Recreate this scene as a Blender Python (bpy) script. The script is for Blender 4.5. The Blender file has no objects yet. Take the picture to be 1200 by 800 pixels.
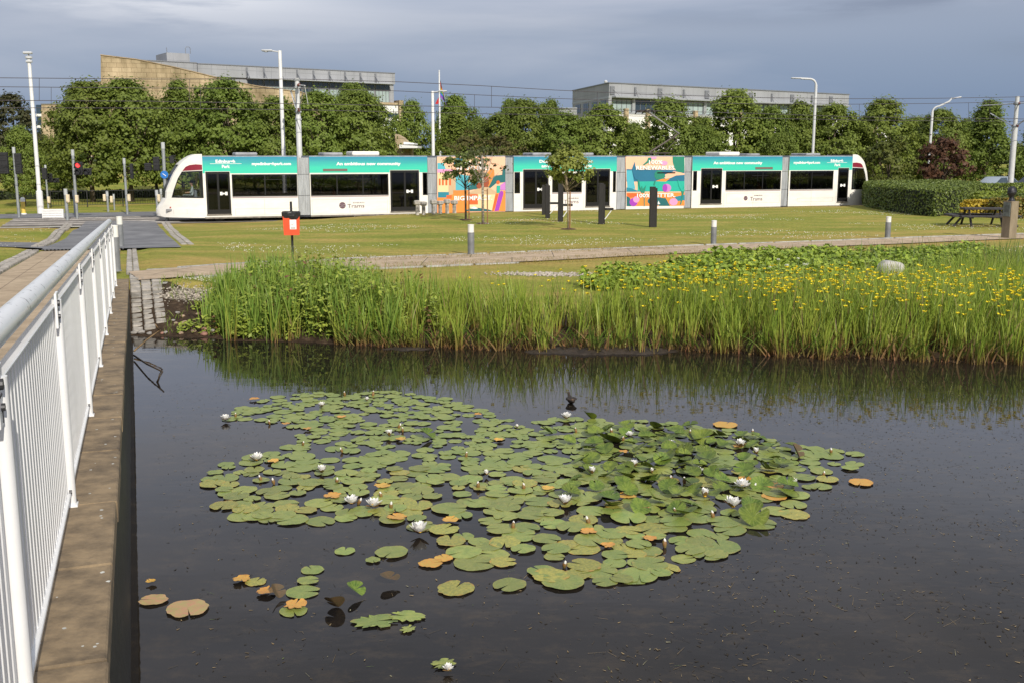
import bpy, math, random
import numpy as np
from mathutils import Vector, Matrix
from mathutils.geometry import tessellate_polygon
R = math.radians
random.seed(7)
rng = np.random.default_rng(11)
sc = bpy.context.scene
COL = sc.collection

# ------------------------------------------------------------------ camera
PITCH = R(10.0); F = 1232.0
cam_d = bpy.data.cameras.new('camera'); cam = bpy.data.objects.new('camera', cam_d); COL.objects.link(cam)
cam_d.sensor_width = 36; cam_d.lens = 36 * F / 1200; cam_d.clip_end = 3000; cam_d.clip_start = 0.05
cam.location = (0, 0, 3.0); cam.rotation_euler = (R(90) - PITCH, 0, 0); sc.camera = cam

# ------------------------------------------------------------------ world
SUN_EL, SUN_AZ = 32.0, 156.0   # azimuth the sun stands at, clockwise from +Y (behind the camera, to the right)
w = bpy.data.worlds.new('World'); sc.world = w; w.use_nodes = True
nt = w.node_tree; nt.nodes.clear()
def N(t, **k):
    n = nt.nodes.new(t)
    for a, b in k.items(): setattr(n, a, b)
    return n
out = N('ShaderNodeOutputWorld'); bg = N('ShaderNodeBackground'); bg.inputs[1].default_value = 0.1
sky = N('ShaderNodeTexSky', sky_type='NISHITA', sun_disc=False, sun_elevation=R(SUN_EL), sun_rotation=R(SUN_AZ))
tc = N('ShaderNodeTexCoord')
sep = N('ShaderNodeSeparateXYZ'); nt.links.new(tc.outputs['Generated'], sep.inputs[0])
# streaky cloud layers: stretch the direction vector so the banks lie flat above the horizon
mp = N('ShaderNodeMapping'); mp.inputs['Scale'].default_value = (1.0, 1.0, 5.5); mp.inputs['Rotation'].default_value = (0, R(3), 0); mp.inputs['Location'].default_value = (0.35, 0.2, 0.42)
nt.links.new(tc.outputs['Generated'], mp.inputs[0])
n1 = N('ShaderNodeTexNoise'); n1.inputs['Scale'].default_value = 1.5; n1.inputs['Detail'].default_value = 6; n1.inputs['Roughness'].default_value = 0.5; n1.inputs['Distortion'].default_value = 0.4
nt.links.new(mp.outputs[0], n1.inputs[0])
r1 = N('ShaderNodeValToRGB'); r1.color_ramp.elements[0].position = 0.44; r1.color_ramp.elements[1].position = 0.60
r1.color_ramp.elements[0].color = (0, 0, 0, 1); r1.color_ramp.elements[1].color = (1, 1, 1, 1)
nt.links.new(n1.outputs[0], r1.inputs[0])
# elevation ramp of the storm cloud
el = N('ShaderNodeValToRGB'); cr = el.color_ramp
cr.elements[0].position = 0.0; cr.elements[0].color = (0.20, 0.275, 0.43, 1)
cr.elements[1].position = 1.0; cr.elements[1].color = (0.50, 0.56, 0.66, 1)
for p, c in ((0.05, (0.19, 0.26, 0.40)), (0.12, (0.30, 0.35, 0.46)), (0.20, (0.50, 0.55, 0.69)), (0.28, (0.58, 0.62, 0.73)), (0.38, (0.42, 0.44, 0.50)), (0.50, (0.36, 0.38, 0.42)), (0.75, (0.75, 0.80, 0.90))):
    e = cr.elements.new(p); e.color = (*c, 1)
nt.links.new(sep.outputs[2], el.inputs[0])
hi = N('ShaderNodeMath', operation='MULTIPLY'); hr = N('ShaderNodeMapRange'); hr.inputs[1].default_value = 0.03; hr.inputs[2].default_value = 0.16; hr.inputs[3].default_value = 0.0; hr.inputs[4].default_value = 0.9
nt.links.new(sep.outputs[2], hr.inputs[0]); nt.links.new(r1.outputs[0], hi.inputs[0]); nt.links.new(hr.outputs[0], hi.inputs[1])
mc = N('ShaderNodeMixRGB'); mc.inputs[2].default_value = (0.60, 0.61, 0.68, 1)
nt.links.new(hi.outputs[0], mc.inputs[0]); nt.links.new(el.outputs[0], mc.inputs[1])
# a bright bank of cloud low to the left and a darker streak to the right, both by compass direction
az = N('ShaderNodeMath', operation='DIVIDE'); nt.links.new(sep.outputs[0], az.inputs[0]); nt.links.new(sep.outputs[1], az.inputs[1])
def gauss(c0, w0, c1, w1, tilt=0.0):
    def one(src, c, wd, add=None):
        s_ = N('ShaderNodeMath', operation='SUBTRACT'); nt.links.new(src, s_.inputs[0]); s_.inputs[1].default_value = c
        if add: 
            k = N('ShaderNodeMath', operation='MULTIPLY_ADD'); nt.links.new(add, k.inputs[0]); k.inputs[1].default_value = -tilt; nt.links.new(s_.outputs[0], k.inputs[2]); s_ = k
        d_ = N('ShaderNodeMath', operation='DIVIDE'); nt.links.new(s_.outputs[0], d_.inputs[0]); d_.inputs[1].default_value = wd
        p_ = N('ShaderNodeMath', operation='POWER'); nt.links.new(d_.outputs[0], p_.inputs[0]); p_.inputs[1].default_value = 2; return p_
    a_ = one(az.outputs[0], c0, w0); b_ = one(sep.outputs[2], c1, w1, az.outputs[0]); s_ = N('ShaderNodeMath', operation='ADD'); nt.links.new(a_.outputs[0], s_.inputs[0]); nt.links.new(b_.outputs[0], s_.inputs[1])
    m_ = N('ShaderNodeMath', operation='MULTIPLY'); m_.inputs[1].default_value = -1; nt.links.new(s_.outputs[0], m_.inputs[0]); e_ = N('ShaderNodeMath', operation='EXPONENT'); nt.links.new(m_.outputs[0], e_.inputs[0]); return e_
mp2 = N('ShaderNodeMapping'); mp2.inputs['Scale'].default_value = (1, 1, 7); nt.links.new(tc.outputs['Generated'], mp2.inputs[0]); n2 = N('ShaderNodeTexNoise'); n2.inputs['Scale'].default_value = 4.5; n2.inputs['Detail'].default_value = 8; n2.inputs['Roughness'].default_value = .55; nt.links.new(mp2.outputs[0], n2.inputs[0])
r2 = N('ShaderNodeMapRange'); r2.inputs[1].default_value = .40; r2.inputs[2].default_value = .53; nt.links.new(n2.outputs[0], r2.inputs[0])
cur_ = mc
for (g_, col_, k_) in ((gauss(-.36, .19, .128, .028, -.06), (0.86, 0.86, 0.90, 1), 1.0), (gauss(.36, .17, .112, .010, .05), (0.24, 0.28, 0.38, 1), 1.0), (gauss(.52, .07, .082, .012, .02), (0.22, 0.27, 0.37, 1), .8), (gauss(-.10, .3, .115, .010, -.03), (0.58, 0.60, 0.67, 1), .22)):
    f_ = N('ShaderNodeMath', operation='MULTIPLY'); nt.links.new(g_.outputs[0], f_.inputs[0]); nt.links.new(r2.outputs[0], f_.inputs[1]); f2 = N('ShaderNodeMath', operation='MULTIPLY'); f2.inputs[1].default_value = k_; f2.use_clamp = True; nt.links.new(f_.outputs[0], f2.inputs[0])
    q_ = N('ShaderNodeMixRGB'); q_.inputs[2].default_value = col_; nt.links.new(f2.outputs[0], q_.inputs[0]); nt.links.new(cur_.outputs[0], q_.inputs[1]); cur_ = q_
mc = cur_
sc10 = N('ShaderNodeVectorMath', operation='SCALE'); sc10.inputs['Scale'].default_value = 10.0
nt.links.new(mc.outputs[0], sc10.inputs[0])
mx = N('ShaderNodeMixRGB'); mx.inputs[0].default_value = 0.93
nt.links.new(sky.outputs[0], mx.inputs[1]); nt.links.new(sc10.outputs[0], mx.inputs[2])
nt.links.new(mx.outputs[0], bg.inputs[0]); nt.links.new(bg.outputs[0], out.inputs[0])

# ------------------------------------------------------------------ sun
sd = bpy.data.lights.new('sun', 'SUN'); sun = bpy.data.objects.new('sun', sd); COL.objects.link(sun)
sd.energy = 4.1; sd.angle = R(0.5); sd.color = (1.0, 0.93, 0.82)
_a = R(SUN_AZ); _sv = Vector((math.sin(_a) * math.cos(R(SUN_EL)), math.cos(_a) * math.cos(R(SUN_EL)), math.sin(R(SUN_EL))))
sun.rotation_euler = _sv.to_track_quat('Z', 'Y').to_euler(); sun.location = _sv * 60
vs = sc.view_settings; vs.view_transform = 'Standard'; vs.look = 'None'; vs.gamma = 1; vs.exposure = 0.12; vs.use_curve_mapping = False
sc.cycles.max_bounces = 8; sc.cycles.transparent_max_bounces = 12

# ------------------------------------------------------------------ helpers
CT, ST = math.cos(PITCH), math.sin(PITCH)
def ray(px, py):
    u = (400 - py) / F
    return Vector(((px - 600) / F, CT + u * ST, -ST + u * CT))
def at_z(px, py, z=0.0):
    d = ray(px, py); t = (z - 3.0) / d.z; return Vector((d.x * t, d.y * t, z))
def at_y(px, py, Y):
    d = ray(px, py); t = Y / d.y; return Vector((d.x * t, Y, 3.0 + d.z * t))
def on_plane(px, py, A, D):      # vertical plane through A (x,y) with direction D (x,y): returns (u, z)
    d = ray(px, py); det = d.x * (-D[1]) + D[0] * d.y
    t = (A[0] * (-D[1]) + D[0] * A[1]) / det
    x, y = d.x * t, d.y * t
    return ((x - A[0]) * D[0] + (y - A[1]) * D[1], 3.0 + d.z * t)
def lerp(a, b, t): return a + (b - a) * t
def sst(e0, e1, x):
    t = np.clip((x - e0) / (e1 - e0), 0, 1); return t * t * (3 - 2 * t)

MATS = {}
def mat(name, col, rough=0.6, metal=0.0, var=0.0, scale=5.0, bump=0.0, bscale=60.0, spec=0.5, emit=None, col2=None, attr=None, objvar=0.0, transl=0.0, detail=5.0, stretch=None, lo=0.35, hi=0.65):
    """procedural principled material: base colour broken up by noise, optional bump, optional per-face colour attribute"""
    if name in MATS: return MATS[name]
    m = bpy.data.materials.new(name); m.use_nodes = True; t = m.node_tree; L = t.links
    b = t.nodes['Principled BSDF']; b.inputs['Roughness'].default_value = rough; b.inputs['Metallic'].default_value = metal
    b.inputs['Specular IOR Level'].default_value = spec
    c2 = col2 if col2 else tuple(max(0, c * (1 - var)) for c in col)
    c1 = col if col2 else tuple(min(1, c * (1 + var * .6)) for c in col)
    cur = None
    co = t.nodes.new('ShaderNodeTexCoord'); vec = co.outputs['Object']
    if stretch:
        mpn = t.nodes.new('ShaderNodeMapping'); mpn.inputs['Scale'].default_value = stretch; L.new(vec, mpn.inputs[0]); vec = mpn.outputs[0]
    if var > 0 or col2:
        if objvar > 0:
            o_ = t.nodes.new('ShaderNodeObjectInfo'); v_ = t.nodes.new('ShaderNodeVectorMath'); v_.operation = 'SCALE'; cb_ = t.nodes.new('ShaderNodeCombineXYZ')
            for q_ in range(3): L.new(o_.outputs['Random'], cb_.inputs[q_])
            v_.inputs['Scale'].default_value = 50; L.new(cb_.outputs[0], v_.inputs[0]); va = t.nodes.new('ShaderNodeVectorMath'); va.operation = 'ADD'; L.new(vec, va.inputs[0]); L.new(v_.outputs[0], va.inputs[1]); vec = va.outputs[0]
        n = t.nodes.new('ShaderNodeTexNoise'); n.inputs['Scale'].default_value = scale; n.inputs['Detail'].default_value = detail; n.inputs['Roughness'].default_value = .65
        L.new(vec, n.inputs[0]); rp = t.nodes.new('ShaderNodeValToRGB'); rp.color_ramp.elements[0].position = lo; rp.color_ramp.elements[1].position = hi
        rp.color_ramp.elements[0].color = (*c2, 1); rp.color_ramp.elements[1].color = (*c1, 1); L.new(n.outputs[0], rp.inputs[0]); cur = rp.outputs[0]
    if attr:
        a = t.nodes.new('ShaderNodeAttribute'); a.attribute_name = attr
        if cur:
            mm = t.nodes.new('ShaderNodeMixRGB'); mm.blend_type = 'MULTIPLY'; mm.inputs[0].default_value = 1; L.new(cur, mm.inputs[1]); L.new(a.outputs[0], mm.inputs[2]); cur = mm.outputs[0]
        else: cur = a.outputs[0]
    if objvar > 0:
        oi = t.nodes.new('ShaderNodeObjectInfo'); mr = t.nodes.new('ShaderNodeMapRange'); mr.inputs[3].default_value = 1 - objvar; mr.inputs[4].default_value = 1 + objvar
        L.new(oi.outputs['Random'], mr.inputs[0]); h = t.nodes.new('ShaderNodeHueSaturation')
        mh = t.nodes.new('ShaderNodeMapRange'); mh.inputs[3].default_value = .5 - objvar * .09; mh.inputs[4].default_value = .5 + objvar * .05
        mu = t.nodes.new('ShaderNodeMath'); mu.operation = 'MULTIPLY'; mu.inputs[1].default_value = 7.31; fr = t.nodes.new('ShaderNodeMath'); fr.operation = 'FRACT'
        L.new(oi.outputs['Random'], mu.inputs[0]); L.new(mu.outputs[0], fr.inputs[0]); L.new(fr.outputs[0], mh.inputs[0])
        L.new(mr.outputs[0], h.inputs['Value']); L.new(mh.outputs[0], h.inputs['Hue'])
        if cur: L.new(cur, h.inputs['Color'])
        else: h.inputs['Color'].default_value = (*col, 1)
        cur = h.outputs[0]
    if cur: L.new(cur, b.inputs['Base Color'])
    else: b.inputs['Base Color'].default_value = (*col, 1)
    if bump > 0:
        n2 = t.nodes.new('ShaderNodeTexNoise'); n2.inputs['Scale'].default_value = bscale; n2.inputs['Detail'].default_value = 4; L.new(vec, n2.inputs[0])
        bn = t.nodes.new('ShaderNodeBump'); bn.inputs['Strength'].default_value = bump; bn.inputs['Distance'].default_value = .02; L.new(n2.outputs[0], bn.inputs['Height']); L.new(bn.outputs[0], b.inputs['Normal'])
    if emit: b.inputs['Emission Color'].default_value = (*emit[:3], 1); b.inputs['Emission Strength'].default_value = emit[3]
    if transl > 0:
        tr = t.nodes.new('ShaderNodeBsdfTranslucent'); ms = t.nodes.new('ShaderNodeMixShader'); ms.inputs[0].default_value = transl
        if cur: L.new(cur, tr.inputs[0])
        else: tr.inputs[0].default_value = (*col, 1)
        L.new(b.outputs[0], ms.inputs[1]); L.new(tr.outputs[0], ms.inputs[2]); L.new(ms.outputs[0], t.nodes['Material Output'].inputs[0])
    MATS[name] = m; return m

def glass(name, tint, refl_rough=0.02):
    m = bpy.data.materials.new(name); m.use_nodes = True; t = m.node_tree; L = t.links; t.nodes.remove(t.nodes['Principled BSDF'])
    a = t.nodes.new('ShaderNodeBsdfTransparent'); a.inputs[0].default_value = (*tint, 1)
    g = t.nodes.new('ShaderNodeBsdfGlossy'); g.inputs['Roughness'].default_value = refl_rough; g.inputs[0].default_value = (.9, .9, .9, 1)
    fr = t.nodes.new('ShaderNodeFresnel'); fr.inputs[0].default_value = 1.5; x = t.nodes.new('ShaderNodeMixShader')
    L.new(fr.outputs[0], x.inputs[0]); L.new(a.outputs[0], x.inputs[1]); L.new(g.outputs[0], x.inputs[2]); L.new(x.outputs[0], t.nodes['Material Output'].inputs[0])
    MATS[name] = m; return m

class MB:
    def __init__(s): s.v = []; s.f = []; s.m = []; s.mi = 0; s.c = None
    def add(s, vs, fs):
        o = len(s.v); s.v.extend([tuple(p) for p in vs]); s.f.extend([tuple(i + o for i in f) for f in fs]); s.m.extend([s.mi] * len(fs)); return s
    def box(s, c, d, rz=0, M=None):
        x, y, z = d[0] / 2, d[1] / 2, d[2] / 2
        vs = [Vector((sx * x, sy * y, sz * z)) for sx in (-1, 1) for sy in (-1, 1) for sz in (-1, 1)]
        if M is None: M = Matrix.Rotation(rz, 3, 'Z')
        vs = [M @ p + Vector(c) for p in vs]
        return s.add(vs, [(0, 1, 3, 2), (4, 6, 7, 5), (0, 4, 5, 1), (2, 3, 7, 6), (0, 2, 6, 4), (1, 5, 7, 3)])
    def bbox(s, c, d, b=.01, rz=0, M=None):           # box with chamfered edges
        x, y, z = d[0] / 2, d[1] / 2, d[2] / 2; b = min(b, x * .9, y * .9, z * .9)
        if M is None: M = Matrix.Rotation(rz, 3, 'Z')
        vs = []; idx = {}
        for sx in (-1, 1):
            for sy in (-1, 1):
                for sz in (-1, 1):
                    for ax in range(3):
                        p = [sx * x, sy * y, sz * z]
                        for k in range(3):
                            if k != ax: p[k] -= (sx, sy, sz)[k] * b
                        idx[(sx, sy, sz, ax)] = len(vs); vs.append(M @ Vector(p) + Vector(c))
        fs = []
        for ax in range(3):
            o = [k for k in range(3) if k != ax]
            for sg in (-1, 1):
                q = []
                for a, b2 in ((-1, -1), (1, -1), (1, 1), (-1, 1)):
                    k = [0, 0, 0]; k[ax] = sg; k[o[0]] = a; k[o[1]] = b2; q.append(idx[(*k, ax)])
                fs.append(tuple(q))
            for a in (-1, 1):
                for b2 in (-1, 1):
                    k1 = [0, 0, 0]; k1[o[0]] = a; k1[o[1]] = b2; k2 = list(k1); k1[ax] = -1; k2[ax] = 1
                    fs.append((idx[(*k1, o[0])], idx[(*k2, o[0])], idx[(*k2, o[1])], idx[(*k1, o[1])]))
        for k in [(a, b2, c2) for a in (-1, 1) for b2 in (-1, 1) for c2 in (-1, 1)]:
            fs.append((idx[(*k, 0)], idx[(*k, 1)], idx[(*k, 2)]))
        return s.add(vs, fs)
    def tube(s, pts, r, n=8, cap=True, flat=1.0):
        pts = [Vector(p) for p in pts]; rs = r if isinstance(r, (list, tuple)) else [r] * len(pts); vs = []; fs = []
        up0 = None
        for i, p in enumerate(pts):
            t = (pts[min(i + 1, len(pts) - 1)] - pts[max(i - 1, 0)]).normalized()
            if up0 is None: up0 = Vector((0, 0, 1)) if abs(t.z) < .9 else Vector((1, 0, 0))
            a = t.cross(up0).normalized(); b = a.cross(t).normalized(); up0 = b
            for k in range(n):
                an = 2 * math.pi * k / n; vs.append(p + a * (math.cos(an) * rs[i]) + b * (math.sin(an) * rs[i] * flat))
        for i in range(len(pts) - 1):
            for k in range(n):
                k2 = (k + 1) % n; fs.append((i * n + k, i * n + k2, (i + 1) * n + k2, (i + 1) * n + k))
        if cap: fs.append(tuple(range(n - 1, -1, -1))); fs.append(tuple((len(pts) - 1) * n + k for k in range(n)))
        return s.add(vs, fs)
    def lathe(s, prof, n=16, c=(0, 0, 0), M=None):
        vs = []; fs = []; M = M or Matrix.Identity(3)
        for r, z in prof:
            for k in range(n):
                a = 2 * math.pi * k / n; vs.append(M @ Vector((r * math.cos(a), r * math.sin(a), z)) + Vector(c))
        for i in range(len(prof) - 1):
            for k in range(n):
                k2 = (k + 1) % n; fs.append((i * n + k, i * n + k2, (i + 1) * n + k2, (i + 1) * n + k))
        fs.append(tuple(range(n - 1, -1, -1))); fs.append(tuple((len(prof) - 1) * n + k for k in range(n)))
        return s.add(vs, fs)
    def slab(s, outer, holes, fn, t0, t1):
        """flat panel with holes: outer/holes are 2D polygons, fn(a,b,t) -> 3D point, t0/t1 the two faces"""
        loops = [outer] + list(holes); flat = [p for l in loops for p in l]; n = len(flat)
        tri = tessellate_polygon([[Vector((p[0], p[1], 0)) for p in l] for l in loops])
        vs = [fn(p[0], p[1], t0) for p in flat] + [fn(p[0], p[1], t1) for p in flat]
        fs = [tuple(t) for t in tri] + [tuple(n + i for i in reversed(t)) for t in tri]; o = 0
        for l in loops:
            k = len(l)
            for i in range(k): fs.append((o + i, o + (i + 1) % k, n + o + (i + 1) % k, n + o + i))
            o += k
        return s.add(vs, fs)
    def build(s, name, mats, parent=None, smooth=False, loc=None, rz=0, **tags):
        me = bpy.data.meshes.new(name); me.from_pydata(s.v, [], s.f)
        for m in (mats if isinstance(mats, (list, tuple)) else [mats]): me.materials.append(m)
        if s.mi or any(s.m): me.polygons.foreach_set('material_index', s.m)
        if smooth: me.polygons.foreach_set('use_smooth', [True] * len(s.f))
        fixn(me)
        o = bpy.data.objects.new(name, me); COL.objects.link(o)
        if parent: o.parent = parent
        if loc is not None: o.location = loc
        if rz: o.rotation_euler = (0, 0, rz)
        for k, v in tags.items(): o[k] = v
        return o
def fixn(me):
    import bmesh
    b = bmesh.new(); b.from_mesh(me); bmesh.ops.recalc_face_normals(b, faces=b.faces); b.to_mesh(me); b.free()
def smooth_angle(o, deg=35):
    me = o.data; me.polygons.foreach_set('use_smooth', [True] * len(me.polygons)); me.set_sharp_from_angle(angle=R(deg)); return o
def npmesh(name, V, Fq, mats, colors=None, mi=None, parent=None, smooth=False, loc=None, **tags):
    """fast mesh from numpy: V (n,3), Fq (m,4 or 3); colors per vertex (n,3)"""
    me = bpy.data.meshes.new(name); k = Fq.shape[1]
    me.vertices.add(len(V)); me.vertices.foreach_set('co', np.asarray(V, dtype=np.float32).ravel())
    me.loops.add(Fq.size); me.loops.foreach_set('vertex_index', Fq.astype(np.int32).ravel())
    me.polygons.add(len(Fq)); me.polygons.foreach_set('loop_start', np.arange(0, Fq.size, k, dtype=np.int32))
    try: me.polygons.foreach_set('loop_total', np.full(len(Fq), k, dtype=np.int32))
    except Exception: pass
    for m in (mats if isinstance(mats, (list, tuple)) else [mats]): me.materials.append(m)
    if mi is not None: me.polygons.foreach_set('material_index', np.asarray(mi, dtype=np.int32))
    if colors is not None:
        a = me.color_attributes.new('tint', 'FLOAT_COLOR', 'POINT'); c = np.ones((len(V), 4), dtype=np.float32); c[:, :3] = colors; a.data.foreach_set('color', c.ravel())
    me.update(calc_edges=True)
    if smooth: me.polygons.foreach_set('use_smooth', [True] * len(Fq))
    o = bpy.data.objects.new(name, me); COL.objects.link(o)
    if parent: o.parent = parent
    if loc is not None: o.location = loc
    for kk, v in tags.items(): o[kk] = v
    return o
def thing(name, label, cat, loc=(0, 0, 0), rz=0, group=None):
    o = bpy.data.objects.new(name, None); COL.objects.link(o); o.empty_display_size = .2
    o.location = loc; o.rotation_euler = (0, 0, rz); o['label'] = label; o['category'] = cat
    if group: o['group'] = group
    return o
def tag(o, label, cat, group=None):
    o['label'] = label; o['category'] = cat
    if group: o['group'] = group
    return o
def copy_tree(o, parent=None):
    c = o.copy(); COL.objects.link(c)
    if parent: c.parent = parent
    for ch in list(o.children): copy_tree(ch, c)
    return c
def place(o, loc, rz=None, scale=None, label=None, group=None):
    o.location = loc
    if rz is not None: o.rotation_euler = (0, 0, rz)
    if scale is not None: o.scale = scale if isinstance(scale, (tuple, list)) else (scale,) * 3
    if label: o['label'] = label
    if group: o['group'] = group
    return o
def text_mesh(name, body, size, m, parent, origin, ax, ay, an, bold=0.0, align='LEFT', depth=0.002, wscale=1.0):
    """lettering as a thin solid mesh; ax/ay unit vectors of reading direction and up, an the outward normal"""
    cu = bpy.data.curves.new(name, 'FONT'); cu.body = body; cu.size = size; cu.offset = bold; cu.extrude = depth; cu.align_x = align; cu.resolution_u = 2
    t = bpy.data.objects.new(name, cu); COL.objects.link(t); bpy.context.view_layer.update()
    me = bpy.data.meshes.new_from_object(t.evaluated_get(bpy.context.evaluated_depsgraph_get()))
    bpy.data.objects.remove(t); bpy.data.curves.remove(cu)
    ax, ay, an, og = Vector(ax), Vector(ay), Vector(an), Vector(origin)
    for v in me.vertices: c = v.co.copy(); v.co = og + ax * (c.x * wscale) + ay * c.y + an * (c.z + depth)
    me.materials.clear(); me.materials.append(m); me.name = name
    o = bpy.data.objects.new(name, me); COL.objects.link(o); o.parent = parent; return o

# ------------------------------------------------------------------ where things stand
AX = Vector((-0.3363, 0.9418)); NX = Vector((0.9418, 0.3363))       # bridge axis and its right-hand side
def bp(s, l, z=0.0): return Vector((AX.x * s + NX.x * l, AX.y * s + NX.y * l, z))
def dz(s): return 1.45 - 0.037 * s                                    # bridge deck height
TA = Vector((-17.5, 53.3)); TB = Vector((22.8, 68.0)); TL = (TB - TA).length; TD = (TB - TA) / TL; TN = Vector((TD.y, -TD.x))  # tram side; TN points to camera
SHORE_PX = [(120, 391), (155, 392), (180, 395), (240, 395), (300, 400), (400, 402), (480, 406), (600, 408), (700, 412), (800, 410), (900, 415), (1000, 419), (1200, 425)]
_sh = [at_z(a, b, 0.0) for a, b in SHORE_PX]; SX = np.array([-30] + [p.x for p in _sh] + [11, 30]); SY = np.array([_sh[0].y] + [p.y for p in _sh] + [15.3, 16.5])
def shore(x): return np.interp(x, SX, SY) + .10 * np.sin(x * 5.1) * np.cos(x * 2.3 + 1)
def G(x, y, pond=True):
    x = np.asarray(x, dtype=float); y = np.asarray(y, dtype=float)
    s = AX.x * x + AX.y * y; l = NX.x * x + NX.y * y
    base = np.interp(y, [0, 22, 30, 40, 300], [.20, .16, .12, .02, .02])
    base = lerp(base, -.33, sst(-4, -15, x) * sst(40, 50, y))
    td = (x - TA.x) * (-TN.x) + (y - TA.y) * (-TN.y)                    # metres behind the tram's near side
    base = lerp(base, -.35, sst(-2.4, -.6, td))
    line = np.maximum(dz(s), -.35)
    line = lerp(line, base, sst(44, 50, s))
    z = lerp(base, line, 1 - sst(.25, 4.5, l))
    z = z + 1.7 * sst(92, 118, y) * sst(-10, 10, y - 80) + .02 * np.sin(x * .7) * np.sin(y * .43) * (y > 24) * (np.abs(td + 5) > 4)
    if pond:
        sh = shore(x); ss = np.where(l < .4, 18.6, 0.0)
        d = y - sh
        zb = lerp(-.9, 0.0, sst(-2.2, 0, d)); ramp = 2.6
        rise = np.clip(d / np.where(x < -3.5, 2.4, .9), 0, 1)
        z = np.where(d < 0, zb, z * rise)
    return z
def gz(x, y): return float(G(x, y))
def at_g(px, py):                                                      # where a pixel's ray meets the ground
    d = ray(px, py); t0 = 4.0; f0 = None; t = 4.0
    while t < 260:
        h = 3.0 + d.z * t - float(G(d.x * t, d.y * t))
        if h < 0:
            a, b = t0, t
            for _ in range(30):
                m = (a + b) / 2
                if 3.0 + d.z * m - float(G(d.x * m, d.y * m)) < 0: b = m
                else: a = m
            return Vector((d.x * b, d.y * b, float(G(d.x * b, d.y * b))))
        t0 = t; t += .25
    return Vector((d.x * t, d.y * t, 0))
# ================================================================== GROUND, WATER, PATHS
def dist_poly(x, y, pts):
    d = np.full(x.shape, 1e9)
    for (x0, y0), (x1, y1) in zip(pts[:-1], pts[1:]):
        vx, vy = x1 - x0, y1 - y0; t = np.clip(((x - x0) * vx + (y - y0) * vy) / (vx * vx + vy * vy), 0, 1)
        d = np.minimum(d, np.hypot(x - x0 - t * vx, y - y0 - t * vy))
    return d
PATH_TOP = [(150, 320), (200, 316.5), (250, 312), (300, 309), (400, 305), (500, 301), (600, 297.5), (700, 293.5), (800, 289.5), (900, 286), (1000, 282.5), (1100, 278.5), (1200, 275)]
PATH_BOT = [(162, 330), (200, 327.5), (250, 324), (300, 321.5), (400, 317.5), (500, 313), (600, 308.5), (700, 303.3), (800, 298), (900, 293.2), (1000, 289), (1100, 284.5), (1200, 280.5)]
PT = [at_g(*p).xy for p in PATH_TOP]; PB = [at_g(*p).xy for p in PATH_BOT]
PC = [((a + b) / 2).to_tuple() for a, b in zip(PT, PB)]
gx = np.unique(np.concatenate([np.arange(-400, -60, 20), np.arange(-60, -14, 1.0), np.arange(-14, 16, .22), np.arange(16, 70, 1.0), np.arange(70, 420, 20)]))
gy = np.unique(np.concatenate([np.arange(-40, -6, 4), np.arange(-6, 12, .8), np.arange(12, 24, .16), np.arange(24, 62, .4), np.arange(62, 130, 1.5), np.arange(130, 900, 35)]))
XX, YY = np.meshgrid(gx, gy); ZZ = G(XX, YY)
ssx = AX.x * XX + AX.y * YY; llx = NX.x * XX + NX.y * YY
ZZ = np.where((llx < -.5) & (ssx < 20.5), np.minimum(ZZ, -.4), ZZ)               # water channel under the footbridge
ZZ = np.where((llx < .3) & (llx > -3.3) & (ssx >= 20.5) & (ssx < 62), ZZ - .05, ZZ)
V = np.stack([XX, YY, ZZ], -1).reshape(-1, 3); nxg = len(gx); nyg = len(gy)
ii = (np.arange(nyg - 1)[:, None] * nxg + np.arange(nxg - 1)[None, :]).ravel()
FQ = np.stack([ii, ii + 1, ii + 1 + nxg, ii + nxg], -1)
dp = dist_poly(XX, YY, PC); dry = np.exp(-np.clip(dp - .6, 0, 99) / 1.7) * (YY > 23)
dry = np.maximum(dry, .8 * np.exp(-np.abs((XX - TA.x) * TN.x + (YY - TA.y) * TN.y - 1.8) / 2.2) * (YY > 46))
dsh = YY - shore(XX)
mud = (1 - sst(2.2, 4.2, dsh + .6 * np.sin(XX * 2.2))) ; mud = np.where(XX < -3.2, 1 - sst(1.7, 2.5, dsh + .25 * np.sin(XX * 4)), mud)
gq = [at_g(642, 322), at_g(222, 345), at_g(575, 322)]
grav = np.exp(-(((XX - gq[0].x) / 1.2) ** 2 + ((YY - gq[0].y) / .45) ** 2) ** 2) + np.exp(-(((XX - gq[1].x) / .55) ** 2 + ((YY - gq[1].y) / .32) ** 2) ** 2)
cols = np.stack([np.clip(dry, 0, 1), np.clip(mud, 0, 1), np.clip(grav, 0, 1)], -1).reshape(-1, 3)
gm = bpy.data.materials.new('lawn_and_soil'); gm.use_nodes = True; t = gm.node_tree; L = t.links; P_ = t.nodes['Principled BSDF']; P_.inputs['Roughness'].default_value = .95; P_.inputs['Specular IOR Level'].default_value = .15
def nd(tp, **k):
    n = t.nodes.new(tp)
    for a, b in k.items(): setattr(n, a, b)
    return n
co = nd('ShaderNodeTexCoord').outputs['Object']
def noise(sc_, det=5, rough=.6, vec=None, st=None):
    n = nd('ShaderNodeTexNoise'); n.inputs['Scale'].default_value = sc_; n.inputs['Detail'].default_value = det; n.inputs['Roughness'].default_value = rough
    v = vec or co
    if st: q = nd('ShaderNodeMapping'); q.inputs['Scale'].default_value = st; L.new(v, q.inputs[0]); v = q.outputs[0]
    L.new(v, n.inputs[0]); return n.outputs[0]
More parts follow.
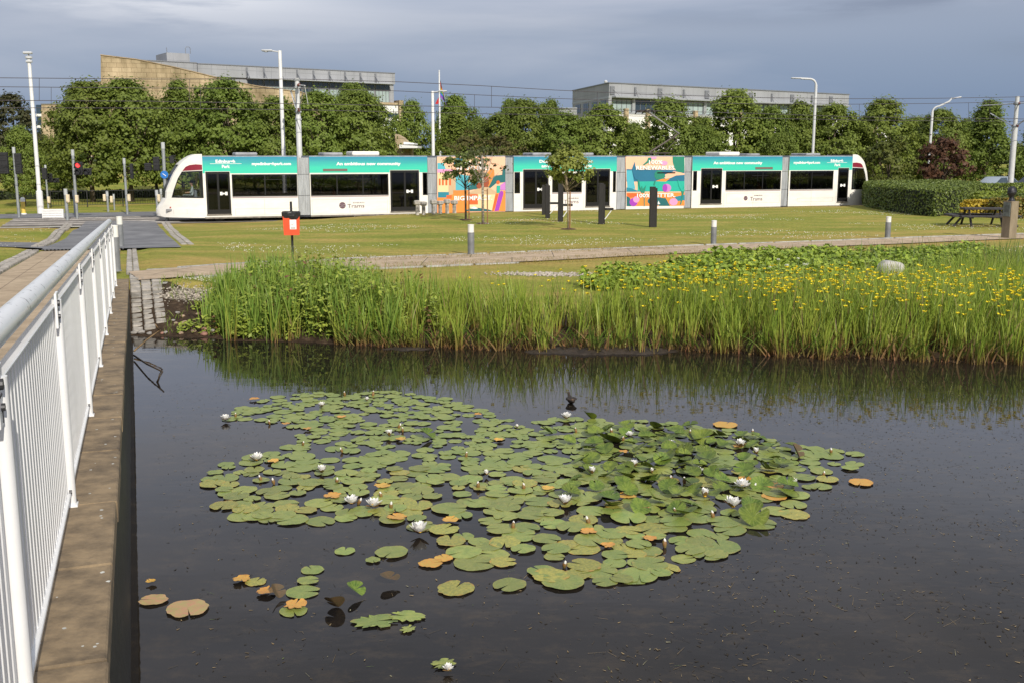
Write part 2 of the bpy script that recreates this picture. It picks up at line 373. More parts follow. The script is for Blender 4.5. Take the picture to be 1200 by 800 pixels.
def ramp(src, stops):
    r = nd('ShaderNodeValToRGB'); e = r.color_ramp.elements; e[0].position, e[0].color = stops[0][0], (*stops[0][1], 1); e[1].position, e[1].color = stops[-1][0], (*stops[-1][1], 1)
    for p, c in stops[1:-1]: q = e.new(p); q.color = (*c, 1)
    L.new(src, r.inputs[0]); return r.outputs[0]
def mixc(f, a, b, bt='MIX'):
    m = nd('ShaderNodeMixRGB', blend_type=bt)
    for i, v in enumerate((f, a, b)):
        if isinstance(v, (int, float)): m.inputs[i].default_value = v
        elif isinstance(v, tuple): m.inputs[i].default_value = (*v, 1)
        else: L.new(v, m.inputs[i])
    return m.outputs[0]
def math_(op, a, b, clamp=False):
    m = nd('ShaderNodeMath', operation=op); m.use_clamp = clamp
    for i, v in enumerate((a, b)):
        if isinstance(v, (int, float)): m.inputs[i].default_value = v
        else: L.new(v, m.inputs[i])
    return m.outputs[0]
at = nd('ShaderNodeAttribute'); at.attribute_name = 'tint'; sp = nd('ShaderNodeSeparateColor'); L.new(at.outputs[0], sp.inputs[0])
grass = ramp(noise(.33, 7, .68, st=(.6, 1.5, 1)), [(.32, (.165, .215, .030)), (.5, (.255, .262, .052)), (.66, (.41, .31, .10))])
grass = mixc(.55, grass, ramp(noise(9, 4, .7, st=(1, .45, 1)), [(.3, (.45, .45, .40)), (.7, (1.35, 1.3, 1.2))]), 'MULTIPLY')
grass = mixc(.75, grass, ramp(noise(45, 3, .7, st=(1, .35, 1)), [(.3, (.6, .6, .55)), (.7, (1.3, 1.3, 1.2))]), 'MULTIPLY')
dryc = ramp(noise(3.0, 5, .7), [(.3, (.36, .21, .075)), (.7, (.50, .31, .12))])
dm = math_('MULTIPLY', sp.outputs[0], ramp(noise(.8, 5), [(.32, (.15, .15, .15)), (.6, (1, 1, 1))]))
c = mixc(math_('MULTIPLY', dm, .95, True), grass, dryc)
mudc = ramp(noise(7, 6, .75), [(.3, (.018, .012, .008)), (.55, (.055, .036, .022)), (.72, (.12, .085, .055))])
mm_ = ramp(math_('ADD', sp.outputs[1], math_('MULTIPLY', math_('SUBTRACT', noise(2.2), .5), .7)), [(.45, (0, 0, 0)), (.55, (1, 1, 1))])
c = mixc(mm_, c, mudc)
vo = nd('ShaderNodeTexVoronoi'); vo.inputs['Scale'].default_value = 22; L.new(co, vo.inputs[0])
gv = ramp(vo.outputs['Distance'], [(.1, (.34, .30, .25)), (.5, (.22, .19, .15)), (.75, (.05, .04, .03))])
c = mixc(ramp(math_('ADD', sp.outputs[2], math_('MULTIPLY', math_('SUBTRACT', noise(4), .5), .5)), [(.42, (0, 0, 0)), (.5, (1, 1, 1))]), c, gv)
L.new(c, P_.inputs['Base Color'])
bn = nd('ShaderNodeBump'); bn.inputs['Strength'].default_value = .7; bn.inputs['Distance'].default_value = .04; L.new(noise(14, 5, .75), bn.inputs['Height']); L.new(bn.outputs[0], P_.inputs['Normal'])
npmesh('ground', V, FQ, gm, colors=cols, smooth=True, kind='structure')

# water: one still sheet inside the pond
wm = bpy.data.materials.new('pond_water'); wm.use_nodes = True; t = wm.node_tree; L = t.links; P_ = t.nodes['Principled BSDF']
P_.inputs['Roughness'].default_value = .025; P_.inputs['IOR'].default_value = 1.333; P_.inputs['Specular IOR Level'].default_value = .5
co = nd('ShaderNodeTexCoord').outputs['Object']
wc = ramp(noise(.5, 5, .6), [(.35, (.009, .0085, .009)), (.7, (.020, .016, .012))])
wc = mixc(ramp(noise(3.0, 8, .8, st=(1, 1.6, 1)), [(.50, (0, 0, 0)), (.70, (.85, .85, .85))]), wc, (.045, .033, .020))
L.new(wc, P_.inputs['Base Color'])
bn = nd('ShaderNodeBump'); bn.inputs['Strength'].default_value = .10; bn.inputs['Distance'].default_value = .02
L.new(math_('ADD', noise(1.4, 3, .5, st=(.7, 1.5, 1)), math_('MULTIPLY', noise(9, 2, .5, st=(.6, 1.6, 1)), .12)), bn.inputs['Height']); L.new(bn.outputs[0], P_.inputs['Normal'])
m = MB(); m.add([(-40, -40, 0), (40, -40, 0), (40, 24, 0), (-2, 24, 0), (-8.5, 21.2, 0), (-14, 19, 0), (-40, 10, 0)], [(0, 1, 2, 3, 4, 5, 6)])
m.build('water', wm, kind='structure')

def strip(name, Lp, Rp, m, off=.02, n=None, thick=0.0, kind='structure', zf=None, mid=3, **tags):
    """ribbon of ground draped between two edge lines"""
    Lp = [Vector(p[:2]) for p in Lp]; Rp = [Vector(p[:2]) for p in Rp]
    def resample(P, k):
        d = [0]
        for a, b in zip(P[:-1], P[1:]): d.append(d[-1] + (b - a).length)
        o = []
        for q in np.linspace(0, d[-1], k):
            i = min(max(np.searchsorted(d, q) - 1, 0), len(P) - 2); o.append(P[i].lerp(P[i + 1], (q - d[i]) / (d[i + 1] - d[i] + 1e-9)))
        return o
    if n is None: n = max(2, int(sum((b - a).length for a, b in zip(Lp[:-1], Lp[1:])) / .6))
    A = resample(Lp, n); B = resample(Rp, n); mb = MB(); vs = []; fs = []
    for a, b in zip(A, B):
        for k in range(mid + 1):
            p = a.lerp(b, k / mid); z = (zf(p.x, p.y) if zf else max(gz(p.x, p.y), -.5)) + off; vs.append((p.x, p.y, z))
    w_ = mid + 1
    for i in range(n - 1):
        for k in range(mid): fs.append((i * w_ + k, i * w_ + k + 1, (i + 1) * w_ + k + 1, (i + 1) * w_ + k))
    if thick:
        o = len(vs); vs += [(x, y, z - thick) for x, y, z in vs]
        for i in range(n - 1):
            fs.append((i * w_, (i + 1) * w_, o + (i + 1) * w_, o + i * w_)); fs.append((i * w_ + mid, o + i * w_ + mid, o + (i + 1) * w_ + mid, (i + 1) * w_ + mid))
        for k in range(mid): fs.append((k, o + k, o + k + 1, k + 1)); q = (n - 1) * w_; fs.append((q + k, q + k + 1, o + q + k + 1, o + q + k))
    mb.add(vs, fs); o = mb.build(name, m, **tags)
    if kind: o['kind'] = kind
    # make sure it faces up
    me = o.data
    if not thick and me.polygons[0].normal.z < 0: me.flip_normals()
    return o
def slabmat(name, c1, c2, sx, sy, joint=(.06, .05, .04), rot=0.0, js=.02, off=.5):
    m = bpy.data.materials.new(name); m.use_nodes = True; tt = m.node_tree; LL = tt.links; b = tt.nodes['Principled BSDF']; b.inputs['Roughness'].default_value = .85; b.inputs['Specular IOR Level'].default_value = .3
    cc = tt.nodes.new('ShaderNodeTexCoord'); mpp = tt.nodes.new('ShaderNodeMapping'); mpp.inputs['Rotation'].default_value = (0, 0, rot); LL.new(cc.outputs['Object'], mpp.inputs[0])
    br = tt.nodes.new('ShaderNodeTexBrick'); br.offset = off; br.inputs['Scale'].default_value = 1; br.inputs['Brick Width'].default_value = sx; br.inputs['Row Height'].default_value = sy
    br.inputs['Mortar Size'].default_value = js; br.inputs['Mortar Smooth'].default_value = .3; br.inputs['Color1'].default_value = (*c1, 1); br.inputs['Color2'].default_value = (*c2, 1); br.inputs['Mortar'].default_value = (*joint, 1)
    LL.new(mpp.outputs[0], br.inputs[0]); nn = tt.nodes.new('ShaderNodeTexNoise'); nn.inputs['Scale'].default_value = 2.2; nn.inputs['Detail'].default_value = 8; nn.inputs['Roughness'].default_value = .75; LL.new(cc.outputs['Object'], nn.inputs[0])
    rp = tt.nodes.new('ShaderNodeValToRGB'); rp.color_ramp.elements[0].position = .3; rp.color_ramp.elements[0].color = (.55, .53, .5, 1); rp.color_ramp.elements[1].position = .7; rp.color_ramp.elements[1].color = (1.15, 1.15, 1.15, 1); LL.new(nn.outputs[0], rp.inputs[0])
    mm = tt.nodes.new('ShaderNodeMixRGB'); mm.blend_type = 'MULTIPLY'; mm.inputs[0].default_value = 1; LL.new(br.outputs[0], mm.inputs[1]); LL.new(rp.outputs[0], mm.inputs[2]); LL.new(mm.outputs[0], b.inputs['Base Color'])
    bb = tt.nodes.new('ShaderNodeBump'); bb.inputs['Strength'].default_value = .5; bb.inputs['Distance'].default_value = .01; LL.new(nn.outputs[0], bb.inputs['Height']); LL.new(bb.outputs[0], b.inputs['Normal'])
    MATS[name] = m; return m
THB = math.atan2(AX.y, AX.x)
deckm = slabmat('deck_slabs', (.46, .36, .245), (.42, .325, .22), 1.9, 1.15, rot=-THB, js=.010, joint=(.16, .12, .08))
pathm = slabmat('lane_slabs', (.50, .385, .265), (.465, .36, .25), 2.4, 3.0, js=.012)
asph = mat('asphalt', (.20, .20, .205), .8, col2=(.11, .11, .118), scale=.9, bump=.3, bscale=40, spec=.4)
asph2 = mat('asphalt_patch', (.036, .036, .040), .7, var=.3, scale=5, bump=.3, bscale=40, spec=.4)
stone = mat('granite_setts', (.40, .37, .33), .85, col2=(.17, .155, .13), scale=3, bump=.5, bscale=30)
kerb = mat('kerb_stone', (.34, .33, .30), .85, var=.35, scale=3, bump=.3, bscale=30)
conc = mat('pale_concrete', (.42, .40, .36), .85, var=.4, scale=2.5, bump=.3, bscale=30)

# footbridge deck, then its coping wall and railing
def deckz(x, y): return dz(AX.x * x + AX.y * y)
strip('bridge_deck', [bp(s, -2.72) for s in (-3, 34.6)], [bp(s, -.47) for s in (-3, 34.6)], deckm, off=-.005, thick=.18, zf=deckz)
strip('asphalt_path', [bp(34.75, -2.72), bp(37, -2.7), at_g(101, 260)], [bp(34.75, 1.33), bp(37, 1.3), at_g(182, 260)], asph, off=.03)
strip('asphalt_branch', [at_g(50, 285.2), at_g(20, 285), at_g(0, 284.5), at_g(-60, 283.5)], [at_g(57, 292.5), at_g(20, 290.8), at_g(0, 290.2), at_g(-60, 289)], asph, off=.026)
strip('lane_path', PT, PB, pathm, off=.03, mid=4)
# darker wet patches on the asphalt
for (a, b, w1, w2) in ((168, 283, 1.6, .35), (118, 276, 1.2, .8), (170, 272, 1.5, .25)):
    pass

def setts(name, path, width, cols_, ln, m, hgt=.03, seed=1, off=.012, jit=.012):
    """row(s) of individual stone setts laid along a line; one paved surface"""
    r = random.Random(seed); mb = MB(); P = [Vector(p[:2]) for p in path]; d = [0]
    for a, b in zip(P[:-1], P[1:]): d.append(d[-1] + (b - a).length)
    for c_ in range(cols_):
        q = r.uniform(0, ln)
        while q < d[-1] - ln * .4:
            L_ = ln * r.uniform(.75, 1.15); i = min(max(np.searchsorted(d, q + L_ / 2) - 1, 0), len(P) - 2)
            a, b = P[i], P[i + 1]; dr = (b - a).normalized(); nr = Vector((dr.y, -dr.x)); p = a + dr * (q + L_ / 2 - d[i]) + nr * ((c_ + .5) / cols_ - .5) * width
            ang = math.atan2(dr.y, dr.x) + r.uniform(-.04, .04)
            z1 = gz(*(p - dr * L_ / 2)); z2 = gz(*(p + dr * L_ / 2)); pit = math.atan2(z2 - z1, L_)
            M = Matrix.Rotation(ang, 3, 'Z') @ Matrix.Rotation(-pit, 3, 'Y')
            mb.bbox((p.x, p.y, (z1 + z2) / 2 + off + r.uniform(-jit, jit)), (L_ * .78 if 'cobbled' in name else L_ * .94, width / cols_ * r.uniform(.88, .96), .10), b=.018, M=M)
            q += L_
    return mb.build(name, m, kind='structure')
setts('cobbled_margin', [bp(18.75, .14), bp(21.0, .13), bp(23.3, .11)], .58, 3, .25, stone, seed=3, off=-.03, jit=.008)
setts('cobbled_margin', [bp(23.4, -.10), bp(34.6, -.14)], .28, 2, .25, stone, seed=13, off=-.036, jit=.005)
setts('cobbled_edging', [bp(s, -2.98) for s in (10, 20, 30, 35)], .40, 2, .25, stone, seed=4, off=-.025, jit=.006)
setts('cobbled_edging', [bp(36.8, -3.0), bp(42, -3.05), bp(50, -3.05), bp(57, -3.1)], .42, 2, .3, stone, seed=5, off=.0, jit=.006)
setts('cobbled_edging', [bp(36.6, 1.62), bp(42, 1.55), bp(50, 1.5), bp(57, 1.45)], .42, 2, .3, stone, seed=6, off=-.025, jit=.006)
KT = [(p[0], p[1] - .6) for p in PATH_TOP]; KB = [(p[0], p[1] + .5) for p in PATH_BOT[:7]]
setts('path_kerb', [at_g(*p) for p in KT], .11, 1, 1.4, kerb, seed=7, off=-.005, jit=.006)
setts('path_kerb', [at_g(*p) for p in KB], .11, 1, 1.4, kerb, seed=8, off=-.01, jit=.006)

# road, tramway and pavement beyond the path, all running parallel to the tram
def tp(u, v): p = TA + TD * u - TN * v; return Vector((p.x, p.y, -.35))      # u along the tram, v away from the camera
flat = lambda x, y: -.35
strip('paved_crossing', [tp(-9.5, -2.2), tp(-3.2, -2.2)], [tp(-9.5, -1.1), tp(-3.2, -1.1)], conc, off=.020, zf=lambda x, y: max(gz(x, y), -.35), mid=2)
strip('tramway', [tp(-7.5, -.6), tp(90, -.6)], [tp(-7.5, 6.6), tp(90, 6.6)], mat('track_bed', (.17, .15, .13), .9, var=.4, scale=1.2, bump=.5, bscale=20), off=.015, zf=flat, mid=2)
strip('road', [tp(-90, 6.8), tp(90, 6.8)], [tp(-90, 11.5), tp(90, 11.5)], asph, off=.02, zf=flat, mid=2)
strip('pavement', [tp(4, 11.6), tp(90, 11.6)], [tp(4, 13.2), tp(90, 13.2)], conc, off=.10, thick=.1, zf=flat, mid=2)
railm = mat('rail_steel', (.30, .28, .26), .35, metal=.9, var=.3, scale=2)
for v in (.6, 2.035, 4.2, 5.635):
    mb = MB(); a = tp(-7.5, v); b = tp(90, v); mb.tube([a + Vector((0, 0, .02)), b + Vector((0, 0, .02))], .035, 6); mb.build('tram_rail', railm, kind='structure')
# far lawn bank and low hills closing the view
# ================================================================== FOOTBRIDGE WALL AND RAILING
wallm = mat('weathered_stone', (.275, .200, .115), .8, col2=(.080, .058, .036), scale=5.5, bump=.25, bscale=30, detail=9, lo=.3, hi=.62)
lich = mat('lichen', (.50, .50, .46), .9, var=.3, scale=20)
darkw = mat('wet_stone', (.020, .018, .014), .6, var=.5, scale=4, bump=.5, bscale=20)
bw = thing('bridge_wall', 'brown weathered stone coping wall at the pond edge below the white railing', 'wall', bp(0, -.25, 1.3))
iv = Vector(bw.location)
def fl(p): return Vector(p) - iv
ang = math.atan(.037)
MBR = Matrix.Rotation(math.atan2(AX.y, AX.x), 3, 'Z') @ Matrix.Rotation(ang, 3, 'Y')   # x along the falling bridge axis
s = -2.0; r = random.Random(5)
while s < 21.6:
    L_ = min(r.choice((.95, 1.05, 1.2, 1.0)), 21.6 - s)
    if L_ < .2: break
    mb = MB(); c_ = bp(s + L_ / 2, -.373 + r.uniform(-.004, .004), dz(s + L_ / 2) - .06 + r.uniform(-.004, .004)); mb.bbox(fl(c_), (L_ - .012, .40, .12), b=.008, M=MBR)
    mb.mi = 1
    for _ in range(r.randint(3, 12)):
        u = r.uniform(-.45, .45) * L_; v = r.uniform(-.19, .18); q = fl(c_) + MBR @ Vector((u, v, .0605)); rr = r.uniform(.004, .014)
        n = 7; mb.add([q + MBR @ Vector((rr * math.cos(k * 2 * math.pi / n) * r.uniform(.6, 1.4), rr * math.sin(k * 2 * math.pi / n) * r.uniform(.7, 1), .0)) for k in range(n)], [tuple(range(n))])
    mb.build('coping_stone', [wallm, lich], bw); s += L_
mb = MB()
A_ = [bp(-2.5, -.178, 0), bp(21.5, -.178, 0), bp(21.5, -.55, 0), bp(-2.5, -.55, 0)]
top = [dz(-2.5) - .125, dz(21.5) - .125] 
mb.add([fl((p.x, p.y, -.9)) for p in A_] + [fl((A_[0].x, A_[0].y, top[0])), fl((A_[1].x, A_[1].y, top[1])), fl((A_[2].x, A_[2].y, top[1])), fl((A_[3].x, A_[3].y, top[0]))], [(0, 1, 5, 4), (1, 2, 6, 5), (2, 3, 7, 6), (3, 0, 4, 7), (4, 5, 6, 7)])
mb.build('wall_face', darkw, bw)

wp = mat('white_gloss_paint', (.80, .80, .80), .35, col2=(.70, .70, .695), scale=1.5, bump=.06, bscale=12, detail=8)
galv = mat('scuffed_handrail_paint', (.70, .71, .72), .3, col2=(.16, .16, .17), scale=16, bump=.04, bscale=14, detail=10, lo=.375, hi=.395)
boltm = mat('dark_bolt', (.06, .06, .065), .5, metal=.6)
rl = thing('railing', 'white painted metal railing with tubular handrail along the footbridge', 'railing', bp(0, -.45, 1.45))
iv = Vector(rl.location)
RZ = lambda s, h: dz(s) + h
mb = MB(); mb.tube([fl(bp(s, -.447, RZ(s, 1.128))) for s in (-1.5, 3, 8, 14, 20.75, 20.86)], [.046] * 5 + [.03], 20); o = mb.build('handrail', galv, rl, smooth=True); smooth_angle(o, 50)
PS = [.83 + 2.38 * k for k in range(9)]
mb = MB(); mb.bbox(fl(bp(9.8, -.412, RZ(9.8, 1.035))), (21.7, .045, .012), b=.003, M=MBR); mb.build('panel_rail', wp, rl)
mb = MB(); mb.bbox(fl(bp(9.8, -.400, RZ(9.8, .075))), (21.7, .035, .02), b=.003, M=MBR); mb.build('bottom_rail', wp, rl)
MV = Matrix.Rotation(math.atan2(AX.y, AX.x), 3, 'Z')
for s in PS:
    mb = MB(); c_ = fl(bp(s, -.425, RZ(s, .53)))
    mb.tube([fl(bp(s, -.388, RZ(s, 0.0))), fl(bp(s, -.388, RZ(s, 1.06)))], .027, 12, flat=.9); po = mb.build('post', wp, rl); smooth_angle(po, 40)
    mb = MB(); mb.bbox(fl(bp(s - .05, -.384, RZ(s, 1.015))), (.12, .012, .17), b=.002, M=MV); mb.mi = 1
    for h, q_ in ((1.05, .016), (.985, .011)): mb.tube([fl(bp(s - .065, -.380, RZ(s, h))), fl(bp(s - .065, -.368, RZ(s, h)))], q_, 10)
    mb.bbox(fl(bp(s - .065, -.377, RZ(s, 1.018))), (.05, .003, .008), b=.001, M=MV); mb.bbox(fl(bp(s - .05, -.377, RZ(s, .962))), (.008, .003, .05), b=.001, M=MV)
    mb.build('bracket', [wp, boltm], rl)
    mb = MB(); mb.bbox(fl(bp(s, -.392, RZ(s, .008))), (.08, .07, .012), b=.003, M=MV); mb.build('base_plate', wp, rl)
    mb = MB(); mb.tube([fl(bp(s + .03, -.368, RZ(s, .012))), fl(bp(s + .03, -.368, RZ(s, .026)))], .008, 6); mb.build('bolt', boltm, rl); mb = MB(); mb.tube([fl(bp(s - .05, -.392, RZ(s, .09))), fl(bp(s - .05, -.378, RZ(s, .09)))], .011, 8); mb.build('bolt', boltm, rl)
for a in [-1.55] + PS[:-1]:
    mb = MB(); n = 25
    for k in range(1, n):
        s = a + 2.38 * k / n; mb.bbox(fl(bp(s, -.412, RZ(s, .555))), (.050, .030, .95), b=.003, M=MV)
    mb.build('baluster_panel', wp, rl)

# drain channel across the end of the deck
mb = MB(); gr = mat('drain_iron', (.10, .10, .105), .6, metal=.5, var=.3)
for k in range(22):
    q = bp(34.67, -2.6 + k * .105); mb.box((q.x, q.y, gz(q.x, q.y) + .02), (.05, .10, .03), rz=math.atan2(NX.y, NX.x))
tag(mb.build('drain_grating', gr), 'dark iron drain grating across the path where brown slabs meet asphalt', 'drain')

# broken plant stalks leaning from the wall into the water
stalk = mat('dry_stalk', (.20, .13, .06), .7, var=.6, scale=10)
def st3(px, py, z): return at_z(px, py, z)
mb = MB(); mb.tube([at_z(157, 411, .06), at_z(172, 398, .18), at_z(187, 387.5, .30), at_z(188, 387, .31)], [.014, .012, .010, .007], 6); mb.tube([at_z(187, 387.5, .30), at_z(182, 380, .42)], [.010, .006], 6)
tag(mb.build('broken_reed_stem', stalk, smooth=True), 'bent tan stem rising from the wall foot towards the cobbles', 'stem')
mb = MB(); mb.tube([at_z(157, 416, .05), at_z(172, 426, .10), at_z(190.5, 435, .14)], [.015, .013, .010], 6); mb.tube([at_z(190.5, 435, .14), at_z(187, 441, .08), at_z(184, 448, -.01)], [.011, .010, .016], 6)
tag(mb.build('broken_reed_stem', mat('wet_stalk', (.05, .035, .02), .5, var=.5, scale=10), smooth=True), 'dark bent stem with crooked tip reaching out over open water', 'stem')

# ================================================================== BOLLARDS, BIN, SCULPTURES, TABLE
grey = mat('grey_bollard_metal', (.22, .23, .24), .5, metal=.3, var=.25, scale=4)
cream = mat('cream_lens', (.72, .71, .66), .4, var=.08, scale=5)
def bollard(label, loc, h=.86, r=.085, group='grey lit bollards beside the paths'):
    t_ = thing('bollard', label, 'bollard', loc, 0, group)
    mb = MB(); mb.lathe([(r * 1.25, 0), (r * 1.25, .02), (r, .03), (r, h * .74), (r * .9, h * .745)], 18); smooth_angle(mb.build('post', grey, t_))
    mb = MB(); mb.lathe([(r * .92, h * .745), (r * .92, h * .97), (r * .97, h * .97), (r * .97, h), (r * .2, h + .008)], 18); smooth_angle(mb.build('lens', cream, t_)); return t_
def atY(px, py, Y):
    q = at_y(px, py, Y); return Vector((q.x, Y, gz(q.x, Y)))
bollard('grey bollard with cream top on the lawn kerb below the bird-cherry saplings', at_g(552, 299), .90, .10)
bollard('grey bollard with cream top at the path kerb, right of the tall black timbers', at_g(836, 287.5), .82, .095)
bollard('grey bollard with white top in front of the large clipped hedge', at_g(1040, 279.3), .78, .10)
bollard('grey bollard just beyond the railing end, taller of the two by the asphalt', at_g(141.8, 290), .98, .10)
bollard('grey bollard half hidden by the railing end, standing on the cobbles', at_g(137.5, 318), .98, .075)
bollard('white capped bollard far behind the clipped hedge top', tp(52, 14), 1.3, .12)
bollard('grey bollard at the photo edge behind the bust pillar', Vector((20.0, 39.4, gz(20.0, 39.4))), 1.05, .13)

redm = mat('red_bin_paint', (.74, .075, .02), .45, var=.12, scale=3); blk = mat('black_plastic', (.015, .015, .016), .35, var=.4, scale=9, bump=.5, bscale=14); whitep = mat('white_label', (.80, .79, .76), .5)
q = atY(344, 330, 28.0); bz = q.z
bn_ = thing('dog_waste_bin', 'red dog waste bin on a black post with black bin bag folded over the top', 'bin', q, R(10))
mb = MB(); mb.tube([(0, .15, -.05), (0, .15, 1.80 - bz)], .032, 10); mb.build('post', mat('black_paint', (.012, .012, .013), .5), bn_)
mb = MB(); H0, H1 = .93 - bz, 1.50 - bz
mb.slab([(-.20, H0), (.20, H0), (.22, H1), (-.22, H1)], [], lambda a, b, t_: (a, t_, b), -.14, .13); o = mb.build('bin_body', redm, bn_)
mb = MB(); prof = []
for z_, k in ((H1 - .13, 1.0), (H1 - .06, 1.06), (H1 + .02, 1.10), (H1 + .05, 1.0), (H1 + .03, .8)):
    prof.append((z_, k))
rr_ = random.Random(3); vs = []; n = 28
for z_, k in prof:
    for i in range(n):
        a = 2 * math.pi * i / n; cx = max(-1, min(1, 1.35 * math.cos(a))) * .222 * k; cy = max(-1, min(1, 1.35 * math.sin(a))) * .147 * k
        vs.append((cx + rr_.uniform(-.008, .008), cy + rr_.uniform(-.008, .008), z_ + (rr_.uniform(-.03, .02) if z_ == prof[0][0] else rr_.uniform(-.008, .008)) + (.05 * -cx if z_ == prof[0][0] else 0)))
fs = [(i + n * j, (i + 1) % n + n * j, (i + 1) % n + n * (j + 1), i + n * (j + 1)) for j in range(len(prof) - 1) for i in range(n)] + [tuple(range(4 * n, 5 * n))]
mb.add(vs, fs); mb.build('bin_bag', blk, bn_)
mb = MB(); mb.box((.045, -.143, .28 + H0), (.17, .004, .25)); lb = mb.build('sticker', whitep, bn_)
mb = MB(); mb.tube([(-.02, -.147, .27 + H0), (.02, -.147, .29 + H0), (.045, -.147, .285 + H0)], .010, 5, flat=.2); mb.tube([(.05, -.147, .285 + H0), (.075, -.147, .325 + H0)], .009, 5, flat=.2); mb.tube([(-.02, -.147, .27 + H0), (-.03, -.147, .235 + H0)], .006, 5, flat=.2); mb.tube([(.03, -.147, .28 + H0), (.04, -.147, .235 + H0)], .006, 5, flat=.2)
for k in range(2): mb.box((.045, -.1465, .20 + H0 - k * .022), (.12, .002, .008))
mb.build('dog_pictogram', blk, lb)

blackw = mat('black_stained_timber', (.020, .018, .016), .7, col2=(.008, .007, .007), scale=6, stretch=(8, 8, .6), bump=.4, bscale=20)
def slabpost(label, base, hgt, wd=.26, arm=None, lean=0, rz=0):
    t_ = thing('timber_sculpture', label, 'sculpture', base, rz, 'black timber sculptures on the lawn')
    mb = MB(); mb.bbox((-.02, 0, hgt / 2 - .05), (wd * .62, .22, hgt + .1), b=.012, M=Matrix.Rotation(R(lean), 3, 'Y')); mb.bbox((wd * .30, .05, hgt / 2 - .07), (wd * .35, .18, hgt + .02), b=.012, M=Matrix.Rotation(R(lean), 3, 'Y')); mb.build('upright', blackw, t_)
    if arm:
        az, al = arm
        mb = MB(); mb.bbox((wd * .5 + al / 2, 0, az), (al, .20, .10), b=.01); mb.build('seat_bracket', blackw, t_)
        mb = MB(); mb.tube([(wd * .5 + al * .75, -.06, az - .05), (wd * .45, -.06, .22)], .022, 8); mb.build('strut', wp, t_)
    return t_
def pxh(px, yb, yt):
    g_ = at_g(px, yb); return g_, at_y(px, yt, g_.y).z - g_.z
b_, h_ = pxh(637, 252, 217); slabpost('black timber upright at the back left of the sculpture cluster', b_, h_, .22)
b_, h_ = pxh(641.5, 256, 216); slabpost('black timber upright with white strutted bracket, second from left', b_, h_, .26, (.72, .55))
b_, h_ = pxh(656.5, 260, 211); slabpost('black timber upright partly behind the leafy staked sapling', b_, h_, .28, (.75, .42))
b_, h_ = pxh(704.5, 263, 215); slabpost('black timber upright with white strut standing before the tram double door', b_, h_, .34, (.66, .36))
b_, h_ = pxh(764.5, 266.5, 219); slabpost('lone black timber upright without bracket, rightmost, before the flower artwork', b_, h_, .38)

# T-shaped weathered concrete stools beside the tram
stool_m = mat('stool_stone', (.42, .39, .35), .9, var=.45, scale=4, bump=.5, bscale=20)
first = None
for k, (px, yb) in enumerate([(489, 251.5), (496.5, 251.3), (508, 250.5), (516, 250), (524, 249.7), (532.5, 249.3), (597.5, 247.5), (605, 247)]):
    g_ = at_g(px, yb + .8)
    if first is None:
        first = thing('stone_stool', 't', 'stool', g_, R(20)); mb = MB(); mb.bbox((0, 0, .24), (.16, .2, .56), b=.02); mb.build('pedestal', stool_m, first)
        mb = MB(); mb.bbox((0, 0, .60), (.34, .34, .22), b=.05); mb.build('seat_block', stool_m, first); o = first
    else: o = copy_tree(first)
    place(o, g_, R(20 + 7 * k), (.9, .9, .95 if k % 2 else 1.05))
    o['label'] = ('grey T-shaped stone stool in the row of six below the peach tram panel' if k < 6 else ('pale T-shaped stone stool, left of the pair at the tram gangway' if k == 6 else 'short grey stone stool, right of the pair at the tram gangway'))
    o['group'] = 'T-shaped stone stools on the lawn'

# picnic table
blt = mat('dark_bench_timber', (.030, .026, .028), .7, var=.5, scale=5, bump=.4, bscale=20)
pq = at_g(1150, 265); pt_ = thing('picnic_table', 'black timber picnic table with benches around it beside the clipped hedge', 'picnic table', pq, R(-8))
mb = MB()
for k in range(5): mb.bbox((0, -.36 + .18 * k, .74), (1.66, .172, .07), b=.006)
mb.build('tabletop', blt, pt_)
for sy in (-1, 1):
    mb = MB()
    for k in range(2): mb.bbox((0, sy * (.78 + .15 * k), .45), (2.2, .16, .08), b=.006)
    mb.build('bench', blt, pt_)
for sx in (-1, 1):
    mb = MB()
    for k in range(2): mb.bbox((sx * (1.16 + .15 * k), 0, .45), (.16, 1.5, .08), b=.006, rz=0)
    mb.build('end_bench', blt, pt_)
    for sy in (-1, 1):
        mb = MB(); mb.tube([(sx * .62, sy * .25, .72), (sx * .62, sy * .80, 0.0)], .05, 4); mb.build('leg', blt, pt_)
        mb = MB(); mb.tube([(sx * .95, sy * .5, .43), (sx * 1.30, sy * .58, .0)], .05, 4); mb.build('leg', blt, pt_)
    mb = MB(); mb.bbox((sx * .62, 0, .40), (.05, 1.9, .09), b=.006); mb.build('cross_beam', blt, pt_)

# bust on a square pillar
bq = Vector((18.05, 38.3, gz(18.05, 38.3))); bu = thing('bust_pillar', 'dark metal bust head on a square stone pillar with grey plaque', 'sculpture', bq, R(-66))
pst = mat('pillar_stone', (.27, .22, .15), .85, col2=(.17, .135, .09), scale=2.5, bump=.4, bscale=20, stretch=(1, 1, .4)); HP = at_y(1190, 236, 38.3).z - bq.z
mb = MB(); mb.bbox((0, 0, HP / 2), (.37, .37, HP), b=.01); mb.build('pillar', pst, bu)
mb = MB(); mb.bbox((-.0, -.198, HP - .30), (.31, .025, .50), b=.006); plq = mb.build('plaque', mat('plaque_metal', (.16, .18, .18), .5, metal=.4, var=.3, scale=8), bu)
mb = MB(); 
for k in range(6): mb.box((0, -.212, HP - .15 - k * .045), (.22, .002, .012))
mb.build('engraved_lines', boltm, plq)
bz_ = mat('dark_bronze', (.035, .034, .040), .45, metal=.6, var=.5, scale=10, bump=.6, bscale=20)
import bmesh
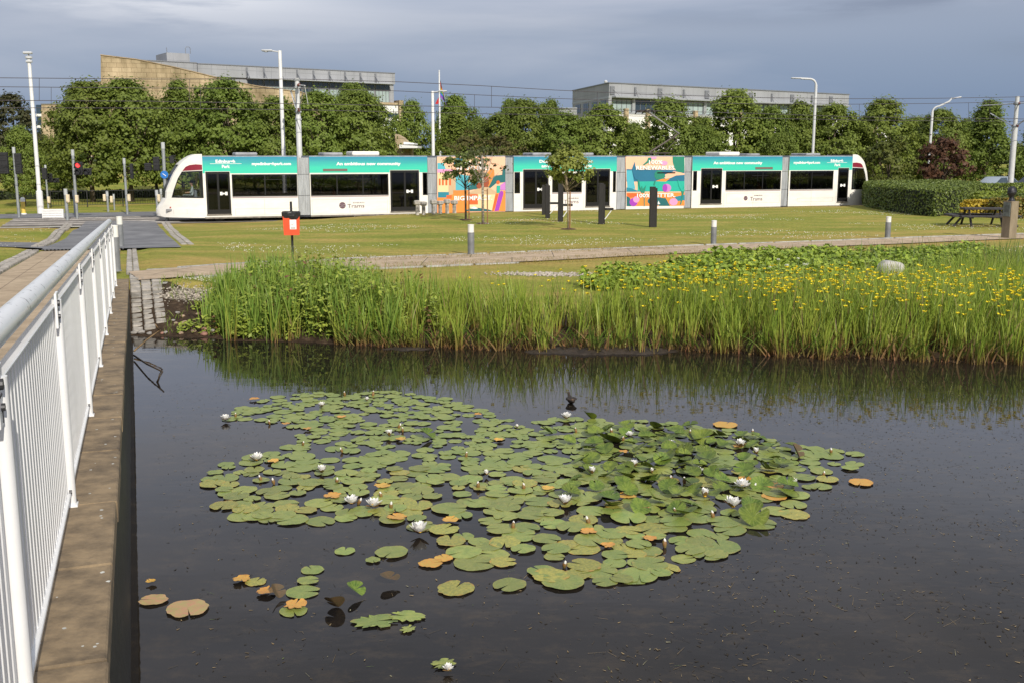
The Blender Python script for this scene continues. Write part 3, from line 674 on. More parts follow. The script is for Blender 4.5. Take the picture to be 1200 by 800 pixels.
def headmesh(name, m, parent, c, sc_, hair=True):
    """sculpted head: skull, jaw, brow, nose, lips, chin, ears and neck in one surface"""
    bm = bmesh.new(); bmesh.ops.create_uvsphere(bm, u_segments=32, v_segments=24, radius=1)
    for v in bm.verts:
        x, y, z = v.co                                   # face looks to -y
        X = x * .76; Y = y * .92; Z = z * 1.12
        if z < -.1: X *= 1 + .42 * (z + .1) * .8; Y *= 1 + .25 * (z + .1)
        if y < 0:
            Y -= .20 * math.exp(-(x * x / .015) - ((z + .12) ** 2 / .035))          # nose
            Y += .09 * math.exp(-((abs(x) - .33) ** 2 / .02) - ((z - .10) ** 2 / .012))    # eye sockets
            Y -= .05 * math.exp(-(x * x / .2) - ((z - .26) ** 2 / .01))              # brow
            Y -= .07 * math.exp(-(x * x / .05) - ((z + .47) ** 2 / .006)); Y -= .06 * math.exp(-(x * x / .05) - ((z + .80) ** 2 / .02))
            Y += .04 * math.exp(-(x * x / .05) - ((z + .62) ** 2 / .003))
        X += math.copysign(.14, x) * math.exp(-((y - .05) ** 2 / .01) - ((z - .0) ** 2 / .05)) if abs(x) > .8 else 0
        if hair and (z > .42 or (y > .15 and z > -.45)): k = 1.06 + .03 * math.sin(x * 23) * math.sin(z * 19 + y * 17); X *= k; Y *= k; Z *= k
        v.co = Vector((X, Y, Z)) * sc_ + Vector(c)
    me = bpy.data.meshes.new(name); bm.to_mesh(me); bm.free(); me.materials.append(m); me.polygons.foreach_set('use_smooth', [True] * len(me.polygons))
    o = bpy.data.objects.new(name, me); COL.objects.link(o); o.parent = parent; return o
hd = headmesh('bust_head', bz_, bu, (0, -.02, HP + .31), .185); mb = MB(); mb.lathe([(.14, 0), (.10, .05), (.085, .10), (.09, .18)], 14, c=(0, 0, HP)); smooth_angle(mb.build('neck', bz_, bu), 60)
# ================================================================== TRAM
white = mat('tram_white', (.80, .775, .72), .30, var=.09, scale=1.2, spec=.5, stretch=(1, 1, 3))
tgrey = mat('gangway_rubber', (.42, .44, .46), .6, var=.25, scale=2, stretch=(9, 1, .5))
dirt = mat('grimy_skirt', (.20, .18, .15), .8, var=.4, scale=4)
frame = mat('window_frame_black', (.012, .012, .013), .3)
glz = glass('tinted_glass', (.34, .34, .35)); clr = glass('cab_glass', (.86, .90, .88))
maroon = mat('maroon_paint', (.22, .012, .03), .35, var=.1, scale=3)
inner = mat('interior_panel', (.20, .20, .21), .7, var=.2, scale=3); seatm = mat('seat_fabric', (.20, .21, .26), .9, var=.3); roofm = mat('roof_grey', (.30, .31, .33), .5, var=.3, scale=2)
bandm = bpy.data.materials.new('teal_wrap'); bandm.use_nodes = True; t = bandm.node_tree; L = t.links; b = t.nodes['Principled BSDF']; b.inputs['Roughness'].default_value = .35
tcn = t.nodes.new('ShaderNodeTexCoord'); sx = t.nodes.new('ShaderNodeSeparateXYZ'); L.new(tcn.outputs['Object'], sx.inputs[0]); nz = t.nodes.new('ShaderNodeTexNoise'); nz.inputs['Scale'].default_value = .8; mpb = t.nodes.new('ShaderNodeMapping'); mpb.inputs['Scale'].default_value = (.5, 1, 6); L.new(tcn.outputs['Object'], mpb.inputs[0]); L.new(mpb.outputs[0], nz.inputs[0])
mr = t.nodes.new('ShaderNodeMapRange'); mr.inputs[1].default_value = 2.45; mr.inputs[2].default_value = 3.35; L.new(sx.outputs[2], mr.inputs[0])
ad = t.nodes.new('ShaderNodeMath'); ad.operation = 'MULTIPLY_ADD'; ad.inputs[1].default_value = .3; L.new(nz.outputs[0], ad.inputs[0]); sb = t.nodes.new('ShaderNodeMath'); sb.operation = 'SUBTRACT'; sb.inputs[1].default_value = .15; L.new(mr.outputs[0], sb.inputs[0]); L.new(sb.outputs[0], ad.inputs[2])
rpb = t.nodes.new('ShaderNodeValToRGB'); e = rpb.color_ramp.elements; e[0].position = .3; e[0].color = (.045, .56, .40, 1); e[1].position = .85; e[1].color = (.035, .26, .38, 1); L.new(ad.outputs[0], rpb.inputs[0]); L.new(rpb.outputs[0], b.inputs['Base Color'])
wtext = mat('white_lettering', (.82, .82, .80), .5); btext = mat('grey_lettering', (.13, .07, .09), .5)
ZR = .35
def TU(px, py): u, z = on_plane(px, py, TA, TD); return (u, z + ZR)
tram = thing('tram', 'long white and teal seven-section tram with two colourful artwork panels standing across the lawn', 'tram', (TA.x, TA.y, -.35), math.atan2(TD.y, TD.x))
W = 2.62; ZB, ZT = .25, 3.35
side = lambda a, b, t_: (a, t_, b)
def rect(u0, z0, u1, z1): return [(u0, z0), (u1, z0), (u1, z1), (u0, z1)]
def pxrect(x0, y0, x1, y1, pad=0):
    a = TU(x0, y1); c = TU(x1, y0); return rect(a[0] + pad, a[1] + pad, c[0] - pad, c[1] - pad)
def textfit(name, body, u0, u1, zc, h, m, parent, off=.006, bold=.012):
    o = text_mesh(name, body, h / .7, m, parent, (0, 0, 0), (1, 0, 0), (0, 0, 1), (0, -1, 0), bold=bold * h / .2)
    xs = [v.co.x for v in o.data.vertices]; zs = [v.co.z for v in o.data.vertices]; a, b_ = min(xs), max(xs); zm = .35 * h / .7
    for v in o.data.vertices: v.co.x = u0 + (v.co.x - a) / (b_ - a) * (u1 - u0); v.co.z += zc - zm; v.co.y -= off
    return o
def section(u0, u1, body_m, wins, doors, holes_extra=(), cabu=None):
    """one car section: shell with real openings, panes, doors, roof and interior"""
    mb = MB(); holes = []
    for q in wins + doors: holes.append(q)
    mb.slab(rect(u0, ZB, u1, ZT - .05), holes, side, 0, .05)
    mb.slab(rect(u0, ZB, u1, ZT - .05), [q for q in wins], side, W - .05, W)
    n = len(mb.f)
    mb.mi = 1
    mb.add([(u, y, z) for u in (u0, u1) for y, z in ((0, ZT - .05), (.10, ZT), (W - .1, ZT), (W, ZT - .05), (W, ZT - .12), (0, ZT - .12))], [(0, 1, 7, 6), (1, 2, 8, 7), (2, 3, 9, 8), (3, 4, 10, 9), (4, 5, 11, 10), (5, 0, 6, 11), (0, 5, 4, 3, 2, 1), (6, 7, 8, 9, 10, 11)])
    mb.mi = 2; mb.box(((u0 + u1) / 2, W / 2, .40), (u1 - u0 - .01, W - .12, .08)); mb.box(((u0 + u1) / 2, W / 2, .95), (u1 - u0 - .3, .06, .9))
    cs = mb.build('car_section', [body_m, roofm, inner], tram)
    for q in wins:
        (a, z0), (b_, z1) = q[0], q[2]
        w_ = MB(); w_.slab(rect(a, z0, b_, z1), [rect(a + .05, z0 + .05, b_ - .05, z1 - .05)], side, -.006, .03); nb = max(1, round((b_ - a) / 1.35))
        for k in range(1, nb): w_.box((a + (b_ - a) * k / nb, .012, (z0 + z1) / 2), (.06, .034, z1 - z0 - .1))
        if nb > 1: w_.box(((a + b_) / 2 + (b_ - a) * .12, .012, z1 - .27), ((b_ - a) * .30, .034, .03))
        wo = w_.build('window', frame, cs); g_ = MB(); g_.box(((a + b_) / 2, .018, (z0 + z1) / 2), (b_ - a - .11, .008, z1 - z0 - .11)); g_.build('pane', glz, cs)
    for q in doors:
        (a, z0), (b_, z1) = q[0], q[2]
        dbl = (b_ - a) > 1.15
        w_ = MB(); hs = []
        if dbl: mid = (a + b_) / 2; hs = [rect(a + .09, z0 + .25, mid - .05, z1 - .12), rect(mid + .05, z0 + .25, b_ - .09, z1 - .12)]
        else: hs = [rect(a + .09, z0 + .25, b_ - .09, z1 - .12)]
        w_.slab(rect(a + .01, z0 + .02, b_ - .01, z1 - .01), hs, side, -.008, .03); do = w_.build('door', frame, cs)
        for h in hs:
            (c0, d0), (c1, d1) = h[0], h[2]; g_ = MB(); g_.box(((c0 + c1) / 2, .015, (d0 + d1) / 2), (c1 - c0 - .002, .008, d1 - d0 - .002)); g_.build('pane', glz, cs)
        # door stickers and handle
        g_ = MB(); mid = (a + b_) / 2 + (.06 if dbl else -.22); zc = z0 + (z1 - z0) * .49
        for dx in (.05, .30): g_.box((mid + dx + .03, -.010, zc), (.12, .004, .17))
        g_.box((mid + .20, -.010, zc), (.1, .004, .08)); g_.build('door_sticker', wtext, cs)
        g_ = MB(); g_.box(((a + b_) / 2, -.02, z0 + .0), (b_ - a + .04, .08, .05)); g_.build('door_sill', dirt, cs)
    # interior: seats and grab poles
    k = u0 + .6; mb = MB(); r_ = random.Random(int(u0 * 10))
    while k < u1 - .5:
        if not any(d[0][0] - .5 < k < d[2][0] + .3 for d in doors):
            for y in (.35, .8, 1.85, 2.3): mb.bbox((k, y, 1.20), (.10, .40, .75), b=.04); mb.bbox((k + .22, y, .9), (.42, .40, .10), b=.03)
        k += .95
    if mb.v: mb.build('seats', seatm, cs)
    mb = MB(); k = u0 + .9
    while k < u1 - .2: mb.tube([(k, 1.05, .4), (k, 1.05, 3.0)], .018, 6); k += 1.3
    mb.build('grab_poles', mat('grab_pole', (.5, .5, .5), .3, metal=.8), cs)
    # underframe
    return cs
def band(cs, u0, u1, zb=2.46):
    mb = MB(); mb.slab(rect(u0, zb, u1, ZT - .052), [], side, -.003, 0); return mb
def wrap(cs, u0, u1, zb, cuts=()):
    poly = [(u0, zb)]
    for a, b_, zt in sorted(cuts): poly += [(a, zb), (a, zt), (b_, zt), (b_, zb)]
    poly += [(u1, zb), (u1, ZT - .052), (u0, ZT - .052)]
    # drop duplicate neighbours
    p2 = [poly[0]]
    for p in poly[1:]:
        if abs(p[0] - p2[-1][0]) + abs(p[1] - p2[-1][1]) > 1e-4: p2.append(p)
    mb = MB(); mb.slab(p2, [], side, -.004, -.0005); return mb.build('teal_band', bandm, cs)
def topd(q): return q[2][1] + .02
zb_ = 2.46
# section 1 (left cab car)
D1 = pxrect(243, 201.5, 269, 252); W1 = pxrect(272.5, 204.3, 348, 231); U0 = TU(238, 210)[0]
s1 = section(U0, TU(348.6, 210)[0], white, [W1], [D1]); wrap(s1, U0, TU(348.6, 210)[0], zb_, [(D1[0][0] - .02, D1[1][0] + .02, topd(D1))])
D2 = pxrect(458, 199.8, 491, 248.5); W2 = pxrect(364.5, 204, 455, 230); W2b = pxrect(495.5, 202.5, 500.8, 229)
s2 = section(TU(363, 210)[0], TU(501, 210)[0], white, [W2, W2b], [D2]); wrap(s2, TU(363, 210)[0], TU(501, 210)[0], zb_, [(D2[0][0] - .02, D2[1][0] + .02, topd(D2))])
s3 = section(TU(512.4, 210)[0], TU(592, 210)[0], white, [], [])
D4a = pxrect(613, 198.8, 643, 245); D4b = pxrect(686, 198.3, 715, 242.5); W4 = pxrect(647, 203.5, 682, 226); W4a = pxrect(602.8, 202, 609.5, 227); W4b = pxrect(718, 201, 722, 225.5)
s4 = section(TU(602, 210)[0], TU(722.5, 210)[0], white, [W4a, W4, W4b], [D4a, D4b]); wrap(s4, TU(602, 210)[0], TU(722.5, 210)[0], zb_, [(D[0][0] - .02, D[1][0] + .02, topd(D)) for D in (D4a, D4b)])
s5 = section(TU(734, 210)[0], TU(802, 210)[0], white, [], [])
D6 = pxrect(820.5, 197.7, 846.5, 239.5); W6 = pxrect(850, 200.5, 915.5, 223.3); W6a = pxrect(811.8, 200.8, 817, 223.8)
s6 = section(TU(811, 210)[0], TU(916, 210)[0], white, [W6a, W6], [D6]); wrap(s6, TU(811, 210)[0], TU(916, 210)[0], zb_, [(D6[0][0] - .02, D6[1][0] + .02, topd(D6))])
D7 = pxrect(980.5, 197.2, 995, 237); W7 = pxrect(925.3, 200.3, 977, 222.6); U7 = TU(998, 210)[0]
s7 = section(TU(924.5, 210)[0], U7, white, [W7], [D7]); wrap(s7, TU(924.5, 210)[0], U7, zb_, [(D7[0][0] - .02, D7[1][0] + .02, topd(D7))])
# destination displays, roof boxes
for cs, x0, x1, y0, y1 in ((s2, 378.5, 407, 198, 201), (s6, 885, 905.5, 196, 198.8)):
    q = pxrect(x0, y0, x1, y1); mb = MB(); mb.box(((q[0][0] + q[1][0]) / 2, -.012, (q[0][1] + q[2][1]) / 2), (q[1][0] - q[0][0], .016, q[2][1] - q[0][1])); mb.build('side_display', mat('display_panel', (.16, .13, .11), .4), cs)
for cs, x0, x1, h in ((s1, 277, 303, .16), (s2, 381, 404, .16), (s2, 415, 447, .22), (s4, 628, 650, .16), (s4, 675, 700, .16), (s6, 848, 872, .22), (s6, 880, 896, .12), (s7, 950, 967, .14)):
    a, b_ = TU(x0, 183)[0], TU(x1, 183)[0]; mb = MB(); mb.bbox(((a + b_) / 2, W / 2, ZT + h / 2 + .01), (b_ - a, 1.7, h), b=.05); mb.build('roof_box', white if h > .2 else roofm, cs)
# thin trim lines and service hatches on the lower panels
trim = mat('panel_line', (.42, .40, .38), .6)
def hatch(cs, x0, y0, x1, y1):
    q = pxrect(x0, y0, x1, y1); (a, z0), (b_, z1) = q[0], q[2]; mb = MB(); mb.slab(q, [rect(a + .012, z0 + .012, b_ - .012, z1 - .012)], side, -.003, 0); mb.build('hatch_line', trim, cs)
hatch(s1, 276, 244, 347, 253); hatch(s7, 934, 232, 976, 237); hatch(s6, 851, 226, 914, 238.8); hatch(s2, 366, 233, 454, 251.5)
for cs, q in ((s1, W1), (s2, W2), (s6, W6), (s7, W7), (s4, W4)):
    mb = MB(); mb.box(((q[0][0] + q[1][0]) / 2, -.004, q[0][1] - .045), (q[1][0] - q[0][0], .006, .05)); mb.build('sill_strip', mat('sill_strip_mauve', (.30, .22, .24), .5), cs)
for cs, xs_ in ((s1, (271, 310)), (s2, (456.5, 410)), (s4, (611, 645, 684)), (s6, (819, 848, 882)), (s7, (979, 950)), (s3, (552,)), (s5, (768,))):
    for x_ in xs_:
        u_ = TU(x_, 240)[0]; mb = MB(); mb.box((u_, -.003, .72), (.012, .006, .86)); mb.build('panel_seam', trim, cs)
for cs, a_, b_ in ((s1, U0, TU(348.6, 210)[0]), (s2, TU(363, 210)[0], TU(501, 210)[0]), (s4, TU(602, 210)[0], TU(722.5, 210)[0]), (s6, TU(811, 210)[0], TU(916, 210)[0]), (s7, TU(924.5, 210)[0], U7)):
    mb = MB(); mb.box(((a_ + b_) / 2, .02, ZB - .04), (b_ - a_, .06, .08)); mb.build('skirt_edge', dirt, cs)
# gangways
for (x0, x1) in ((349, 363), (501.3, 512.2), (592.3, 601.7), (723, 733.7), (802.3, 810.7), (916.3, 924.2)):
    a, b_ = TU(x0, 210)[0], TU(x1, 210)[0]; mb = MB(); n = 7; prof = []
    for k in range(n * 2 + 1): prof.append((a + (b_ - a) * k / (2 * n), .05 if k % 2 else .09))
    for (z0, z1) in ((ZB + .02, 1.28), (1.30, 2.38), (2.40, ZT - .1)):
        vs = [(u, y, z0) for u, y in prof] + [(u, y, z1) for u, y in prof] + [(u, W - y, z0) for u, y in prof] + [(u, W - y, z1) for u, y in prof]; k_ = len(prof); fs = []
        for i in range(k_ - 1): fs += [(i, i + 1, k_ + i + 1, k_ + i), (2 * k_ + i, 2 * k_ + i + 1, 3 * k_ + i + 1, 3 * k_ + i), (k_ + i, k_ + i + 1, 3 * k_ + i + 1, 3 * k_ + i), (i, i + 1, 2 * k_ + i + 1, 2 * k_ + i)]
        mb.add(vs, fs)
    mb.build('gangway_bellows', tgrey, tram)
# bogies / underframe
for u in (3.6, 16.2, 21.8, 27.6, 39.6):
    mb = MB(); mb.bbox((u, W / 2, .28), (2.2, 2.0, .30), b=.04)
    for du in (-.9, .9):
        for y in (.45, W - .45): mb.tube([(u + du, y - .06, .29), (u + du, y + .06, .29)], .29, 20)
    mb.build('bogie', frame, tram)
mb = MB(); mb.box((21.7, W / 2, .36), (38, W - .5, .2)); mb.build('underframe', frame, tram)
# nose
NP = [(237.9, 180.9), (232, 180.9), (227.5, 181.4), (223, 183.4), (219, 186), (214.8, 189.3), (210.9, 193.3), (205.5, 202), (202.6, 207.5), (200.2, 213.9), (197.8, 219.5), (196, 225), (195.7, 232.9), (191.9, 240), (189.4, 243.5), (188, 246.8), (188.2, 251), (189.2, 254.6), (193, 255.7), (237.9, 255.7)]
CW = [(213.3, 201.7), (237.3, 200.6), (238.3, 232.2), (201.8, 232), (204, 223.4), (208.7, 209.8)]
MR = [(213.9, 200.7), (237.4, 199.4), (237.4, 193.3), (229, 192.9), (222, 193.8), (217.5, 195.9)]
npt = [TU(*p) for p in NP]; cw = [TU(*p) for p in CW]; mrp = [TU(*p) for p in MR]
cw = [(min(a, U0 - .03), b_) for a, b_ in cw]; mrp = [(min(a, U0 - .02), b_) for a, b_ in mrp]; npt = [(U0 if p[0] > 237 else q[0], q[1]) for p, q in zip(NP, npt)]
def taper(u): k = max(0, (U0 - u) / 2.05); return .80 * k ** 2.3 + .02 * k
def nose(mirror):
    mu = (lambda u: u) if not mirror else (lambda u: U7 + (U0 - u))
    mb = MB()
    dense = list(npt)
    import bmesh as _bm
    for far in (False, True):
        tmp = MB(); tmp.slab(dense, [cw], lambda a, b_, t_: (a, t_, b_), 0, .04); me_ = bpy.data.meshes.new('t'); me_.from_pydata(tmp.v, [], tmp.f); bm_ = _bm.new(); bm_.from_mesh(me_)
        for k in range(1, 16): _bm.ops.bisect_plane(bm_, geom=bm_.verts[:] + bm_.edges[:] + bm_.faces[:], plane_co=(U0 - 2.1 * k / 16, 0, 0), plane_no=(1, 0, 0))
        bm_.verts.ensure_lookup_table(); bm_.verts.index_update()
        mb.add([(mu(v.co.x), (W - taper(v.co.x) - v.co.y) if far else taper(v.co.x) + v.co.y, v.co.z) for v in bm_.verts], [tuple(v.index for v in f.verts) for f in bm_.faces]); bm_.free(); bpy.data.meshes.remove(me_)
    K = 10; vs = []; fs = []; ms = []
    for (u, z) in dense:
        for k in range(K + 1):
            f_ = k / K * 2 - 1; tt = taper(u); y = W / 2 + f_ * (W / 2 - tt); vs.append((mu(u - .18 * (1 - f_ * f_) * min(1, (U0 - u) / 1.2)), y, z))
    n = len(dense); o = len(mb.v); mb.v += vs
    for i in range(n - 1):
        zc = (dense[i][1] + dense[i + 1][1]) / 2
        for k in range(K): mb.f.append((o + i * (K + 1) + k, o + i * (K + 1) + k + 1, o + (i + 1) * (K + 1) + k + 1, o + (i + 1) * (K + 1) + k)); mb.m.append(1 if 1.30 < zc < 2.75 and i > 3 and 0 < k < K - 1 else 0)
    c_ = mb.build('cab_nose', [white, frame], tram)
    sgn = -1 if not mirror else -1
    def curved(outer, holes, off, th, name, m_):
        tmp = MB(); tmp.slab(outer, holes, lambda a, b_, t_: (a, t_, b_), off, off + th); me_ = bpy.data.meshes.new('t'); me_.from_pydata(tmp.v, [], tmp.f); bm_ = _bm.new(); bm_.from_mesh(me_)
        for k in range(1, 16): _bm.ops.bisect_plane(bm_, geom=bm_.verts[:] + bm_.edges[:] + bm_.faces[:], plane_co=(U0 - 2.1 * k / 16, 0, 0), plane_no=(1, 0, 0))
        bm_.verts.ensure_lookup_table(); bm_.verts.index_update(); g_ = MB()
        g_.add([(mu(v.co.x), taper(v.co.x) + v.co.y, v.co.z) for v in bm_.verts], [tuple(v.index for v in f.verts) for f in bm_.faces]); bm_.free(); bpy.data.meshes.remove(me_); return g_.build(name, m_, c_)
    cen = (sum(p[0] for p in cw) / 6, sum(p[1] for p in cw) / 6); sc__ = lambda k: [(lerp(cen[0], a, k), lerp(cen[1], b_, k)) for a, b_ in cw]
    curved(sc__(.985), [], .012, .01, 'cab_window', clr); curved(sc__(1.02), [sc__(.93)], -.008, .012, 'cab_window_frame', frame); curved(mrp, [], -.006, .004, 'maroon_panel', maroon)
    g_ = MB(); q = TU(200.5, 244); g_.box((mu(q[0]), taper(q[0]) - .006, q[1]), (.10, .01, .07)); g_.build('marker_lamp', mat('red_lamp', (.35, .03, .01), .3), c_)
    g_ = MB(); g_.box((mu(U0 + .03), W / 2, 1.55), (.04, W - .2, 2.4)); g_.box((mu(U0 - 1.0), W / 2, .62), (1.7, W - .9, .10)); g_.build('cab_bulkhead', inner, c_)
    g_ = MB(); g_.bbox((mu(U0 - 1.35), 1.0, 1.15), (.5, .9, .35), b=.05); g_.bbox((mu(U0 - .35), 1.0, 1.15), (.14, .5, .9), b=.05); g_.bbox((mu(U0 - .6), 1.0, .85), (.5, .5, .45), b=.05); g_.build('driver_desk', seatm, c_)
    return c_
nl = nose(False); nose(True)
# cab number plate under the windscreen edge, service hatch
hq = TU(211, 249); mb = MB(); mb.slab(rect(hq[0] - .3, hq[1] - .09, hq[0] + .36, hq[1] + .11), [rect(hq[0] - .29, hq[1] - .08, hq[0] + .35, hq[1] + .10)], lambda a, b_, t_: (a, taper(a) + t_ - .004, b_), 0, .004); mb.build('hatch_line', trim, nl)

# lettering
def T(cs, body, x0, x1, yc, hpx, m=wtext, name='lettering', bold=.012):
    a, z = TU(x0, yc); b_, _ = TU(x1, yc); h = abs(TU(x0, yc - hpx / 2)[1] - TU(x0, yc + hpx / 2)[1]); return textfit(name, body, a, b_, z, h, m, cs, off=.007, bold=bold)
def rule(cs, x0, x1, y):
    a, z = TU(x0, y); b_, _ = TU(x1, y); mb = MB(); mb.box(((a + b_) / 2, -.007, z), (b_ - a, .004, .02)); mb.build('rule', wtext, cs)
T(s1, 'Edinburgh', 252.5, 275.5, 189.3, 3.4); rule(s1, 246, 283, 192.2); T(s1, 'Park', 260, 269.5, 195.4, 3.4); T(s1, 'myedinburghpark.com', 295, 341, 192.2, 3.2)
T(s2, 'An ambitious new community', 394, 469.5, 192.2, 3.4)
T(s4, 'Designed for collaboration', 632, 694.5, 189.4, 3.2); T(s4, 'and built around people', 634.5, 693.5, 194.8, 3.2)
T(s6, 'An ambitious new community', 836, 893.3, 191.2, 3.0)
T(s7, 'myedinburghpark.com', 930, 961, 190.8, 2.8); T(s7, 'Edinburgh', 973.5, 988, 188.6, 2.8); rule(s7, 969, 992.5, 190.9); T(s7, 'Park', 978, 985, 193.6, 2.8)
def logo(cs, xc, yc, r, tx0, tx1, disc=True):
    if disc:
        a, z = TU(xc, yc); rr = r * .045; mb = MB(); n = 20
        mb.slab([(a + rr * math.cos(k * 2 * math.pi / n), z + rr * math.sin(k * 2 * math.pi / n)) for k in range(n)], [], side, -.004, -.001); mb.build('logo_disc', btext, cs)
        mb = MB(); mb.tube([(a - rr, -.006, z + rr * .25), (a, -.006, z + rr * .05), (a + rr, -.006, z + rr * .3)], .014, 4, flat=.3); mb.tube([(a - rr * .9, -.006, z - rr * .5), (a, -.006, z - rr * .2), (a + rr * .9, -.006, z - rr * .45)], .014, 4, flat=.3); mb.build('logo_track', wtext, cs)
    T(cs, 'Trams', tx0, tx1, yc + .6, 4.3, btext, bold=.0); T(cs, 'EDINBURGH', tx0 + (tx1 - tx0) * .33, tx1, yc - 3.2, 1.5, btext, bold=.0)
logo(s2, 401.3, 241, 3.9, 407, 427); logo(s4, 655, 236, 3.4, 661, 678, False); logo(s6, 873.8, 232.6, 3.1, 879, 893.3)

# artwork panels: flat printed shapes, each layer a hair proud of the one below
PALETTE = dict(peach=(.86, .50, .33), cyan=(.08, .42, .52), pink=(.76, .32, .55), cream=(.84, .62, .34), tan=(.55, .40, .24), orange=(.86, .27, .05), dorange=(.72, .13, .03), teal=(.02, .22, .30), dgreen=(.015, .13, .14), taupe=(.55, .38, .28), brown=(.30, .07, .03), ochre=(.62, .24, .05), purple=(.35, .05, .45), mauve=(.55, .20, .55), jade=(.02, .42, .32), blue=(.02, .15, .26), leaf=(.02, .22, .15), white=(.82, .82, .8))
def art(cs, shapes, x0, y0, sc_):
    by = {}
    for k, (c_, poly) in enumerate(shapes):
        pts = [TU(x0 + X / sc_, y0 + Y / sc_) for X, Y in poly]
        m = mat('print_' + c_, PALETTE[c_], .4, var=.05, scale=2); mb = MB(); tt = -.004 - k * .0012; mb.slab([(a, min(max(b_, ZB), ZT - .06)) for a, b_ in pts], [], side, tt, tt + .001); mb.build('artwork_shape', m, cs)
def circ(cx, cy, r, n=14, ry=None): return [(cx + r * math.cos(2 * math.pi * k / n), cy + (ry or r) * math.sin(2 * math.pi * k / n)) for k in range(n)]
A3 = [('peach', [(108, 114), (818, 114), (818, 700), (108, 712)]), ('cyan', [(112, 190), (175, 190), (200, 255), (112, 255)]), ('cyan', [(300, 300), (480, 330), (450, 470), (300, 480)]),
      ('taupe', [(430, 400), (455, 330), (480, 290), (560, 278), (640, 290), (645, 345), (520, 355), (460, 380)]), ('dgreen', [(430, 475), (470, 405), (540, 350), (600, 340), (700, 322), (818, 308), (818, 390), (725, 400), (665, 450), (560, 455)]),
      ('dgreen', [(785, 310), (790, 260), (818, 220), (818, 312)]), ('blue', circ(335, 185, 55, ry=52)), ('pink', [(112, 255), (260, 255), (290, 290), (112, 292)]), ('cream', [(116, 291), (226, 291), (226, 492), (116, 492)]), ('tan', [(226, 291), (300, 300), (302, 515), (226, 525)]),
      ('dorange', [(126, 352), (144, 352), (144, 422), (126, 422)]), ('dorange', [(158, 352), (178, 352), (178, 422), (158, 422)]), ('dorange', [(194, 352), (215, 352), (215, 422), (194, 422)]), ('dorange', [(234, 352), (252, 352), (252, 422), (234, 422)]),
      ('orange', [(112, 550), (280, 515), (440, 515), (440, 712), (112, 712)]), ('teal', [(118, 492), (230, 492), (230, 550), (118, 550)]), ('dorange', [(205, 525), (260, 525), (260, 560), (205, 560)]), ('ochre', [(275, 475), (430, 470), (430, 520), (275, 520)]),
      ('cream', [(435, 515), (720, 508), (690, 690), (440, 690)]), ('dorange', [(435, 515), (532, 515), (532, 622), (435, 622)]), ('tan', [(415, 508), (560, 442), (640, 440), (720, 488), (718, 518)]),
      ('ochre', [(600, 320), (640, 280), (670, 245), (700, 260), (705, 310), (680, 370), (645, 440), (615, 400)]), ('brown', [(572, 345), (600, 310), (640, 330), (650, 400), (630, 445), (595, 435), (580, 400)]), ('brown', circ(545, 425, 28, ry=32)),
      ('orange', [(720, 490), (818, 480), (818, 690), (690, 690)]), ('dorange', [(715, 515), (745, 515), (715, 640), (690, 690), (678, 690)]), ('mauve', [(765, 420), (818, 385), (818, 472), (755, 470)]), ('purple', [(755, 492), (775, 478), (795, 486), (798, 510), (750, 685), (705, 690)]), ('dorange', circ(742, 390, 18)), ('jade', [(728, 425), (765, 425), (760, 500), (725, 505)]),
      ('dgreen', [(395, 690), (440, 665), (530, 655), (640, 672), (690, 690)]), ('white', [(445, 662), (475, 650), (490, 640), (510, 650), (535, 664), (500, 668)])]
art(s3, A3, 500, 170, 8.89)
A5 = [('peach', [(130, 132), (820, 132), (820, 712), (140, 718)]), ('blue', [(140, 285), (820, 300), (820, 432), (140, 432)]), ('cyan', [(140, 300), (205, 300), (245, 520), (150, 505)]), ('jade', [(270, 430), (820, 425), (820, 548), (270, 548)]), ('teal', [(140, 500), (200, 510), (280, 540), (420, 548), (140, 552)]),
      ('leaf', [(680, 134), (820, 134), (820, 318), (785, 332), (735, 320), (700, 270), (682, 200)]), ('peach', [(600, 345), (700, 310), (820, 335), (820, 352), (720, 360), (660, 388), (600, 400), (570, 370)]), ('leaf', [(470, 330), (500, 300), (560, 310), (600, 370), (560, 405), (490, 408), (468, 375)]), ('orange', [(480, 425), (560, 400), (650, 395), (600, 430)]),
      ('orange', [(142, 565), (820, 560), (820, 712), (142, 718)]), ('dorange', [(142, 565), (300, 570), (320, 610), (160, 620)]), ('dgreen', [(142, 600), (180, 620), (200, 718), (142, 718)]), ('dgreen', circ(480, 660, 95, ry=52)), ('dgreen', [(520, 620), (600, 625), (650, 715), (520, 715)]), ('teal', [(700, 610), (820, 585), (820, 650), (740, 660)]),
      ('purple', circ(222, 672, 48)), ('pink', circ(255, 640, 38)), ('mauve', circ(612, 505, 52, ry=48)), ('purple', circ(590, 505, 28, ry=46)), ('pink', circ(690, 668, 50, ry=42)), ('pink', circ(455, 150, 40, ry=17)), ('pink', circ(580, 215, 42, ry=26)),
      ('blue', [(205, 280), (235, 200), (250, 290), (270, 410), (240, 400), (215, 340)]), ('leaf', [(268, 415), (285, 410), (305, 520), (292, 525)]), ('leaf', [(330, 235), (380, 190), (395, 150), (430, 150), (430, 190), (345, 240)]), ('leaf', [(455, 470), (468, 425), (480, 425), (470, 475)]),
      ('leaf', [(300, 520), (320, 480), (330, 520), (370, 470), (350, 560), (310, 565)]), ('leaf', [(340, 560), (352, 560), (352, 718), (342, 718)]), ('jade', [(735, 400), (760, 440), (800, 520), (815, 480), (805, 575), (780, 540), (750, 480)]), ('leaf', [(780, 540), (815, 545), (780, 700), (765, 700), (785, 600)]), ('white', [(505, 680), (515, 655), (525, 685), (538, 692), (505, 698)])]
art(s5, A5, 720, 170, 10)
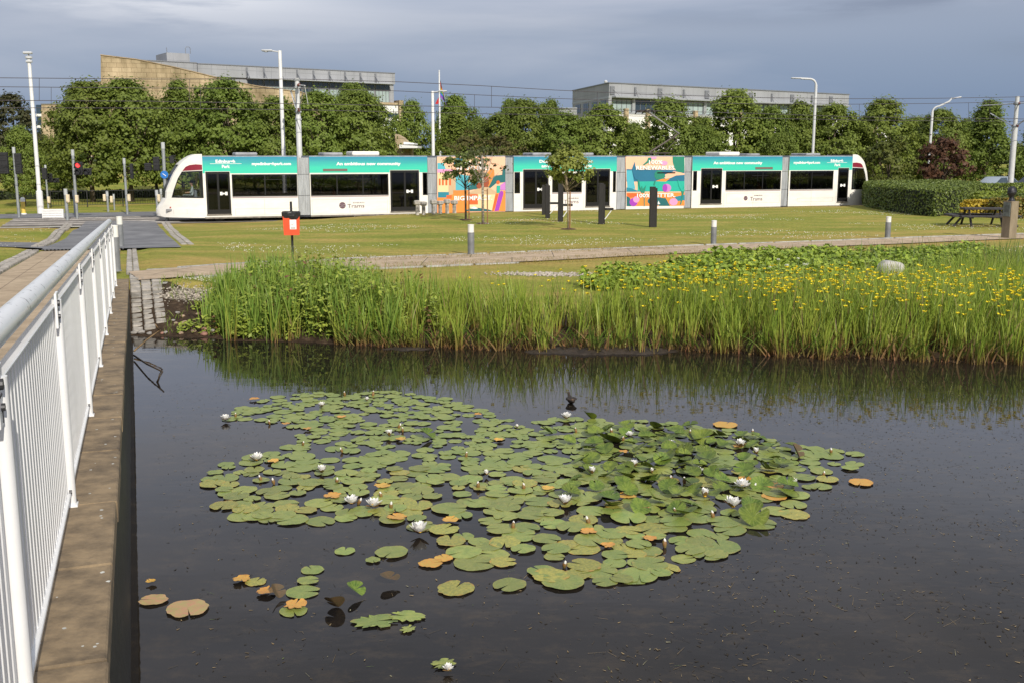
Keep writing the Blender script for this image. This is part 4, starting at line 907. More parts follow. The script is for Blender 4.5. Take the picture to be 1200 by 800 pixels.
def TA_(cs, body, x0, x1, yc, h):
    o = T(cs, body, x0, x1, yc, h, bold=.008)
    for v in o.data.vertices: v.co.y -= .042
TA_(s3, 'SMALL', 540, 566, 191.0, 4.6); TA_(s3, 'VENTURES', 533, 573, 197.4, 4.6); TA_(s3, 'BIG IMPACT.', 532, 576.5, 232.6, 5.0)
TA_(s5, '100%', 760, 776, 190.3, 4.4); TA_(s5, 'RENEWABLES.', 745, 791, 197, 4.4); TA_(s5, '100% BETTER.', 746, 791, 229.5, 4.4)
q = pxrect(770, 202, 791, 203.3); mb = MB(); mb.slab(q, [], side, -.05, -.045); mb.build('wrap_slot', frame, s5)
# pantograph (on the roof axis)
PA = TA - TN * 1.3
def PU(px, py): u, z = on_plane(px, py, PA, TD); return (u, 1.3, z + ZR)
pm = mat('pantograph_brown', (.075, .060, .050), .6, metal=.4, var=.3, scale=5)
mb = MB(); a, b_ = PU(756, 181), PU(781, 181); mb.bbox(((a[0] + b_[0]) / 2, 1.3, ZT + .16), (b_[0] - a[0], .9, .07), b=.01)
for f_ in (.15, .45, .8): mb.tube([(lerp(a[0], b_[0], f_), 1.0, ZT), (lerp(a[0], b_[0], f_), 1.0, ZT + .14)], .05, 8); mb.tube([(lerp(a[0], b_[0], f_), 1.6, ZT), (lerp(a[0], b_[0], f_), 1.6, ZT + .14)], .05, 8)
pbz = mb.build('pantograph', pm, tram)
def PP(px, py, dy): q = PU(px, py); return (q[0], q[1] + dy, q[2])
mb = MB(); mb.tube([PP(761, 179, 0), PP(794.5, 157.5, 0)], [.07, .05], 8); mb.tube([PP(780, 176.5, 0), PP(793, 164, 0), PP(796, 160, 0)], .018, 6); mb.build('lower_arm', pm, pbz)
mb = MB(); mb.tube([PP(795.5, 157, -.05), PP(755, 131.5, -.35)], [.045, .03], 8); mb.tube([PP(795.5, 157, .05), PP(763, 130.5, .35)], [.045, .03], 8); mb.tube([PP(780, 147, -.2), PP(781, 146.5, .2)], .02, 6); mb.build('upper_arm', mat('pantograph_alu', (.30, .29, .28), .4, metal=.6), pbz)
mb = MB()
for dx in (0, 8): mb.tube([PP(752 + dx, 133, -.85), PP(752 + dx, 130.2, -.6), PP(752 + dx, 129.8, 0), PP(752 + dx, 130.2, .6), PP(752 + dx, 133, .85)], .035, 6)
mb.tube([PP(750, 131, -.35), PP(765, 131, -.35)], .03, 6); mb.tube([PP(750, 131, .35), PP(765, 131, .35)], .03, 6); mb.build('contact_head', pm, pbz)

# people in the tram: one skinned body each
def skin_person(name, joints, edges, m, loc, rz, label, cat='person', levels=2, root=0):
    me = bpy.data.meshes.new(name); me.from_pydata([j[0] for j in joints], edges, []); o = bpy.data.objects.new(name, me); COL.objects.link(o)
    sk = o.modifiers.new('skin', 'SKIN'); ss_ = o.modifiers.new('sub', 'SUBSURF'); ss_.levels = levels; ss_.render_levels = levels
    for v, j in zip(me.skin_vertices[0].data, joints): v.radius = (j[1], j[2] if len(j) > 2 else j[1])
    me.skin_vertices[0].data[root].use_root = True; bpy.context.view_layer.update()
    nm = bpy.data.meshes.new_from_object(o.evaluated_get(bpy.context.evaluated_depsgraph_get())); o.modifiers.clear(); o.data = nm; bpy.data.meshes.remove(me); nm.materials.clear()
    for q in (m if isinstance(m, list) else [m]): nm.materials.append(q)
    nm.polygons.foreach_set('use_smooth', [True] * len(nm.polygons)); o.location = loc; o.rotation_euler = (0, 0, rz); o['label'] = label; o['category'] = cat; return o
skinm = mat('skin', (.50, .27, .19), .6, var=.1); shirt = mat('pale_shirt', (.42, .44, .50), .8, var=.15, scale=6); trous = mat('dark_trousers', (.02, .025, .04), .8); hairm = mat('dark_hair', (.02, .015, .012), .8)
# seated, facing -x (towards the nose), hip at origin
J = [((0, 0, 0), .14, .12), ((.02, 0, .22), .13, .11), ((.03, 0, .40), .15, .11), ((.02, 0, .50), .055), ((0, 0, .58), .05),
     ((.03, -.17, .44), .055), ((-.04, -.22, .20), .045), ((-.27, -.14, .17), .036), ((-.34, -.12, .18), .03),
     ((.03, .17, .44), .055), ((-.04, .22, .20), .045), ((-.27, .14, .17), .036), ((-.34, .12, .18), .03),
     ((-.05, -.10, -.02), .10), ((-.45, -.12, .02), .075), ((-.48, -.12, -.36), .05), ((-.58, -.12, -.42), .04),
     ((-.05, .10, -.02), .10), ((-.45, .12, .02), .075), ((-.48, .12, -.36), .05), ((-.58, .12, -.42), .04)]
E = [(0, 1), (1, 2), (2, 3), (3, 4), (2, 5), (5, 6), (6, 7), (7, 8), (2, 9), (9, 10), (10, 11), (11, 12), (0, 13), (13, 14), (14, 15), (15, 16), (0, 17), (17, 18), (18, 19), (19, 20)]
def rider(label, u, y, z, shirt_m, rz=0.0):
    base = Vector((TA.x, TA.y, -.35)); ca = math.atan2(TD.y, TD.x); wl = base + Matrix.Rotation(ca, 3, 'Z') @ Vector((u, y, z))
    p = skin_person('person', J, E, [shirt_m, trous, skinm], wl, ca + rz, label)
    for pl in p.data.polygons:
        c_ = pl.center; pl.material_index = 2 if (c_.z > .475 and abs(c_.y) < .09) or (c_.x < -.12 and c_.z > .10) else (1 if c_.z < .05 else 0)
    h = headmesh('head', skinm, p, (0, 0, 0), .105, False); h.location = (-.02, 0, .67); h.rotation_euler = (0, 0, R(-90))
    hm = MB(); hm.lathe([(.098, -.02), (.104, .03), (.09, .08), (.05, .115), (.01, .125)], 16, c=(.012, 0, .685)); smooth_angle(hm.build('hair', hairm, p), 60); return p
rider('tram driver in a pale shirt sitting in the left cab with hands at the controls', 1.42, 1.0, 1.30, shirt)
rider('passenger in red behind the second section window, seated facing left', TU(393, 220)[0], .55, 1.0, mat('red_top', (.45, .03, .03), .8))
rider('passenger in orange seated behind the sixth section window', TU(895, 215)[0], .55, 1.0, mat('orange_top', (.45, .15, .05), .8))
# ================================================================== POLES, WIRES, SIGNALS
wpole = mat('white_pole_paint', (.74, .74, .73), .4, var=.10, scale=2); gpole = mat('galvanised_pole', (.30, .32, .33), .5, metal=.3, var=.25, scale=3)
lpole = mat('pale_grey_pole', (.52, .53, .53), .5, var=.12, scale=2); lampm = mat('lamp_head_grey', (.50, .51, .52), .4)
def local(px, py, Y, base): q = at_y(px, py, Y); return q - Vector(base)
# CCTV mast at far left
b_ = atY(48, 252, 62); b_.z = -.35; t_ = thing('camera_mast', 'tall white mast carrying a small camera at the far left', 'mast', b_)
top = local(36.5, 70, 62, b_); mb = MB(); mb.tube([(0, 0, 0), (0, 0, 1.3), (0, 0, 1.35), (0, 0, top.z)], [.19, .18, .12, .10], 14); smooth_angle(mb.build('shaft', wpole, t_))
mb = MB(); mb.lathe([(.05, 0), (.2, .06), (.2, .16), (.05, .22)], 14, c=(0, 0, top.z)); mb.bbox((0, -.1, top.z + .36), (.5, .25, .14), b=.04); mb.tube([(0, 0, top.z + .2), (0, 0, top.z + .3)], .04, 8); mb.tube([(-.12, -.1, top.z - .12), (.22, -.1, top.z - .12)], .07, 8); mb.build('camera_head', lampm, t_)
def street_lamp(label, pxb, pyt, Y, w_, arm, m=wpole, zb=-.35, wb=None):
    q = at_y(pxb, 200, Y); base = Vector((q.x, Y, zb)); t_ = thing('street_lamp', label, 'street lamp', base, 0, 'street lamps along the tramway and road')
    H = at_y(pxb, pyt, Y).z - zb; ax, az, kind = arm
    mb = MB(); 
    if kind == 'flat':
        mb.tube([(0, 0, 0), (0, 0, H)], [wb or w_, w_], 12); smooth_angle(mb.build('shaft', m, t_)); mb = MB(); d = -1 if ax < 0 else 1
        mb.tube([(0, 0, H - .08), (d * .45, 0, H - .02)], .04, 8); mb.bbox((d * .72, 0, H), (.62, .30, .10), b=.04); mb.lathe([(.1, -.04), (.13, 0), (.13, .03), (.05, .05)], 12, c=(d * .78, 0, H - .05)); smooth_angle(mb.build('lamp_head', lampm, t_), 40)
    else:
        d = -1 if ax < 0 else 1; a = abs(ax); rr = min(.5, a * .5)
        pts = [(0, 0, 0), (0, 0, H - az - rr)] + [(d * rr * (1 - math.cos(k * math.pi / 10)), 0, H - az - rr + rr * math.sin(k * math.pi / 10)) for k in range(1, 6)] + [(d * a * .65, 0, H - az * .4), (d * (a - .5), 0, H)]
        mb.tube(pts, [wb or w_, w_] + [w_ * .7] * 7, 12); smooth_angle(mb.build('shaft', m, t_)); mb = MB(); e = pts[-1]; mb.bbox((e[0] + d * .35, 0, e[2] + .01), (.75, .26, .10), b=.04, M=Matrix.Rotation(-d * math.atan2(az, a) * .6, 3, 'Y')); smooth_angle(mb.build('lamp_head', lampm, t_), 40)
    return t_
street_lamp('tall white street lamp with flat head pointing left in front of the grey building', 333, 59.5, 62, .10, (-1, 0, 'flat'), wb=.13)
street_lamp('white street lamp with flat head pointing right beside the rainbow flagpole', 508, 107, 76, .10, (1, 0, 'flat'), wb=.13)
street_lamp('pale grey swan-neck street lamp rising before the right building roof', 951.5, 92, 84, .11, (-1.75, .05, 'arm'), lpole)
street_lamp('grey street lamp with arm slanting right above the copper tree', 1088, 115, 86, .10, (2.0, .65, 'arm'), lpole)
# flagpole
fb = at_y(516, 200, 96); fb.z = -.3; t_ = thing('flagpole', 'white flagpole flying a rainbow flag above the trees', 'flagpole', fb); H = at_y(516.5, 84, 96).z + .3
mb = MB(); mb.tube([(0, 0, 0), (0, 0, H)], [.11, .06], 10); mb.lathe([(.02, 0), (.08, .05), (.02, .12)], 8, c=(0, 0, H)); smooth_angle(mb.build('shaft', wpole, t_))
cols_f = [('flag_black', (.03, .02, .02)), ('flag_red', (.55, .03, .03)), ('flag_orange', (.7, .2, .02)), ('flag_yellow', (.7, .55, .03)), ('flag_green', (.04, .4, .08)), ('flag_blue', (.04, .12, .55)), ('flag_violet', (.25, .06, .4))]
mb = MB(); NX_ = 10; vs = []; 
for j in range(15):
    for i in range(NX_ + 1):
        a = i / NX_; v = j / 14; x = .08 + .85 * a * (1 - .35 * a) * (.35 + .65 * v); z = H - .7 - 2.0 * v * .75 - 1.0 * a * (1 - .2 * v); y = .14 * math.sin(a * 9 + v * 4); vs.append((x if j > 6 or True else x, y, z))
fs = []; mi = []
for j in range(14):
    for i in range(NX_): k = j * (NX_ + 1) + i; fs.append((k, k + 1, k + NX_ + 2, k + NX_ + 1)); mi.append(min(6, j // 2))
mb.add(vs, fs); mb.m = mi; fo = mb.build('flag', [mat(n, c, .8) for n, c in cols_f], t_, smooth=True)
mb = MB(); mb.add([(-.05, 0, H - 2.2), (-.40, .1, H - 2.8), (-.15, 0, H - 2.85), (-.05, 0, H - 2.7)], [(0, 1, 2, 3)]); mb.build('flag_fly_corner', [mat('flag_red', (0, 0, 0))], t_)

# overhead line poles and wires
def WP(px, py, v):
    A_ = TA - TN * v; d = ray(px, py); det = d.x * (-TD.y) + TD.x * d.y; t_ = (A_.x * (-TD.y) + TD.x * A_.y) / det; return Vector((d.x * t_, d.y * t_, 3 + d.z * t_))
def ohl(label, px, pyt, v, split, r0, r1, m):
    q = WP(px, 180, v); base = Vector((q.x, q.y, -.35)); t_ = thing('overhead_line_pole', label, 'pole', base, math.atan2(TD.y, TD.x), 'overhead line poles of the tramway')
    H = WP(px, pyt, v).z + .35; Hs = WP(px, split, v).z + .35
    mb = MB(); mb.tube([(0, 0, 0), (0, 0, Hs), (0, 0, Hs + .06), (0, 0, H)], [r0, r0 * .96, r1, r1], 16); smooth_angle(mb.build('shaft', m, t_))
    return t_, H, Hs
insm = mat('brown_insulator', (.16, .045, .03), .4)
pa, Ha, Hsa = ohl('thick grey overhead line pole behind the first tram gangway', 351, 92, 3.3, 137, .155, .125, lpole)
mb = MB()
for sy in (-1, 1): mb.tube([(0, 0, Ha - .35), (0, sy * 2.6, Ha - .55)], .03, 8); mb.tube([(0, 0, Ha - 1.9), (0, sy * 2.2, Ha - .6)], .025, 8); mb.tube([(0, sy * 2.5, Ha - .55), (.2, sy * 2.2, Ha - 1.5)], .02, 6)
mb.build('cantilever_arm', lpole, pa)
mb = MB()
for sy in (-1, 1): mb.lathe([(.05, 0), (.09, .05), (.05, .1), (.09, .15), (.05, .2), (.09, .25), (.05, .3)], 10, c=(0, sy * .45, Ha - .40), M=Matrix.Rotation(R(90), 3, 'X')); mb.lathe([(.05, 0), (.09, .05), (.05, .1), (.09, .15), (.05, .2)], 10, c=(0, sy * .3, Ha - 1.8))
mb.build('insulator', insm, pa)
mb = MB()
for z in (Ha - .1, Ha - .5, Ha - 1.8, Ha - 2.2): mb.bbox((.0, 0, z), (.34, .30, .10), b=.02)
mb.build('clamp', gpole, pa)
pb, Hb, Hsb = ohl('thick pale overhead line pole at the right edge behind the hedges', 1187, 113, 3.3, 148, .20, .14, lpole)
mb = MB(); mb.tube([(0, -.1, Hb - .5), (-.4, -3.6, Hb - .45)], .035, 8); mb.tube([(0, -.1, Hb - 2.1), (-.3, -2.8, Hb - .55)], .04, 8); mb.tube([(0, .1, Hb - .5), (0, 3.2, Hb - .5)], .035, 8); mb.tube([(0, .1, Hb - 2.1), (0, 2.4, Hb - 1.1)], .04, 8); mb.tube([(-.3, -2.6, Hb - 1.5), (0, -.15, Hb - 1.9)], .02, 6); mb.build('cantilever_arm', lpole, pb)
mb = MB()
for z, s_ in ((Hb - .5, 1), (Hb - 2.05, 1)):
    for sy in (-1, 1): mb.lathe([(.05, 0), (.1, .06), (.05, .12), (.1, .18), (.05, .24), (.1, .3), (.05, .36)], 10, c=(0, sy * .3, z), M=Matrix.Rotation(R(90 * sy), 3, 'X'))
mb.build('insulator', insm, pb)
mb = MB(); mb.lathe([(.22, 0), (.22, .12)], 14, c=(0, 0, Hb - .55)); mb.lathe([(.22, 0), (.22, .12)], 14, c=(0, 0, Hb - 2.15)); mb.build('clamp', gpole, pb)
wire = mat('dark_wire', (.06, .05, .055), .6)
WL = [('upper messenger wire of the nearer track, highest line across the sky', .9, [(-60, 91), (180, 93), (351, 93), (470, 96.3), (560, 100.5), (650, 105.8), (760, 111), (880, 114.5), (1000, 116), (1100, 115.5), (1187, 114), (1260, 112)]),
      ('messenger wire of the farther track, second line from the top', 5.0, [(-60, 101.5), (180, 103.5), (351, 104), (470, 107), (560, 111.5), (650, 115.6), (760, 119.5), (880, 122), (1000, 122.4), (1100, 121.5), (1187, 119.5), (1260, 118)]),
      ('contact wire of the nearer track, third line, just above the treetops', .9, [(-60, 117.5), (180, 119), (351, 122), (560, 125.7), (650, 127.2), (880, 133), (1000, 137.3), (1187, 139.5), (1260, 141)]),
      ('contact wire of the farther track, lowest line touching the treetops', 5.0, [(-60, 126.5), (180, 127), (351, 129), (560, 133.5), (650, 134.8), (880, 138.5), (1000, 141), (1187, 142.5), (1260, 144)])]
for lab, v, pts in WL:
    P3 = [WP(a, b_, v) for a, b_ in pts]; mb = MB(); mb.tube(P3, .017, 5); tag(mb.build('overhead_wire', wire), lab, 'wire', 'overhead wires of the tramway')
drops = [(46, 92, 117.8), (60, 103, 127), (222, 93, 119.3), (235, 103.4, 127.3), (576, 101, 126), (556, 111.3, 133.4), (1050, 116, 137.8), (1007, 122.6, 141), (1135, 121, 142.2), (1160, 114.6, 139.2), (700, 108.5, 128.6), (806, 120.5, 136.2)]
for k, (x, y0, y1) in enumerate(drops):
    v = .9 if abs(y0 - np.interp(x, [p[0] for p in WL[0][2]], [p[1] for p in WL[0][2]])) < 3 else 5.0
    mb = MB(); mb.tube([WP(x, y0, v), WP(x, y1, v)], .012, 4); tag(mb.build('dropper_wire', wire), 'thin vertical dropper hanging between a messenger wire and its contact wire', 'wire', 'dropper wires of the overhead line')

# traffic signals and push-button posts at the crossing
hous = mat('signal_black', (.018, .018, .020), .6, var=.4, scale=6); lens = mat('signal_lens_off', (.03, .03, .035), .25); redl = mat('signal_red_on', (.5, .02, .02), .4, emit=(1.0, .05, .05, 2.2)); bluem = mat('blue_sign', (.02, .16, .50), .5); boxm = mat('cream_button_box', (.72, .60, .42), .5); capm = mat('pole_cap', (.42, .44, .45), .5)
def signal(label, pb_, pt, Y, heads=(), boxes=(), r=.06, sign=None, zb=None, group='traffic signals and posts at the crossing', name='traffic_signal', cat='traffic signal', pm_=None):
    q = at_y(pb_[0], pb_[1], Y); zb = gz(q.x, Y) if zb is None else zb; xb = at_y(pb_[0], pb_[1], Y).x; t_ = thing(name, label, cat, (xb, Y, zb), 0, group); k = Y / F * 1.0
    H = at_y(pt[0], pt[1], Y).z - zb
    mb = MB(); mb.tube([(0, 0, -.05), (0, 0, H)], r, 12); smooth_angle(mb.build('pole', pm_ or gpole, t_))
    mb = MB(); mb.tube([(0, 0, H - .30), (0, 0, H + .02)], r * 1.12, 12); mb.build('pole_cap', capm, t_)
    for (hx0, hy0, hx1, hy1, kind) in heads:
        c0 = at_y(hx0, hy0, Y) - Vector((xb, Y, zb)); c1 = at_y(hx1, hy1, Y) - Vector((xb, Y, zb)); cx, cz = (c0.x + c1.x) / 2, (c0.z + c1.z) / 2; wd, hh = c1.x - c0.x, c0.z - c1.z
        # account for the pole drawn upright
        mb = MB(); hb_ = MB(); hb_.bbox((cx, 0, cz), (wd, .22, hh), b=.03); sgn = 1 if cx > 0 else -1
        hb_.tube([(0, 0, cz + hh * .3), (cx, 0, cz + hh * .3)], .025, 6); hb_.tube([(0, 0, cz - hh * .3), (cx, 0, cz - hh * .3)], .025, 6)
        if kind == 'side':
            for j in range(3): zc = cz + hh * (.33 - .33 * j); hb_.bbox((cx + sgn * wd * .5, 0, zc + .08), (wd * 1.1, .2, .03), b=.01)
        if kind == 'back':
            for j in range(4): hb_.bbox((cx, -.115, cz + hh * (.38 - .25 * j)), (wd * .8, .03, .03), b=.008)
        ho = hb_.build('signal_head', hous, t_)
        if kind in ('red', 'front'):
            n = max(1, round(hh / wd)); 
            for j in range(n):
                zc = cz + hh * ((n - 1) / 2 - j) / n; l_ = MB(); l_.tube([(cx, -.14, zc), (cx, -.10, zc)], wd * .33, 14); l_.build('lens', redl if kind == 'red' and j == 0 else lens, ho)
                l_ = MB(); 
                for a in range(12):
                    a0 = math.pi * a / 11; l_.box((cx + wd * .38 * math.cos(a0), -.2, zc + wd * .38 * math.sin(a0)), (.05, .18, .03))
                l_.build('hood', hous, ho)
    for (bx, by) in boxes:
        c0 = at_y(bx, by, Y) - Vector((xb, Y, zb)); mb = MB(); mb.bbox((c0.x, -.04, c0.z), (.15, .2, .42), b=.03); mb.bbox((c0.x, -.15, c0.z - .08), (.10, .03, .12), b=.01); mb.build('push_button_box', boxm, t_)
    if sign:
        c0 = at_y(sign[0], sign[1], Y) - Vector((xb, Y, zb)); mb = MB(); mb.tube([(c0.x, -.10, c0.z), (c0.x, -.08, c0.z)], .20, 20); so = mb.build('round_sign', bluem, t_)
        mb = MB(); mb.tube([(c0.x - .08, -.105, c0.z + .05), (c0.x + .08, -.105, c0.z - .07)], .02, 5); mb.build('arrow', wp, so)
    return t_
signal('grey signal pole at far left with black heads seen from behind on both sides', (22.5, 256.5), (13.5, 173), 58, [(-2, 179, 10.5, 204, 'back'), (17, 180, 26, 204, 'back')], r=.075)
signal('slim grey post just left of the white camera mast', (47, 250), (43.5, 187), 66, r=.06, name='signal_post', cat='post')
signal('grey signal pole right of the camera mast with small dark heads', (57, 247), (51.5, 194), 68, [(49, 197, 55.5, 210.5, 'side'), (56.5, 203.5, 61.5, 214.5, 'front'), (62.5, 209, 69.3, 214.5, 'front')], [(57.5, 234.5)], r=.06)
signal('grey signal pole showing a lit red light with two dark lenses below', (90.8, 259), (82.8, 176), 57, [(88, 190, 97, 205.5, 'red'), (98.2, 197.5, 107, 205.5, 'front')], [(90.5, 233.5)], r=.075)
signal('short grey post with cream push-button box in front of the white planter', (79.5, 262.5), (75.5, 222), 55.5, [], [(80, 233)], r=.085, name='signal_post', cat='post')
signal('short grey post close beside the red-light pole foot', (88.5, 256.5), (86.5, 223.5), 60, r=.06, name='signal_post', cat='post')
signal('short grey post with cream box, alone right of the lone trunk', (127, 250), (125.5, 224.5), 64, [], [(122.8, 232)], r=.07, name='signal_post', cat='post')
signal('short thin grey post between two cream boxes near the black fence', (134.5, 250), (132.5, 228), 66, [], [(131, 234)], r=.05, name='signal_post', cat='post')
signal('grey signal pole with dark side-facing head midway along the black fence', (149.5, 253.5), (146.5, 186), 61, [(152.2, 192, 156.5, 210, 'side')], [(151.5, 232)], r=.07)
signal('tall grey signal pole by the tram nose with round blue sign and dark heads', (196, 261), (191.5, 167.5), 54.5, [(179.5, 184, 187, 200.5, 'back'), (169.5, 191.5, 177.5, 200.5, 'back'), (199, 183, 203.5, 192, 'side')], [], r=.085, sign=(193.3, 205))
signal('short grey post with cream box left of the tram nose, nearer one', (185.2, 254), (182.5, 223.5), 60, [], [(186.5, 232.5)], r=.08, name='signal_post', cat='post')
signal('short grey post with cream box left of the tram nose, farther one', (189.8, 248), (188.6, 222), 67, [], [(192.3, 232.5)], r=.07, name='signal_post', cat='post')
# yellow and white bollard
yb = atY(28, 253, 61); t_ = thing('traffic_bollard', 'yellow and white traffic bollard on the road beside the camera mast', 'bollard', yb); mb = MB(); mb.lathe([(.13, 0), (.13, .12), (.11, .14), (.11, .74), (.12, .78), (.12, .92), (.06, .98)], 14); smooth_angle(mb.build('post', mat('yellow_reflective', (.72, .52, .10), .5, var=.1), t_)); mb = MB(); mb.lathe([(.125, .76), (.125, .94), (.06, 1.0)], 14); mb.lathe([(.16, 0), (.16, .1)], 14); mb.build('white_collar', wp, t_)
# white barrier box
bx = atY(63.7, 258, 57.5); t_ = thing('planter_box', 'low white slatted barrier box on the grass by the crossing', 'barrier', bx, R(6)); mb = MB()
for k in range(4): mb.bbox((0, -.2, .10 + .12 * k), (1.06, .03, .105), b=.008)
mb.build('slatted_front', wp, t_); mb = MB(); mb.bbox((0, 0, .25), (1.0, .36, .46), b=.01); mb.build('box_body', wp, t_); mb = MB()
for sx_ in (-1, 1): mb.bbox((sx_ * .53, -.2, .25), (.05, .06, .5), b=.01)
mb.build('end_post', wp, t_)
# black pedestrian fence
fa, fb_ = at_y(60, 245, 68.5), at_y(262, 245, 74)
d = Vector((fb_.x - fa.x, fb_.y - fa.y)); LF = d.length; d.normalize(); t_ = thing('pedestrian_fence', 'low black metal railing fence along the road in front of the clipped hedge', 'fence', (fa.x, fa.y, -.33), math.atan2(d.y, d.x)); fm = mat('fence_black', (.014, .014, .014), .5)
n = int(LF / 2); 
for k in range(n + 1): mb = MB(); mb.bbox((k * LF / n, 0, .55), (.06, .06, 1.1), b=.008); mb.build('post', fm, t_)
for k in range(n):
    mb = MB(); a = k * LF / n; w_ = LF / n
    mb.tube([(a, 0, 1.05), (a + w_, 0, 1.05)], .022, 6); mb.tube([(a, 0, .15), (a + w_, 0, .15)], .018, 6)
    for j in range(1, 14): mb.tube([(a + w_ * j / 14, 0, .15), (a + w_ * j / 14, 0, 1.05)], .010, 4)
    mb.build('fence_panel', fm, t_)
# ================================================================== BUILDINGS
def wallmat(name, c1, c2, mortar, bw_, bh, ms=.02, rough=.85, stain=.35, bump=.2, off=.5):
    m = bpy.data.materials.new(name); m.use_nodes = True; tt = m.node_tree; LL = tt.links; b = tt.nodes['Principled BSDF']; b.inputs['Roughness'].default_value = rough; b.inputs['Specular IOR Level'].default_value = .3
    cc = tt.nodes.new('ShaderNodeTexCoord'); s_ = tt.nodes.new('ShaderNodeSeparateXYZ'); c_ = tt.nodes.new('ShaderNodeCombineXYZ'); a = tt.nodes.new('ShaderNodeMath'); a.operation = 'ADD'
    LL.new(cc.outputs['Object'], s_.inputs[0]); LL.new(s_.outputs[0], a.inputs[0]); LL.new(s_.outputs[1], a.inputs[1]); LL.new(a.outputs[0], c_.inputs[0]); LL.new(s_.outputs[2], c_.inputs[1])
    br = tt.nodes.new('ShaderNodeTexBrick'); br.offset = off; br.inputs['Scale'].default_value = 1; br.inputs['Brick Width'].default_value = bw_; br.inputs['Row Height'].default_value = bh; br.inputs['Mortar Size'].default_value = ms; br.inputs['Bias'].default_value = -.1
    br.inputs['Color1'].default_value = (*c1, 1); br.inputs['Color2'].default_value = (*c2, 1); br.inputs['Mortar'].default_value = (*mortar, 1); LL.new(c_.outputs[0], br.inputs[0])
    nn = tt.nodes.new('ShaderNodeTexNoise'); nn.inputs['Scale'].default_value = .25; nn.inputs['Detail'].default_value = 8; nn.inputs['Roughness'].default_value = .7; mm_ = tt.nodes.new('ShaderNodeMapping'); mm_.inputs['Scale'].default_value = (1, 1, .35); LL.new(cc.outputs['Object'], mm_.inputs[0]); LL.new(mm_.outputs[0], nn.inputs[0])
    rp = tt.nodes.new('ShaderNodeValToRGB'); rp.color_ramp.elements[0].position = .35; rp.color_ramp.elements[0].color = (1 - stain, 1 - stain, 1 - stain * 1.1, 1); rp.color_ramp.elements[1].position = .6; rp.color_ramp.elements[1].color = (1.1, 1.1, 1.1, 1); LL.new(nn.outputs[0], rp.inputs[0])
    x = tt.nodes.new('ShaderNodeMixRGB'); x.blend_type = 'MULTIPLY'; x.inputs[0].default_value = 1; LL.new(br.outputs[0], x.inputs[1]); LL.new(rp.outputs[0], x.inputs[2]); LL.new(x.outputs[0], b.inputs['Base Color'])
    MATS[name] = m; return m
sandst = wallmat('sandstone_blocks', (.47, .375, .245), (.40, .31, .195), (.29, .22, .14), 1.3, .62, ms=.04, stain=.6)
gpan = wallmat('grey_cladding', (.30, .31, .33), (.28, .29, .31), (.19, .20, .22), 2.6, 1.35, ms=.03, stain=.12, rough=.6, off=0)
wpan = mat('white_render', (.74, .74, .72), .7, var=.08, scale=.5)
gl_d = mat('window_glass_dark', (.035, .055, .075), .12, var=.35, scale=.35, spec=.8); gl_l = mat('window_glass_blinds', (.34, .42, .41), .25, var=.15, scale=.3, spec=.6); steel = mat('building_steel', (.20, .21, .23), .5, metal=.3); shelf = mat('sunshade_steel', (.36, .38, .40), .5, metal=.3)
class Bld:
    def __init__(s, name, label, pa_, Ya, pb_, Yb, zb=-.4):
        A_ = at_y(pa_, 150, Ya); B_ = at_y(pb_, 150, Yb); s.A = Vector((A_.x, A_.y)); s.D = Vector((B_.x - A_.x, B_.y - A_.y)); s.L = s.D.length; s.D.normalize(); s.zb = zb
        s.o = thing(name, label, 'building', (A_.x, A_.y, zb), math.atan2(s.D.y, s.D.x))
    def p(s, px, py): u, z = on_plane(px, py, s.A, s.D); return (u, z - s.zb)
    def zz(s, px, py): return s.p(px, py)[1]
    def poly(s, name, pts, t0, t1, m, parent=None, holes=()):
        mb = MB(); mb.slab([s.p(*q) for q in pts], [[s.p(*q) for q in h] for h in holes], side, t0, t1); return mb.build(name, m, parent or s.o)
    def box(s, name, u0, u1, z0, z1, y0, y1, m, parent=None):
        mb = MB(); mb.box(((u0 + u1) / 2, (y0 + y1) / 2, (z0 + z1) / 2), (u1 - u0, y1 - y0, z1 - z0)); return mb.build(name, m, parent or s.o)
    def window(s, u0, u1, z0, z1, y, m, nmull=3, trans=True):
        f_ = MB(); f_.slab(rect(u0, z0, u1, z1), [rect(u0 + .08, z0 + .08, u1 - .08, z1 - .08)], side, y - .09, y + .03)
        for k in range(1, nmull): f_.box((lerp(u0, u1, k / nmull), y - .04, (z0 + z1) / 2), (.08, .10, z1 - z0 - .17))
        if trans: f_.box(((u0 + u1) / 2, y - .04, lerp(z0, z1, .72)), (u1 - u0 - .17, .09, .07))
        w_ = f_.build('window', steel, s.o); g_ = MB(); g_.box(((u0 + u1) / 2, y, (z0 + z1) / 2), (u1 - u0 - .17, .03, z1 - z0 - .17)); g_.build('pane', m, w_)
# sandstone wedge wall
B1 = Bld('sandstone_wall', 'tall wedge-shaped sandstone block wall sloping down to the right behind the trees', 118, 150, 392, 160)
B1.o['category'] = 'wall'
zt = lambda x, y: (x, y)
B1.poly('block_wall', [(118, 64.5), (160, 69.8), (205, 79), (260, 92.5), (300, 101), (352, 108), (392, 122), (392, 182), (118.5, 184)], 0, 3.0, sandst)
B1.poly('stone_cap', [(117.6, 64.0), (160, 69.2), (205, 78.4), (260, 91.9), (300, 100.4), (352, 107.4), (392, 121.3), (392, 122.2), (352, 108.4), (300, 101.4), (260, 92.9), (205, 79.4), (160, 70.2), (117.6, 65.2)], -.12, 3.12, mat('stone_cap', (.33, .25, .16), .85, var=.3, scale=1))
B1b = Bld('sandstone_wing', 'lower sandstone wing with grey glazed end left of the wedge wall', 47, 156, 122, 156)
B1b.poly('wing_wall', [(48.5, 122.5), (88.3, 122.5), (88.3, 96.5), (120, 96.3), (120, 184), (48.5, 184)], 0, 5, sandst)
